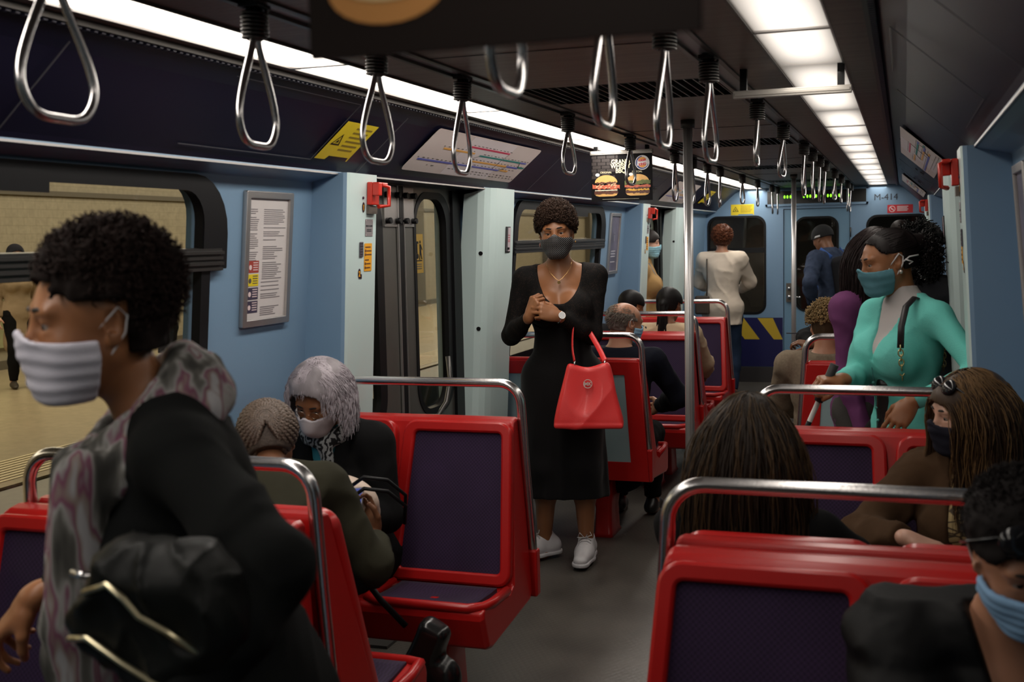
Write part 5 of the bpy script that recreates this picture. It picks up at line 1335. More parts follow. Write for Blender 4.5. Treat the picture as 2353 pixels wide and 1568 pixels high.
        steps = 18; L_ = length*(.85+.3*rs.rand(n)); ph = rs.rand(n)*6.28
        for j in range(steps):
            g = V(0, 0, -1); w_ = .30 if j < 6 else .55
            if gather is not None and j < 99:
                tgt = np.asarray(gather)-P; dist = np.linalg.norm(tgt, axis=1)[:, None]; dirv = np.where(dist > .03, tgt/np.maximum(dist, 1e-6), g)
            else: dirv = dirv*(1-w_)+g*w_
            dirv /= np.linalg.norm(dirv, axis=1)[:, None]; st = (L_/steps)[:, None]
            P = P+dirv*st+np.stack([np.sin(ph+j*.9), np.cos(ph*1.7+j*.7), 0*ph], 1)*wav*.25
            # stay outside the skull
            l = (P-ec) @ Rh; kk = np.sqrt(((l/er)**2).sum(1)); m_ = kk < 1; l = np.where(m_[:, None], l/np.maximum(kk, 1e-6)[:, None], l); P = ec+l @ Rh.T
            # clear the face
            lf = (P-s.hc) @ Rh; f = (lf[:, 1] > cleary*q) & (np.abs(lf[:, 0]) < faceclear*q) & (lf[:, 2] < clearz*q); bad = f if j == 0 else (bad | f); lf[:, 0] = np.where(f & (not dropface), np.sign(lf[:, 0])*faceclear*q, lf[:, 0]); P = s.hc+lf @ Rh.T
            # rest on neck/chest/shoulders (ellipsoid)
            cc = s.chest+s.Rc @ V(0, -.01, .04); cr = V(.19, chestr, .17)*s.q; l = (P-cc) @ s.Rc; kk = np.sqrt(((l/cr)**2).sum(1)); m_ = kk < 1; l = np.where(m_[:, None], l/np.maximum(kk, 1e-6)[:, None], l); P = cc+l @ s.Rc.T
            paths.append(P.copy())
        paths = np.stack(paths, 1)
        if dropface: paths = paths[~bad]
        return ribbon_mesh(paths, r, name, m, parent if parent is not None else s.root, tipr)
def ribbon_mesh(paths, r, name, m, parent, tipr=.3, sides=4):
    n, k, _ = paths.shape; T = np.gradient(paths, axis=1); T /= np.maximum(np.linalg.norm(T, axis=2)[..., None], 1e-9)
    up = np.array([.13, .97, .2]); A = np.cross(T, up); A /= np.maximum(np.linalg.norm(A, axis=2)[..., None], 1e-6); B = np.cross(T, A)
    rad = r*(1-(1-tipr)*np.linspace(0, 1, k)**2)[None, :, None]
    rings = np.stack([paths+rad*(A*math.cos(2*math.pi*i/sides)+B*math.sin(2*math.pi*i/sides)) for i in range(sides)], 2)
    vs = rings.reshape(-1, 3); I = np.arange(n)[:, None, None]*k*sides; J = np.arange(k-1)[None, :, None]*sides; S_ = np.arange(sides)[None, None, :]; S2 = (S_+1) % sides
    a = I+J+S_; b = I+J+S2; c = b+sides; d = a+sides; fs = np.stack(np.broadcast_arrays(a, b, c, d), -1).reshape(-1, 4)
    me = bpy.data.meshes.new(name); me.vertices.add(len(vs)); me.vertices.foreach_set('co', vs.astype(np.float32).ravel()); me.loops.add(len(fs)*4); me.loops.foreach_set('vertex_index', fs.astype(np.int32).ravel())
    me.polygons.add(len(fs)); me.polygons.foreach_set('loop_start', np.arange(len(fs), dtype=np.int32)*4); me.update(calc_edges=True); me.polygons.foreach_set('use_smooth', np.ones(len(fs), bool))
    me.materials.append(m); o = bpy.data.objects.new(name, me); COL.objects.link(o); o.parent = parent; return o
# ================================================================== the passengers
def at(x, y, Y):
    """world point on the photograph's ray (x, y) at the distance Y along the car"""
    d = CAM_ROT @ Vector(((x-CX)/F_PX, -(y-CY)/F_PX, -1)); t = Y/d.y
    return V(.868+d.x*t, Y, 1.6+d.z*t)
def yaw_to(dx, dy): return math.atan2(-dx, dy)
PEOPLE = {}
def person_hero():
    p = Person('woman standing in black lace dress and dotted black mask, clasping her hands', (-.715, 5.42, 0), R(193), H=1.735, skinm='warm', build=1.0, pelvis=(0, 0, .945), head=(-3, 3, 4), lean=(0, 1), bust=1.22, step=.0075)
    PEOPLE['hero'] = p; L = lambda x, y, Y: p.L(at(x, y, Y))
    p.place_head(at(1279, 536, 5.36), .03)
    # k=+1 is her right arm (left in the picture)
    p.set_arm(1, L(1216, 728, 5.16), (.45, -.5, -1), hd=(-.34, .15, .92), hn=(.75, .60, .1), curls=[74, 80, 84, 84], thumb=.8)
    p.set_arm(-1, L(1283, 727, 5.17), (-.5, -.5, -1), hd=(.88, .22, .30), hn=(-.1, .9, .35), curls=[40, 45, 52, 60], thumb=.3)
    p.set_leg(1, p.L((-.83, 5.42, .095)), (0, 1, 0), foot=p.Rw.T @ V(-.62, -.75, 0)); p.set_leg(-1, p.L((-.615, 5.43, .095)), (0, 1, 0), foot=p.Rw.T @ V(.12, -.99, 0))
    p.body(head_step=.0032, hand_step=.0032)
    dress = cloth('black_dress', (.010, .009, .010), .8, sheen=.1)
    lace = mat('black_lace', (.016, .012, .012), .8, spec=.12); N, Lk, b = nodes(lace)
    tc = N.new('ShaderNodeTexCoord'); vo = N.new('ShaderNodeTexVoronoi'); vo.inputs['Scale'].default_value = 190; vo.feature = 'DISTANCE_TO_EDGE'; Lk.new(tc.outputs['Object'], vo.inputs['Vector'])
    n_ = N.new('ShaderNodeTexNoise'); n_.inputs['Scale'].default_value = 45; Lk.new(tc.outputs['Object'], n_.inputs[0])
    mm = N.new('ShaderNodeMath'); mm.operation = 'GREATER_THAN'; mm.inputs[1].default_value = .16; ad = N.new('ShaderNodeMath'); ad.operation = 'MULTIPLY'; Lk.new(vo.outputs['Distance'], ad.inputs[0]); Lk.new(n_.outputs[0], ad.inputs[1]); Lk.new(ad.outputs[0], mm.inputs[0]); mm.inputs[1].default_value = .13
    mx = N.new('ShaderNodeMix'); mx.data_type = 'RGBA'; mx.inputs[6].default_value = (.009, .008, .008, 1); mx.inputs[7].default_value = (.036, .023, .018, 1); Lk.new(mm.outputs[0], mx.inputs[0]); Lk.new(mx.outputs[2], b.inputs['Base Color'])
    p.top('lace_bodice', lace, off=.010, sleeves=.94, neck='scoop', hem=.98, w0=1.12, fold=.0012)
    # long skirt
    lo, hi = p.bounds(); F = Field(lo, V(hi[0], hi[1], 1.28), .0085, ())
    p.torso(F, .013); c = p.pel; fl = (V(0, 1, 0), .70)
    F.cone(c+V(0, -.005, .12), c+V(0, -.0, -.10), .125, .185, .05, flat=fl); F.cone(c+V(0, 0, -.10), c+V(.0, .0, -.60), .190, .215, .05, flat=fl)
    X, Y, Z = F.ax[0][:, None, None], F.ax[1][None, :, None], F.ax[2][None, None, :]
    an = np.arctan2(Y-c[1], X-c[0]); F.F = F.F+(.009*np.clip((c[2]-Z)*2, 0, 1)*np.sin(an*13+3*np.sin(Z*4))).astype(np.float32); F.offset_noise(.003, 22, 3)
    p.legs(F, .03); F.half(V(0, 0, 1.20), V(.0, .25, 1)); F.half(V(0, 0, .335), V(-.0, .05, -1)); F.mesh('skirt', dress, p.root)
    p.shoes(mat('white_leather', (.66, .64, .66), .45, bump=.1, bscale=200), sole=mat('white_sole', (.60, .58, .60), .5), laces=mat('white_lace', (.62, .60, .60), .7), step=.0045, big=1.14)
    hm = hairm('afro_brown', (.014, .008, .006), .9)
    def ex(F, A): F.ell(A(0, -.01, .085), V(.078, .086, .060), p.Rh, .03)
    p.hair_cap(hm, thick=.012, front=.058, lump=.003, lf=150, back=-.045, extra=ex, step=.005)
    p.curls(hairm('afro_curls', (.035, .018, .011), .5), n=5200, th=.0013, size=.0085, rad=(.090, .106, .104), lift=(0, -.014, .050), front=.066, zmin=-.01)
    dots = mat('dotted_mask', (.008, .008, .009), .7); N, Lk, b = nodes(dots)
    tc = N.new('ShaderNodeTexCoord'); mp = N.new('ShaderNodeMapping'); mp.inputs['Scale'].default_value = (150, 150, 150); mp.inputs['Rotation'].default_value = (0, R(45), 0)
    sp = N.new('ShaderNodeSeparateXYZ'); Lk.new(tc.outputs['Object'], mp.inputs[0]); Lk.new(mp.outputs[0], sp.inputs[0])
    def M_(op, a, c_=None):
        n = N.new('ShaderNodeMath'); n.operation = op
        for i, v in enumerate((a, c_)):
            if v is None: continue
            if isinstance(v, (int, float)): n.inputs[i].default_value = v
            else: Lk.new(v, n.inputs[i])
        return n.outputs[0]
    fx = M_('SUBTRACT', M_('FRACT', sp.outputs[0]), .5); fz = M_('SUBTRACT', M_('FRACT', sp.outputs[2]), .5)
    dd = M_('LESS_THAN', M_('ADD', M_('MULTIPLY', fx, fx), M_('MULTIPLY', fz, fz)), .055)
    mx = N.new('ShaderNodeMix'); mx.data_type = 'RGBA'; mx.inputs[6].default_value = (.008, .008, .009, 1); mx.inputs[7].default_value = (.34, .33, .33, 1); Lk.new(dd, mx.inputs[0]); Lk.new(mx.outputs[2], b.inputs['Base Color'])
    p.mask(dots, 'plain', loops=mat('loop_black', (.01, .01, .01), .7), low=0, off=.007, step=.0026)
    # necklace, earrings, watch
    gold = mat('gold', (.75, .48, .18), .25, metal=1); mb = MB()
    pts = [p.nb+p.Rc @ V(x, y, z) for x, y, z in ((-.062, .015, .038), (-.058, .060, .010), (-.040, .088, -.025), (-.015, .104, -.052), (0, .108, -.062), (.015, .104, -.052), (.040, .088, -.025), (.058, .060, .010), (.062, .015, .038))]
    mb.tube(pts, .0009, 5); mb.build('necklace', gold, p.root)
    mb = MB(); cc = pts[4]+V(0, .004, -.008); mb.cyl(cc, cc+V(0, .002, 0), .008, 14); mb.build('pendant', gold, p.root)
    for k in (1, -1):
        mb = MB(); c = p.hp(k*.086, -.006, -.050); mb.ball(c, .006, 8, rad=(.004, .006, .012) if k > 0 else (.004, .006, .006)); mb.build('earring', mat('pink_gold', (.5, .25, .22), .3, .8) if k > 0 else gold, p.root)
    a, e, w_ = p.arm[-1]; d = nrm(w_-e); c = w_-d*.012; n0 = p.hand[-1][1]; s2 = np.cross(d, n0)
    mb = MB(); pts = [c+(n0*math.cos(2*math.pi*i/20)*.027+s2*math.sin(2*math.pi*i/20)*.031) for i in range(20)]; mb.tube(pts, .0055, 8, closed=True); wt = mb.build('wristwatch', CHROME, p.root)
    mb = MB(); mb.cyl(c+n0*.026, c+n0*.037, .017, 20); mb.build('watch_case', CHROME, wt); mb = MB(); mb.cyl(c+n0*.037, c+n0*.038, .0135, 20); mb.build('watch_dial', mat('dial_white', (.7, .7, .7), .3), wt)
    # red handbag hanging from her left forearm
    bag = thing('handbag', 'bright red leather handbag hanging from the forearm of the woman in black', 'handbag', (0, 0, 0))
    redm = mat('red_leather', (.80, .034, .034), .42, noise=.05, nscale=6, bump=.25, bscale=500, coat=.1)
    bp = at(1352, 905, 5.17); u = nrm(V(1, .22, 0)); v = nrm(V(-.22, 1, 0)); Rb = np.stack([u, v, V(0, 0, 1)], 1)
    lo = bp-V(.24, .2, .25); hi = bp+V(.24, .2, .25); F = Field(lo, hi, .0045, ())
    for i in range(22):
        t = i/21; hw = .158-.058*t; th = .055-.035*t; F.box(bp+Rb @ V(.0, 0, -.135+.26*t), (hw, th, .022), Rb, .018, .012)
    F.box(bp+Rb @ V(0, 0, -.145), (.160, .060, .012), Rb, .010, .008)
    F.ell(bp+Rb @ V(-.02, -.065, .045), (.05, .03, .10), Rb, .05, 'cut'); F.ell(bp+Rb @ V(0, 0, .185), (.075, .06, .055), Rb, .03, 'cut'); F.offset_noise(.003, 14, 2); F.folds(.005, 9, 4)
    F.half(bp+V(0, 0, .145), V(0, 0, 1)); F.mesh('bag_body', redm, bag)
    top_ = p.W(p.arm[-1][1]+(p.arm[-1][2]-p.arm[-1][1])*.42)
    for side, xo in ((-1, -.062), (1, .078)):
        mb = MB(); q0 = bp+Rb @ V(xo, -.006, .125); mb.tube([q0, q0+V(0, 0, .03)], .004, 8); mb.build('strap_ring', CHROME, bag)
    mb = MB(); P0 = bp+Rb @ V(-.062, -.01, .155); P1 = bp+Rb @ V(.078, -.0, .155)
    pts = [P0, P0*.6+top_*.4+V(-.012, -.03, .0), top_+V(-.012, -.050, .02), top_+V(.0, -.01, .062), top_+V(.012, .045, .02), P1*.6+top_*.4+V(.01, .035, 0), P1]
    C_ = [Vector(q) for q in pts]
    for _ in range(2):
        q = [C_[0]]
        for i in range(len(C_)-1): q += [C_[i]*.75+C_[i+1]*.25, C_[i]*.25+C_[i+1]*.75]
        q.append(C_[-1]); C_ = q
    mb.tube(C_, .013, 8, flat=.22); mb.build('bag_strap', redm, bag)
    gm = mat('silver_logo', (.75, .72, .66), .35, .25); c0 = bp+Rb @ V(.0, -.046, .052); Mg = frame_mat(c0, Rb[:, 0], (0, 0, 1))
    plate('round_emblem', circ(0, 0, .021, 28), [circ(0, 0, .0180, 28)], .004, Mg, gm, bag)
    text('MK', .024, Mg @ Matrix.Translation((0, -.0085, .0)), gm, bag, name='emblem_letters', align='CENTER', ext=.0015, bold=.0004)
person_hero()
def seated(label, X, Y, face, H=1.62, seat=.435, feet=.42, **kw):
    """face=-1 looks back at the camera end (-y), +1 looks away"""
    yaw = kw.pop('yaw', R(180) if face < 0 else 0)
    p = Person(label, (X, Y, 0), yaw, H=H, pose='sit', seat=seat, **kw); return p
def lapleg(p, knee_out=.0, fy=.42, kz=0):
    for k in (1, -1): p.set_leg(k, V(k*(.10+knee_out)*p.q, p.pel[1]+fy*p.q, .08*p.q), (0, .6, 1), foot=(k*.12, 1, 0))
BLKC = cloth('black_coat', (.012, .012, .013), .9); NAVYC = cloth('navy_coat', (.012, .014, .026), .85); OLIVE = cloth('olive_coat', (.055, .052, .033), .9, noise=.2)
BROWNC = cloth('brown_suede', (.062, .034, .018), .95, noise=.3, nscale=20); BEIGE = cloth('beige_jacket', (.50, .38, .25), .8); CREAM = cloth('cream_cardigan', (.64, .55, .45), .9); DENIM = cloth('blue_denim', (.040, .055, .095), .85, noise=.35, nscale=25)
TAN = cloth('tan_tweed', (.20, .155, .11), .9, noise=.3, nscale=90); PURP = cloth('purple_jacket', (.16, .048, .14), .8); TEAL = cloth('turquoise_knit', (.16, .60, .53), .85, bump=.5, bscale=260, noise=.05)
GREYP = cloth('grey_trousers', (.060, .055, .052), .9); JEANS = cloth('dark_jeans', (.02, .035, .07), .9); BLKT = cloth('black_trousers', (.010, .010, .011), .9); CHAR = cloth('charcoal_top', (.035, .036, .042), .9)
DKH = hairm('dark_hair', (.012, .008, .007)); BLH = hairm('black_hair', (.006, .005, .005)); GYH = hairm('silver_hair', (.24, .215, .23), .55); RDH = hairm('auburn_hair', (.07, .022, .010), .5); BLOND = hairm('dark_blond_hair', (.30, .20, .09), .5); BRH = hairm('brown_hair', (.055, .028, .013), .4)
MBLUE = cloth('mask_light_blue', (.30, .52, .72), .8, noise=.03); MWHITE = cloth('mask_white', (.62, .58, .62), .8, noise=.03); MNAVY = cloth('mask_navy', (.035, .035, .055), .8); MTEAL = cloth('mask_teal', (.10, .24, .29), .85, noise=.15, nscale=30)
WL = mat('white_elastic', (.62, .6, .6), .8); BSH = mat('black_shoe', (.012, .012, .012), .35)

def person_grey():
    p = seated('grey haired woman in glasses, white mask and black coat sitting by the window', -.985, 3.58, -1, H=1.53, yaw=yaw_to(-.10, -1), skinm='warm', lean=(14, 0), head=(2, 30, -6), build=1.12, step=.009, neck_fwd=.01)
    p.place_head(at(733, 915, 3.42), .04); lapleg(p)
    p.set_arm(1, p.L((-1.08, 3.30, .66)), (.4, -.5, -1), hd=(-.7, .7, -.1), hn=(.3, .3, .9)); p.set_arm(-1, p.L((-.86, 3.28, .70)), (-.35, -.6, -1), hd=(.8, .6, -.1), hn=(-.2, .2, .95))
    p.body(head_step=.0038); p.top('black_coat', BLKC, off=.022, neck='v', w0=1.15, extra=lambda F: [F.cone(p.nb+p.Rc@V(k*.03, -.03, .02), p.nb+p.Rc@V(k*.085, .085, -.09), .026, .024, .02, flat=(p.Rc@V(0, 1, 0), .6)) for k in (1, -1)])
    p.top('teal_shirt', cloth('teal_shirt', (.05, .26, .32), .8), off=.012, sleeves=.3, neck='round', step=.011)
    p.trousers('trousers', BLKT, step=.014); p.shoes(BSH, step=.011)
    hm = GYH
    def ex(F, A): F.ell(A(0, -.02, .05), V(.092, .105, .085), p.Rh, .03); F.ell(A(.05, -.035, -.01), V(.042, .045, .06), p.Rh, .03); F.ell(A(-.05, -.035, -.01), V(.042, .045, .06), p.Rh, .03); F.ell(A(0, -.06, -.02), V(.07, .05, .06), p.Rh, .03)
    p.hair_cap(hm, thick=.02, front=.088, back=-.065, lump=.003, lf=60, extra=ex, fy=-.004, earz=.0)
    p.strands(hairm('silver_strands', (.36, .32, .35), .45), n=2200, length=.13, r=.0018, seed=4, part=-.1, out=.034, wav=.010, faceclear=.064, front=.08, clearz=.070, cleary=.02, dropface=True, zroot=-.15)
    p.mask(MWHITE, 'pointed', loops=WL, off=.008)
    gm = mat('thin_gold_rim', (.6, .5, .4), .3, 1); g = None
    mb = MB()
    for k in (1, -1): mb.tube([p.hp(k*.031+.020*math.cos(a), .098-.10*abs(k*.031+.02*math.cos(a)-k*.02)*.5, -.006+.015*math.sin(a)) for a in [i*math.pi/8 for i in range(16)]], .0009, 5, closed=True)
    mb.tube([p.hp(-.011, .102, -.002), p.hp(.011, .102, -.002)], .0009, 5)
    for k in (1, -1): mb.tube([p.hp(k*.051, .092, .0), p.hp(k*.078, .02, .008), p.hp(k*.082, -.01, .004)], .0009, 5)
    mb.build('glasses', gm, p.root)
    # black and white scarf
    zb = mat('zebra_scarf', (.3, .3, .3), .9); N, Lk, b = nodes(zb); tc = N.new('ShaderNodeTexCoord'); wv = N.new('ShaderNodeTexWave'); wv.inputs['Scale'].default_value = 14; wv.inputs['Distortion'].default_value = 9; wv.inputs['Detail'].default_value = 2; wv.inputs['Detail Scale'].default_value = 2.5
    Lk.new(tc.outputs['Object'], wv.inputs[0]); cr = N.new('ShaderNodeValToRGB'); cr.color_ramp.elements[0].position = .45; cr.color_ramp.elements[1].position = .52; cr.color_ramp.elements[0].color = (.01, .01, .012, 1); cr.color_ramp.elements[1].color = (.35, .37, .38, 1); Lk.new(wv.outputs[1], cr.inputs[0]); Lk.new(cr.outputs[0], b.inputs['Base Color'])
    F = Field(p.nb-.22, p.nb+.22, .006, ()); A = lambda x, y, z: p.nb+p.Rc @ V(x, y, z)
    ring = [A(.078*math.cos(a), .015+.075*math.sin(a), .012-.02*math.sin(a)) for a in [i*math.pi/7 for i in range(15)]]
    for i in range(14): F.cone(ring[i], ring[i+1], .026, .026, .015)
    F.cone(A(-.02, .095, -.01), A(-.045, .118, -.20), .028, .026, .02, flat=(p.Rc@V(0, 1, 0), .6)); F.offset_noise(.004, 60, 4); F.mesh('scarf', zb, p.root)
    for z in (.0, -.09):
        mb = MB(); c = p.chest+p.Rc @ V(-.055, .135, z+.03); mb.cyl(c, c+p.Rc@V(0, .008, 0), .0095, 14); mb.build('coat_button', CHROME, p.root)
    # cream handbag on her lap
    b_ = thing('lap_bag', 'cream handbag with black handles on the lap of the grey haired woman', 'handbag'); c = at(768, 1158, 3.17)
    F = Field(c-V(.2, .14, .13), c+V(.2, .14, .13), .007, ()); F.ell(c, (.15, .085, .095), None, .02); F.box(c+V(0, 0, -.045), (.13, .07, .035), None, .02, .03); F.mesh('bag_body', mat('cream_leather', (.55, .42, .34), .5), b_)
    for dz in (0, .035):
        mb = MB(); mb.tube([c+V(.08, -.06, .03+dz), c+V(.14, -.07, .07+dz), c+V(.20, -.03, .055+dz), c+V(.235, .02, .0+dz), c+V(.22, .04, -.06)], .006, 8); mb.build('bag_handle', BLACK, b_)
person_grey()

def person_braids():
    p = seated('woman with grey brown braids in an olive coat bent over her phone, seen from behind', -.62, 2.66, 1, H=1.54, skinm='brown', lean=(58, -6), head=(10, 34, -6), build=1.05, step=.010, yaw=yaw_to(-.30, 1))
    p.place_head(at(617, 985, 2.95), .12); lapleg(p); p.set_arm2(1, p.L(at(900, 1375, 2.92)), p.L(at(858, 1232, 3.10)), hd=p.Rw.T @ V(-.35, .25, .85), hn=(.3, .9, .1), curls=[35, 45, 50, 55], thumb=.4)
    p.set_arm(-1, p.L((-.76, 3.0, .72)), (-.6, -1, -.8), hd=(.8, .5, 0), hn=(0, .3, .9))
    p.body(face=True); p.top('olive_coat', OLIVE, off=.026, neck='round', w0=1.2, sleeves=.62, fold=.005, noise_f=22, belly=.02)
    p.trousers('trousers', cloth('grey_fleck_trousers', (.05, .05, .055), .95, noise=.5, nscale=120), step=.013); p.shoes(BSH, step=.011)
    hm = mat('braid_cap', (.06, .042, .032), .7, noise=.8, nscale=120, bump=.8, bscale=120); p.hair_cap(hm, thick=.012, front=.05, back=-.055)
    # braids: plaited ropes over the head, gathered at the back
    bm1 = mat('braid_ash', (.12, .085, .065), .5, noise=.95, nscale=110, bump=.6, bscale=200); er = V(.094, .112, .102); C = V(0, -.018, .034); rs = random.Random(3)
    mb = MB()
    for i in range(29):
        a0 = -150+300*i/28
        for t3 in (0, 1, 2):
            pts = []
            for j in range(44):
                t = j/43; ts = 24 if abs(a0) < 88 else 96; th = R(ts+(180-ts)*t); x = math.sin(R(a0))*math.sin(th)*1.0; y = math.cos(th); z = math.cos(R(a0))*math.sin(th)
                w_ = 2*math.pi*(t*11+t3/3); off = .0052
                n = V(x, y, z); n = n/np.linalg.norm(n); sd = nrm(np.cross(n, V(-math.sin(R(a0)), .01, math.cos(R(a0))))) if False else nrm(np.cross(n, V(0, 1, .001)))
                q = C+n*er+sd*(off*math.sin(w_))+n*(.0035*math.sin(2*w_)+.002)
                pts.append(p.hp(*q))
            mb.tube(pts, .0062, 6)
    mb.build('braids', bm1, p.root)
    ph = thing('mobile_phone', 'mobile phone with lit bluish screen held by the braided woman', 'phone'); c = at(806, 1166, 3.08); u = nrm(V(.95, .3, .05)); v = nrm(V(-.10, .75, .62)); v = nrm(v-u*(u@v)); M = frame_mat(c, u, v)
    mb = MB(); mb.box((-.036, -.072, -.005), (.036, .072, .005), M); mb.build('phone_case', mat('phone_silver', (.30, .28, .30), .3, .6), ph, .003)
    poly2('phone_screen', [rrect(-.032, -.066, .032, .066, .004)], M @ Matrix.Translation((0, 0, .0052)), mat('screen_glow', (.02, .025, .06), .2, emit=.35, ecol=(.12, .16, .55), noise=.6, nscale=30), ph, .0004)
    poly2('screen_content', [[(-.03, -.06), (.02, -.06), (.028, -.03), (.0, -.005), (-.03, -.01)]], M @ Matrix.Translation((0, 0, .006)), mat('screen_light', (.2, .2, .4), .3, emit=.9, ecol=(.30, .33, .80)), ph, .0004)
    b_ = thing('shoulder_bag', 'shiny black bag hanging beside the braided woman over the aisle', 'handbag'); c = at(985, 1520, 3.05); F = Field(c-V(.16, .14, .18), c+V(.16, .14, .18), .007, ())
    F.box(c+V(-.02, 0, .0), (.05, .045, .13), rot('y', 24), .03, .03); F.ell(c+V(.05, 0, -.05), (.05, .045, .07), None, .03); F.offset_noise(.003, 40, 1); F.mesh('bag_body', mat('patent_black', (.008, .008, .008), .22), b_)
    mb = MB(); mb.tube([c+V(-.07, 0, .10), c+V(-.14, -.02, .18), c+V(-.2, -.05, .28)], .010, 8); mb.build('bag_strap', BLACK, b_)
person_braids()

def person_front():
    """the woman leaning across the left foreground"""
    p = Person('woman with curly dark hair, white mask and patterned scarf leaning across the left foreground', (-.02, 1.40, 0), yaw_to(-.72, -.62), H=1.70, skinm='warm', build=1.0, lean=(17, 0), head=(9, 3, 0), step=.008, neck_fwd=.03, pelvis=(0, -.02, .86))
    p.place_head(at(226, 738, 1.47), .3)
    for k in (1, -1): p.set_leg(k, V(k*.09, -.05+.12*k, .08), (0, 1, 0), foot=(0, 1, 0))
    # k=-1: her left arm, nearer the camera
    p.set_arm2(-1, p.L(at(585, 1250, 1.30)), p.L(at(480, 1540, 1.18)), hd=p.Rw.T @ V(-.5, .0, -.8), hn=p.Rw.T @ V(.2, -1, .1), curl=45)
    p.set_arm(1, p.L(at(75, 1375, 1.62)), (.6, -.2, -1), hd=p.Rw.T @ V(-.75, -.05, -.65), hn=p.Rw.T @ V(-.4, -.5, .75), curls=[30, 38, 45, 50], thumb=.6)
    p.body(head_step=.0036, hand_step=.0042)
    blk = cloth('black_cardigan', (.010, .011, .011), .95, bump=.5, bscale=300)
    p.top('cardigan', blk, off=.020, neck='v', w0=1.2, sleeves=.90, hemflare=.25, fold=.004, noise_f=26); p.trousers('trousers', BLKT, step=.014); p.shoes(BSH, step=.011)
    hm = hairm('curly_dark', (.010, .006, .005), .95)
    def ex(F, A): F.ell(A(0, -.035, .080), V(.074, .092, .060), p.Rh, .03); F.ell(A(0, -.058, .050), V(.064, .056, .07), p.Rh, .03); F.ell(A(0, .02, .095), V(.055, .055, .035), p.Rh, .03)
    p.hair_cap(hm, thick=.012, front=.078, lump=.006, lf=90, back=-.05, extra=ex, step=.005, earz=.038)
    p.curls(hairm('curly_dark_strands', (.022, .012, .010), .8), n=3600, size=.011, th=.0013, rad=(.078, .097, .088), lift=(0, -.026, .058), front=.086, zmin=-.005, turns=1.8, earz=.040)
    p.mask(cloth('mask_white_blue', (.60, .58, .66), .8, noise=.03), 'pleat', loops=WL, off=.010)
    sm = mat('patterned_scarf', (.3, .28, .28), .9); N, Lk, b = nodes(sm); tc = N.new('ShaderNodeTexCoord'); mp = N.new('ShaderNodeMapping'); mp.inputs['Scale'].default_value = (5, 5, 1.2); n_ = N.new('ShaderNodeTexNoise'); n_.inputs['Scale'].default_value = 5.5; n_.inputs['Detail'].default_value = 2
    Lk.new(tc.outputs['Object'], mp.inputs[0]); Lk.new(mp.outputs[0], n_.inputs[0]); cr = N.new('ShaderNodeValToRGB'); e = cr.color_ramp.elements
    e[0].position = .34; e[0].color = (.035, .034, .030, 1); e[1].position = .66; e[1].color = (.36, .35, .36, 1)
    for ps, c_ in ((.44, (.10, .095, .085)), (.50, (.28, .27, .26)), (.55, (.16, .045, .09)), (.60, (.22, .17, .15))): q = cr.color_ramp.elements.new(ps); q.color = c_+(1,)
    Lk.new(n_.outputs[0], cr.inputs[0]); Lk.new(cr.outputs[0], b.inputs['Base Color'])
    F = Field(p.nb+V(-.3, -.25, -.75), p.nb+V(.3, .35, .22), .007, ()); A = lambda x, y, z: p.nb+p.Rc @ V(x, y, z)
    for rr, zz, tk in ((.074, .022, .024), (.090, -.010, .028), (.100, -.045, .028)):
        ring = [A(rr*math.cos(a), .015+(rr+.01)*math.sin(a), zz-.045*math.sin(a)) for a in [i*math.pi/8 for i in range(17)]]
        for i in range(16): F.cone(ring[i], ring[i+1], tk, tk, .010)
    # the hanging ends
    g = p.nb+p.Rc @ V(-.05, .13, -.04); h = p.Rw.T
    for dx, ln in ((0.0, .56), (.045, .50), (-.03, .44)):
        a = g+V(dx, .0, 0); F.cone(a, a+V(dx*.3, .02, -ln*.5), .042, .050, .02, flat=(V(1, 0, 0), .45)); F.cone(a+V(dx*.3, .02, -ln*.5), a+V(dx*.2, -.02, -ln), .050, .034, .02, flat=(V(1, 0, 0), .4))
    F.offset_noise(.006, 26, 8, stretch=(1, 1, .25)); F.offset_noise(.002, 110, 9, stretch=(1, 1, .3)); F.mesh('scarf', sm, p.root)
    gl = mat('gold_zip', (.62, .55, .36), .3, 1)
    bag = thing('leather_bag', 'black leather bag with gold zips held under the arm of the leaning woman', 'handbag'); c = at(350, 1440, 1.16); lo = c-V(.26, .16, .24)
    F = Field(lo, c+V(.26, .16, .24), .0055, ()); Rb = rot('y', 24)
    F.box(c+V(0, .02, 0), (.115, .050, .085), Rb, .045, .03); F.ell(c+V(.03, .02, .06), (.08, .045, .045), None, .04); F.offset_noise(.006, 22, 5, (1, 1, 1)); F.folds(.008, 26, 6); F.folds(.005, 60, 7); F.mesh('bag_body', mat('crumpled_leather', (.005, .0055, .005), .45, bump=.6, bscale=40, spec=.12), bag)
    for pts in (((-.075, -.030, .045), (-.035, -.036, .060), (-.01, -.038, .045), (.01, -.038, .025), (.045, -.036, .010), (.085, -.030, -.015)), ((-.10, -.030, -.015), (-.07, -.034, -.010), (-.02, -.036, -.035), (.03, -.036, -.058), (.07, -.032, -.075))):
        mb = MB(); mb.tube([c+V(*q) for q in pts], .0042, 6); mb.build('zip', gl, bag)
    mb = MB(); q = at(188, 1322, 1.30); mb.tube([q+V(-.016, 0, .003), q+V(.016, 0, -.003)], .0065, 8); mb.build('scarf_clip', CHROME, p.root); mb = None
    for o in p.root.children:
        if o.name.startswith('scarf_clip'): o.matrix_parent_inverse = Matrix.Identity(4); o.data.transform((Matrix.Translation(p.root.location) @ Matrix.Rotation(p.yaw, 4, 'Z')).inverted())
person_front()

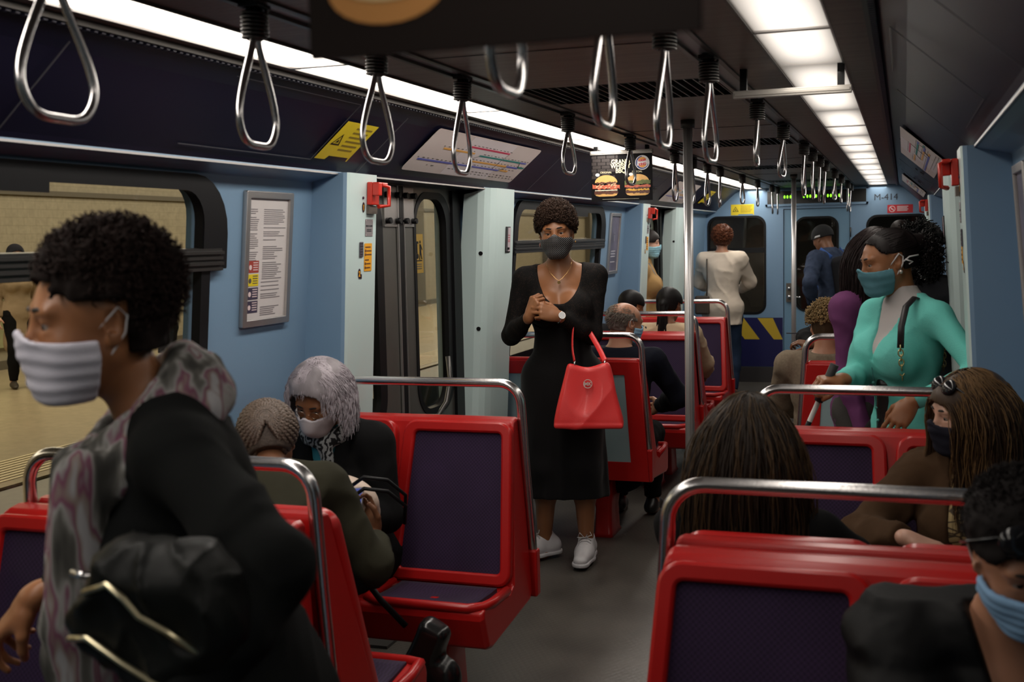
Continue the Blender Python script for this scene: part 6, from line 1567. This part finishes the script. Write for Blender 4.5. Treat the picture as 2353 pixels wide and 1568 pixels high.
def person_longhair():
    p = seated('woman with long straight brown hair seen from behind, sitting past the foreground seat', .615, 2.66, 1, H=1.62, skinm='fair', lean=(4, 0), head=(0, 6, 0), step=.011)
    p.place_head(at(1722, 1085, 2.72), .05); lapleg(p); p.set_arm(-1, p.L((.50, 2.90, .70)), (-.3, -1, -.5)); p.set_arm(1, p.L((.74, 2.90, .70)), (1, -.5, -.2)); p.body(face=True, hand_step=.007, head_step=.007)
    p.top('black_top', BLKC, off=.014, w0=1.15); p.trousers('trousers', BLKT, step=.014); p.shoes(BSH, step=.012)
    hm = hairm('long_brown_hair', (.020, .013, .009), .42); def_ = lambda F, A: (F.cone(A(0, -.06, .03), p.chest+V(0, -.105, .03), .085, .085, .03, flat=(V(0, 1, 0), .55)))
    p.hair_cap(hm, thick=.014, front=.05, back=-.4, extra=lambda F, A: (F.ell(A(0, -.045, -.02), V(.082, .070, .11), None, .03), F.cone(A(0, -.055, -.06), A(0, -.085, -.14), .085, .082, .03, flat=(V(0, 1, 0), .5))))
    p.strands(hm, n=1900, length=.46, r=.0019, seed=2, part=0, out=.016, wav=.010, chestr=.125, faceclear=.07, zroot=-.45)
    p.strands(hairm('hair_highlight', (.06, .036, .018), .4), n=260, length=.50, r=.0013, seed=9, part=0, out=.020, wav=.014, chestr=.135, name='lighter_strands', faceclear=.07, zroot=-.3)
person_longhair()

def person_brown():
    p = seated('woman with highlighted brown hair, sunglasses on her head and brown coat by the right window', .965, 3.55, -1, H=1.58, skinm='fair', lean=(4, 3), head=(-50, 8, -4), yaw=yaw_to(-.30, -1), step=.009, build=1.1)
    p.place_head(at(2222, 950, 3.44), .05); lapleg(p); p.set_arm(1, p.L(at(2085, 1238, 3.22)), (1, -.4, -.5), hd=p.Rw.T @ V(.9, -.15, -.22), hn=(0, .1, 1), curls=[14, 18, 24, 30], thumb=.2); p.set_arm(-1, p.L((1.08, 3.24, .66)), (-.15, -.6, -1), hd=(.8, .6, 0), hn=(0, .2, .9))
    p.body(head_step=.0038); p.top('brown_coat', BROWNC, off=.028, neck='open', w0=1.25, fold=.004, sleeves=.93)
    lp = mat('gold_blouse', (.35, .24, .10), .7); N, Lk, b = nodes(lp); tc = N.new('ShaderNodeTexCoord'); vo = N.new('ShaderNodeTexVoronoi'); vo.inputs['Scale'].default_value = 26; vo.feature = 'DISTANCE_TO_EDGE'; mp = N.new('ShaderNodeMapping'); mp.inputs['Scale'].default_value = (1, 1, 2.2)
    Lk.new(tc.outputs['Object'], mp.inputs[0]); Lk.new(mp.outputs[0], vo.inputs['Vector']); cr = N.new('ShaderNodeValToRGB'); cr.color_ramp.elements[0].position = .05; cr.color_ramp.elements[1].position = .14; cr.color_ramp.elements[0].color = (.05, .03, .012, 1); cr.color_ramp.elements[1].color = (.40, .29, .13, 1); Lk.new(vo.outputs[0], cr.inputs[0]); Lk.new(cr.outputs[0], b.inputs['Base Color'])
    p.top('patterned_blouse', lp, off=.016, sleeves=.25, neck='v', step=.010); p.trousers('trousers', BLKT, step=.014); p.shoes(BSH, step=.012)
    hm = hairm('chestnut_hair', (.050, .027, .014), .4)
    p.hair_cap(hm, thick=.016, front=.055, back=-.3, extra=lambda F, A: (F.ell(A(0, -.05, .0), V(.088, .085, .11), p.Rh, .03), F.ell(A(0, -.06, -.09), V(.08, .07, .08), p.Rh, .03)))
    p.strands(hm, n=2200, length=.36, r=.0015, seed=5, part=.02, out=.020, wav=.012, chestr=.14, faceclear=.072, zroot=-.35)
    p.strands(hairm('honey_strands', (.17, .095, .040), .45), n=620, length=.36, r=.0012, seed=8, part=.02, out=.023, wav=.015, chestr=.15, name='lighter_strands', faceclear=.074, zroot=.2)
    p.mask(MNAVY, 'cloth', loops=WL, off=.009)
    sg = mat('sunglass_black', (.01, .01, .012), .12); mb = MB()
    for k in (1, -1): mb.ball(p.hp(k*.034, .066, .098), .01, 10, rad=(.030, .012, .024), M=Matrix([list(r_) for r_ in (p.Rh @ rot('x', 38))]))
    mb.tube([p.hp(-.012, .076, .10), p.hp(.012, .076, .10)], .003, 6)
    for k in (1, -1): mb.tube([p.hp(k*.062, .055, .10), p.hp(k*.088, .01, .055), p.hp(k*.092, -.02, .02)], .0025, 6)
    mb.build('sunglasses', sg, p.root)
person_brown()

def person_puffer():
    p = seated('person in black puffer jacket, sunglasses on head and light blue mask, bottom right corner', 1.015, 2.02, -1, H=1.60, skinm='tan', lean=(10, 0), head=(12, 22, 6), yaw=yaw_to(.02, -1), step=.009, build=1.15, sex='m')
    p.place_head(at(2352, 1272, 1.95), .05)
    lapleg(p); p.set_arm(1, p.L((.92, 1.62, .60)), (.5, -.5, -1)); p.set_arm(-1, p.L((1.06, 1.62, .60)), (-.1, -.6, -1)); p.body(head_step=.0038, hand_step=.008)
    pf = mat('puffer_black', (.004, .004, .0045), .6, bump=.25, bscale=60, spec=.16)
    def ex(F):
        X, Y, Z = F.ax[0][:, None, None], F.ax[1][None, :, None], F.ax[2][None, None, :]; F.F = F.F-(.010*np.abs(np.sin(Z*math.pi/.075+1.5*X))).astype(np.float32)
        F.cone(p.nb+p.Rc@V(-.07, .0, .0), p.nb+p.Rc@V(.07, .0, .0), .052, .052, .04)
    p.top('puffer_jacket', pf, off=.030, neck='v', w0=1.3, extra=ex, fold=.003); p.trousers('trousers', BLKT, step=.014); p.shoes(BSH, step=.012)
    hm = hairm('short_black_hair', (.007, .005, .005), .8); p.hair_cap(hm, thick=.012, front=.070, back=-.05, lump=.004, lf=80, top=.015, earz=.035)
    p.curls(hm, n=3000, size=.008, th=.0014, rad=(.080, .098, .094), lift=(0, -.018, .044), front=.085, zmin=-.02, turns=.6, earz=.04, name='hair_tufts')
    p.mask(cloth('mask_sky', (.26, .44, .68), .8, noise=.04), 'pleat', loops=WL, off=.010)
    sg = mat('sunglass_black', (.01, .01, .012), .12); mb = MB()
    for k in (1, -1): mb.ball(p.hp(k*.034, .080, .088), .01, 10, rad=(.030, .012, .024), M=Matrix([list(r_) for r_ in (p.Rh @ rot('x', 30))]))
    mb.tube([p.hp(-.012, .092, .09), p.hp(.012, .092, .09)], .003, 6)
    for k in (1, -1): mb.tube([p.hp(k*.062, .068, .09), p.hp(k*.098, .02, .05), p.hp(k*.098, -.02, .02)], .0028, 6)
    mb.build('sunglasses', sg, p.root)
person_puffer()

def person_teal():
    p = Person('woman in turquoise cardigan and grey blue tied mask standing behind the right seat', (.862, 4.30, 0), yaw_to(-.75, -.66), H=1.60, skinm='warm', build=.95, lean=(4, 0), head=(-22, 12, 2), step=.0075, pelvis=(0, 0, .85), bust=1.25)
    p.place_head(at(2043, 600, 4.24), .05)
    p.set_arm(1, p.L(at(1935, 873, 4.02)), (.7, -.6, -1), hd=p.Rw.T @ V(-.85, -.45, .05), hn=p.Rw.T @ V(.0, -.2, 1), curls=[62, 68, 72, 76], thumb=.9)
    p.set_arm(-1, p.L(at(2095, 925, 3.96)), (-.9, -.3, -.5), hd=p.Rw.T @ V(-.55, -.25, -.80), hn=p.Rw.T @ V(-.2, -.9, .35), curls=[20, 24, 28, 32], thumb=.3)
    for k in (1, -1): p.set_leg(k, V(k*.09, 0, .08), (0, 1, 0))
    p.body(head_step=.0036, hand_step=.0042)
    p.top('cardigan', TEAL, off=.012, neck='v', w0=1.12, sleeves=.95, hem=.70, hemflare=.22, fold=.0022, noise_f=30)
    p.top('white_top', cloth('white_knit', (.55, .50, .49), .9, noise=.04), off=.003, fold=0, neck='high', sleeves=.2, step=.008, low=False)
    p.trousers('trousers', BLKT, step=.013); p.shoes(BSH, step=.012)
    for i in range(9):
        mb = MB(); c = p.chest+p.Rc @ V(.004, .135-.004*i, -.10-.045*i); mb.ball(c, .005, 6)
        if i < 5: mb.build('button', mat('teal_button', (.10, .38, .34), .4), p.root)
    mb = MB(); mb.tube([p.nb+p.Rc@V(.035, .085, -.10), p.chest+p.Rc@V(.012, .132, -.04), p.waist+p.Rc@V(.008, .125, .05), p.waist+p.Rt@V(.008, .120, -.06), p.pel+V(.006, .135, -.03)], .0016, 5); mb.build('button_band', mat('teal_dark_edge', (.03, .15, .14), .8), p.root)
    hm = hairm('black_straight', (.009, .006, .006), .5)
    p.hair_cap(hm, thick=.006, front=.084, back=-.04, earz=.028, extra=lambda F, A: F.ell(A(0, -.115, .04), V(.035, .04, .035), p.Rh, .02))
    p.strands(hm, n=900, length=.19, r=.0016, seed=3, out=.009, gather=p.hp(0, -.13, .045), wav=.001, name='combed_strands', front=.055, faceclear=.05)
    # puff of curls at the back
    p.curls(hairm('black_curls', (.010, .008, .008), .4), n=520, size=.012, th=.0022, rad=(.035, .032, .075), lift=(0, -.150, -.02), front=.2, zmin=-.2, turns=1.5, name='curly_ponytail')
    p.mask(MTEAL, 'cloth', loops=WL, off=.010, edge=True, low=.002)
    mb = MB(); mb.tube([p.hp(-.088, -.02, -.010), p.hp(-.086, -.05, .004), p.hp(-.082, -.085, .002)], .0028, 6, flat=.5); mb.tube([p.hp(-.088, -.03, -.002), p.hp(-.094, -.055, -.018), p.hp(-.09, -.04, -.022)], .0026, 6, flat=.5); mb.build('mask_tie', WL, p.root)
    for k in (1, -1):
        mb = MB(); c = p.hp(k*.088, -.006, -.044); mb.ball(c, .007, 10); mb.build('earring', mat('clear_stone', (.6, .55, .5), .1, .6), p.root)
    # shoulder bag with chain
    gl = mat('gold_chain', (.60, .48, .22), .3, 1); bag = thing('shoulder_bag', 'black shoulder bag with gold chain links behind the turquoise cardigan', 'handbag')
    c = at(2105, 945, 4.22); F = Field(c-V(.22, .2, .2), c+V(.22, .2, .2), .007, ()); F.box(c, (.13, .045, .12), rot('z', -10), .03, .03); F.offset_noise(.003, 30, 4); F.mesh('bag_body', mat('bag_black', (.012, .011, .011), .35, bump=.3, bscale=100), bag)
    f1 = at(2069, 800, 4.03); e1 = at(2074, 872, 4.12); e2 = at(2168, 850, 4.26); f2 = at(2168, 790, 4.30)
    mb = MB(); mb.tube([f1, at(2071, 750, 4.03), at(2082, 705, 4.08), at(2102, 684, 4.16), at(2128, 692, 4.26), at(2155, 730, 4.36), f2], .011, 8, flat=.4); mb.build('bag_strap', mat('strap_black', (.02, .018, .02), .4), bag)
    for a, b in ((f1, e1), (f2, e2)):
        mb = MB()
        for i in range(7):
            q = a+(b-a)*(i/6.5); nv = (1, 0, 0) if i % 2 else (0, 1, 0); mb.tube([q+V(.008*math.cos(t)*nv[0], .008*math.cos(t)*nv[1], .012*math.sin(t)) for t in [j*math.pi/5 for j in range(10)]], .0024, 5, closed=True)
        mb.build('chain', gl, bag)
    # folding cane
    cn = thing('walking_cane', 'folding white cane with black grip held by the woman in turquoise', 'cane'); a = at(1918, 838, 4.0); b = at(1888, 925, 3.98); c2 = at(1852, 988, 3.97); d2 = a+(c2-a)*5.2
    d2 = V(a[0]+(c2[0]-a[0])*a[2]/max(.01, a[2]-c2[2])*1.0, 3.97, .01); g1 = a+(d2-a)*.11; g2 = a+(d2-a)*.15
    mb = MB(); mb.tube([a, g1], .015, 10); mb.build('cane_grip', mat('grip_black', (.02, .018, .018), .6), cn); mb = MB(); mb.tube([g1, d2], .0085, 10); mb.build('cane_shaft', mat('cane_white', (.55, .53, .5), .4), cn)
    mb = MB()
    for t in (.17, .30, .5): mb.tube([a+(d2-a)*t, a+(d2-a)*(t+.03)], .0092, 10)
    mb.build('cane_band', BLACK, cn)
person_teal()

def person_purple():
    p = Person('woman with long dark hair in a purple jacket standing beyond the turquoise cardigan', (.70, 4.98, 0), yaw_to(.85, -.5), H=1.63, skinm='tan', lean=(4, 4), head=(0, 14, 4), step=.010, build=.9)
    p.place_head(at(2020, 590, 4.95), .05)
    p.set_arm(1, p.sh[1]+V(-.01, .08, -.50), (.1, -1, -.1)); p.set_arm(-1, p.L((.95, 4.95, .92)), (-.2, -1, -.3)); p.body(hand_step=.008)
    p.top('purple_jacket', PURP, off=.018, w0=1.05, hem=.74, hemflare=.2, fold=.004); p.trousers('trousers', GREYP, step=.012); p.shoes(BSH, step=.012)
    hm = hairm('long_dark_hair', (.016, .009, .009), .4); p.hair_cap(hm, thick=.012, front=.05, back=-.3, extra=lambda F, A: F.ell(A(0, -.05, -.03), V(.08, .07, .12), p.Rh, .03))
    p.strands(hm, n=1100, length=.33, r=.0020, seed=6, out=.014, chestr=.13, faceclear=.058); mb = MB()
    mb.tube([p.nb+p.Rc@V(.06, .10, -.02), p.chest+p.Rc@V(.05, .145, -.05), p.waist+p.Rc@V(.0, .15, 0)], .006, 6); mb.build('bag_cord', mat('copper_cord', (.35, .16, .10), .6), p.root)
person_purple()

def person_ponytail():
    p = Person('person with dark curly ponytail and charcoal top behind the woman in turquoise', (.945, 5.55, 0), yaw_to(.3, 1), H=1.64, skinm='tan', head=(0, 5, 0), step=.011)
    p.body(hand_step=.01, head_step=.006); p.top('charcoal_top', CHAR, off=.02, w0=1.15, hem=.8); p.trousers('trousers', JEANS, step=.014); p.shoes(BSH, step=.012)
    p.hair_cap(BLH, thick=.012, front=.05, back=-.05); p.curls(BLH, n=520, size=.024, th=.0034, rad=(.06, .05, .11), lift=(0, -.10, -.03), front=.2, zmin=-.3, turns=1.4, name='curly_ponytail'); p.mask(MWHITE, 'pleat', loops=WL, step=.005)
person_ponytail()
def person_far():
    p = Person('person standing by the end wall whose forehead shows above the dark ponytail', (.83, 11.7, 0), yaw_to(-.1, -1), H=1.70, skinm='tan', step=.013)
    p.body(hand_step=.013, head_step=.007); p.top('dark_top', CHAR, off=.02, hem=.8); p.trousers('trousers', JEANS, step=.016); p.shoes(BSH, step=.014); p.hair_cap(DKH, thick=.016, front=.055, back=-.06)
    p.mask(MWHITE, 'pleat', loops=WL, step=.006)
person_far()

def person_bald():
    p = seated('balding man with blue mask and navy coat sitting with his back to the camera', -.60, 6.14, 1, H=1.66, sex='m', skinm='tan', lean=(6, 0), head=(-42, 10, 0), step=.009)
    p.place_head(at(1437, 772, 6.15), .04); lapleg(p); p.set_arm(1, p.L((-.44, 6.42, .64)), (1, -.4, -.3)); p.set_arm(-1, p.L((-.74, 6.42, .64)), (-1, -.4, -.3)); p.body(head_step=.004, hand_step=.007)
    p.top('navy_coat', NAVYC, off=.022, w0=1.2, hemflare=.1); p.trousers('trousers', BLKT, step=.012); p.shoes(BSH, step=.009)
    hm = hairm('thin_grey_hair', (.16, .13, .11), .7); cut = p.hair_cap(hm, thick=.004, front=-.2, back=-.05, lump=.003, lf=120, step=.004)
    # the crown is bare: keep only the fringe of hair round the sides and back
    me = cut.data; bm = bmesh.new(); bm.from_mesh(me); q = p.s if hasattr(p, 's') else None
    top = [v for v in bm.verts if (np.asarray(v.co)-p.hc) @ p.Rh[:, 2] > .050*p.q-.55*max(0, (np.asarray(v.co)-p.hc) @ p.Rh[:, 1])+.0 or (np.asarray(v.co)-p.hc) @ p.Rh[:, 1] > .03]
    bmesh.ops.delete(bm, geom=top, context='VERTS'); bm.to_mesh(me); bm.free()
    rs = np.random.RandomState(4); mb = MB()
    for i in range(1500):
        d = rs.normal(size=3); d /= np.linalg.norm(d)
        if d[2] > .50-.4*d[1]+.1*rs.randn() or d[2] < -.75 or d[1] > .35 or (d[1] > .05 and d[2] < .1 and abs(d[0]) > .6): continue
        c = V(0, -.018, .032)+d*V(.077, .095, .083); mb.tube([p.hp(*c), p.hp(*(c+d*.004+V(0, -.006, -.003))), p.hp(*(c+d*.007+V(.004*rs.randn(), -.012, -.010)))], [.0014, .0012, .0005], 3)
    mb.build('hair_wisps', hairm('grey_wisps', (.20, .17, .14), .7), p.root); p.mask(MBLUE, 'pleat', loops=WL)
person_bald()

def person_cap():
    p = seated('person with close cropped black hair sitting at the left window beyond the bald man', -.93, 7.80, 1, H=1.60, sex='m', skinm='warm', head=(-30, 14, 0), step=.012, lean=(8, 0))
    p.place_head(at(1451, 704, 7.80), .06); lapleg(p); p.body(hand_step=.012, head_step=.005); p.top('dark_jacket', CHAR, off=.02); p.trousers('trousers', BLKT, step=.016); p.shoes(BSH, step=.014); p.hair_cap(BLH, thick=.010, front=.05, back=-.02)
person_cap()
def person_beige():
    p = seated('woman with a long black ponytail and beige jacket seen from behind', -.585, 7.82, 1, H=1.66, skinm='brown', lean=(6, 0), head=(-14, 14, 0), step=.010, build=1.2)
    p.place_head(at(1538, 700, 7.80), .05); lapleg(p); p.set_arm(1, p.L((-.46, 8.12, .62)), (.55, -.6, -.6)); p.set_arm(-1, p.L((-.72, 8.05, .66)), (-1, -.3, -.3)); p.body(hand_step=.009, head_step=.005)
    p.top('beige_jacket', BEIGE, off=.020, w0=1.3, hem=.50, fold=.004, sleeves=.97); p.trousers('trousers', BLKT, step=.014); p.shoes(BSH, step=.012)
    p.hair_cap(BLH, thick=.012, front=.05, back=-.05, extra=lambda F, A: F.ell(A(0, -.10, -.02), V(.03, .035, .03), p.Rh, .02))
    rs = np.random.RandomState(2); n = 160; t = np.linspace(0, 1, 14)[None, :, None]; st = p.hp(0, -.115, -.02); sp = rs.normal(size=(n, 1, 3))*V(.018, .012, .004); en = rs.normal(size=(n, 1, 3))*V(.028, .012, .03)
    pt = st+sp*(1-t)*.6+en*t+V(0, -.045, 0)*np.sin(t*1.6)+V(0, 0, -.32)*t; ribbon_mesh(pt, .0042, 'ponytail', BLH, p.root)
    mb = MB(); mb.tube([p.nb+p.Rc@V(-.13, -.06, -.0), p.chest+p.Rc@V(-.03, -.125, -.03), p.waist+p.Rc@V(.07, -.13, .0)], .005, 6); mb.build('bag_strap', BLACK, p.root)
person_beige()
def person_white():
    p = Person('woman in a long cream cardigan with auburn curls standing with her back turned', (-.80, 11.25, 0), yaw_to(0, 1), H=1.69, skinm='tan', build=1.1, head=(10, 4, 0), step=.011)
    p.set_arm(1, p.L((-.66, 11.60, 1.06)), (1, -.5, -.6)); p.set_arm(-1, p.L((-.93, 11.60, 1.06)), (-1, -.5, -.6)); p.body(hand_step=.010, head_step=.006)
    p.top('cream_cardigan', CREAM, off=.028, w0=1.35, hem=.735, hemflare=.24, fold=.004); p.trousers('trousers', JEANS, step=.013); p.shoes(BSH, step=.012)
    p.hair_cap(RDH, thick=.022, front=.05, back=-.075, lump=.006, lf=110); p.curls(hairm('auburn_curls', (.13, .042, .018), .45), n=1100, size=.010, th=.0022, rad=(.092, .11, .098), lift=(0, -.02, .02), front=.07, zmin=-.09)
    mb = MB(); mb.tube([p.sh[-1]+V(.05, .02, .06), p.sh[-1]+V(.045, -.09, -.0), p.chest+V(-.12, -.165, -.14), p.waist+V(-.13, -.15, -.10)], .007, 6); mb.build('bag_strap', mat('strap_brown', (.05, .035, .025), .6), p.root)
    b_ = thing('shoulder_bag', 'small brown shoulder bag at the side of the woman in cream', 'handbag'); c = p.W(p.pel+V(-.17, -.15, .03)); mb = MB(); mb.box(c-V(.07, .03, .09), c+V(.07, .03, .09)); mb.build('bag_body', mat('strap_brown', (.05, .035, .025), .6), b_, .02, 3)
person_white()
def person_denim():
    p = Person('person in denim jacket, cap and face visor with a backpack facing the end door', (.25, 11.35, 0), yaw_to(-.75, .66), H=1.68, sex='m', skinm='brown', lean=(10, 0), head=(6, 18, 0), step=.011, neck_fwd=.02, build=1.1)
    p.set_arm(-1, p.L((.05, 11.20, .93)), (-1, -.6, -.4)); p.set_arm(1, p.L((.2, 11.6, .95)), (1, -.5, -.4)); p.body(hand_step=.009, head_step=.006)
    p.top('denim_jacket', DENIM, off=.024, w0=1.3, hem=.86, fold=.005, neck='high'); p.trousers('trousers', BLKT, step=.014); p.shoes(BSH, step=.012)
    p.hair_cap(mat('cap_black', (.010, .010, .011), .9), thick=.016, front=.03, back=-.0, name='cap', top=.01)
    mb = MB(); mb.tube([p.hp(-.092, -.05, .015), p.hp(-.096, 0, .018), p.hp(-.075, .06, .02), p.hp(0, .105, .02), p.hp(.075, .06, .02), p.hp(.096, 0, .018)], .009, 6, flat=.3); mb.build('visor_band', mat('visor_white', (.6, .6, .6), .4), p.root)
    bp = thing('backpack', 'dark backpack with bright blue straps on the person in denim', 'backpack'); c = p.W(p.chest+p.Rc @ V(0, -.19, -.08)); F = Field(c-V(.3, .3, .32), c+V(.3, .3, .32), .011, ()); F.box(c, (.13, .085, .20), p.Rw @ p.Rc, .06, .03); F.mesh('pack_body', cloth('pack_grey', (.025, .025, .03), .8), bp)
    for k in (1, -1):
        mb = MB(); mb.tube([p.W(q) for q in (p.chest+p.Rc@V(k*.10, -.12, .12), p.sh[k]+p.Rc@V(-k*.07, -.02, .085), p.sh[k]+p.Rc@V(-k*.06, .09, -.02), p.chest+p.Rc@V(k*.12, .10, -.12), p.chest+p.Rc@V(k*.15, -.04, -.2))], .022, 8, flat=.3); mb.build('pack_strap', cloth('strap_blue', (.06, .14, .42), .7), bp)
person_denim()
def person_tan():
    p = seated('person with curly dark blond hair and tan tweed blazer sitting with back turned', .525, 6.16, 1, H=1.64, skinm='tan', head=(12, 6, 0), step=.010, build=1.1, sex='m')
    p.place_head(at(1897, 765, 6.15), .05); lapleg(p); p.set_arm(-1, p.L((.40, 6.45, .62)), (-1, -.4, -.3)); p.body(hand_step=.010, head_step=.006); p.top('tweed_blazer', TAN, off=.024, w0=1.3, fold=.003); p.trousers('trousers', BLKT, step=.014); p.shoes(BSH, step=.012)
    p.hair_cap(hairm('dark_short', (.05, .03, .015), .6), thick=.010, front=.05, back=-.07); p.curls(BLOND, n=800, size=.012, th=.0024, rad=(.086, .100, .085), lift=(0, -.02, .045), front=.07, zmin=.02)
person_tan()
def person_door():
    p = Person('person in ochre coat and light blue mask standing in the far left doorway', (-1.04, 9.24, 0), yaw_to(1, .1), H=1.66, skinm='fair', step=.012, head=(0, 4, 0), lean=(3, 0))
    p.place_head(at(1487, 560, 9.24), .03); p.body(hand_step=.012, head_step=.005); p.top('ochre_coat', cloth('ochre_coat', (.36, .22, .09), .85), off=.026, w0=1.25, hemflare=.3); p.trousers('trousers', BLKT, step=.016); p.shoes(BSH, step=.014)
    p.hair_cap(DKH, thick=.014, front=.05, back=-.06); p.mask(cloth('mask_aqua', (.28, .52, .62), .8), 'pleat', loops=WL, step=.005); mb = MB(); mb.tube([p.sh[1]+V(-.06, .06, .04), p.chest+V(.0, .16, -.05), p.waist+V(-.08, .14, 0)], .014, 6, flat=.3); mb.build('bag_strap', mat('strap_grey', (.08, .08, .08), .6), p.root)
person_door()
def person_reader():
    p = seated('seated person in black jacket and red top holding out a phone, far right', .62, 8.60, -1, H=1.62, skinm='brown', step=.012, sex='m', lean=(8, 0))
    lapleg(p); p.set_arm(1, p.L(at(1862, 792, 8.32)), (1, -.2, -.4), hd=p.Rw.T@V(-1, -.1, .25), hn=(0, .3, .9), curl=50); p.set_arm(-1, p.L((.75, 8.3, .66)), (-1, -.2, -.4)); p.body(hand_step=.006, head_step=.007)
    p.top('black_jacket', BLKC, off=.024, w0=1.25, neck='open'); p.top('red_top', cloth('red_top', (.28, .015, .02), .8), off=.018, sleeves=.2, step=.013); p.trousers('trousers', BLKT, step=.016); p.shoes(BSH, step=.014); p.hair_cap(BLH, thick=.010, front=.05, back=-.04)
    ph = thing('mobile_phone', 'thin phone in the outstretched hand beyond the far pole', 'phone'); c = at(1822, 764, 8.30); mb = MB(); mb.box(c-V(.045, .008, .010), c+V(.045, .008, -.003), None); mb.build('phone_case', mat('phone_dark', (.05, .05, .06), .3, .5), ph)
person_reader()
# people on the platform opposite
def person_platform(label, X, Y, yaw, coat, hair, mask_, shoe, H=1.68, scarf=None, seed=0):
    p = Person(label, (X, Y, 0), yaw, H=H, skinm='fair', step=.014, build=1.0); p.body(hand_step=.013, head_step=.008); p.top('long_coat', coat, off=.030, w0=1.3, hemflare=.35); p.trousers('trousers', BLKT, step=.016); p.shoes(shoe, step=.011)
    if scarf: p.hair_cap(scarf, thick=.022, front=.05, back=-.14, name='headscarf', step=.008, extra=lambda F, A: F.ell(A(0, -.01, -.10), V(.065, .065, .06), p.Rh, .03))
    else: p.hair_cap(hair, thick=.02, front=.05, back=-.08, step=.008)
    if mask_: p.mask(mask_, 'pleat', loops=WL, step=.006)
    return p
person_platform('woman in dark headscarf, beige coat and pale mask on the opposite platform', -8.85, 10.80, yaw_to(.8, -.5), cloth('beige_coat', (.30, .22, .14), .9), None, cloth('mask_pale', (.45, .52, .50), .8), mat('brown_shoe', (.04, .03, .02), .6), H=1.66, scarf=cloth('dark_scarf', (.02, .02, .03), .9))
person_platform('fair haired person in dark coat and white trainers on the opposite platform', -8.98, 13.75, yaw_to(.3, 1), cloth('dark_long_coat', (.035, .028, .024), .9), BLOND, None, mat('white_leather', (.6, .6, .6), .5), H=1.68)
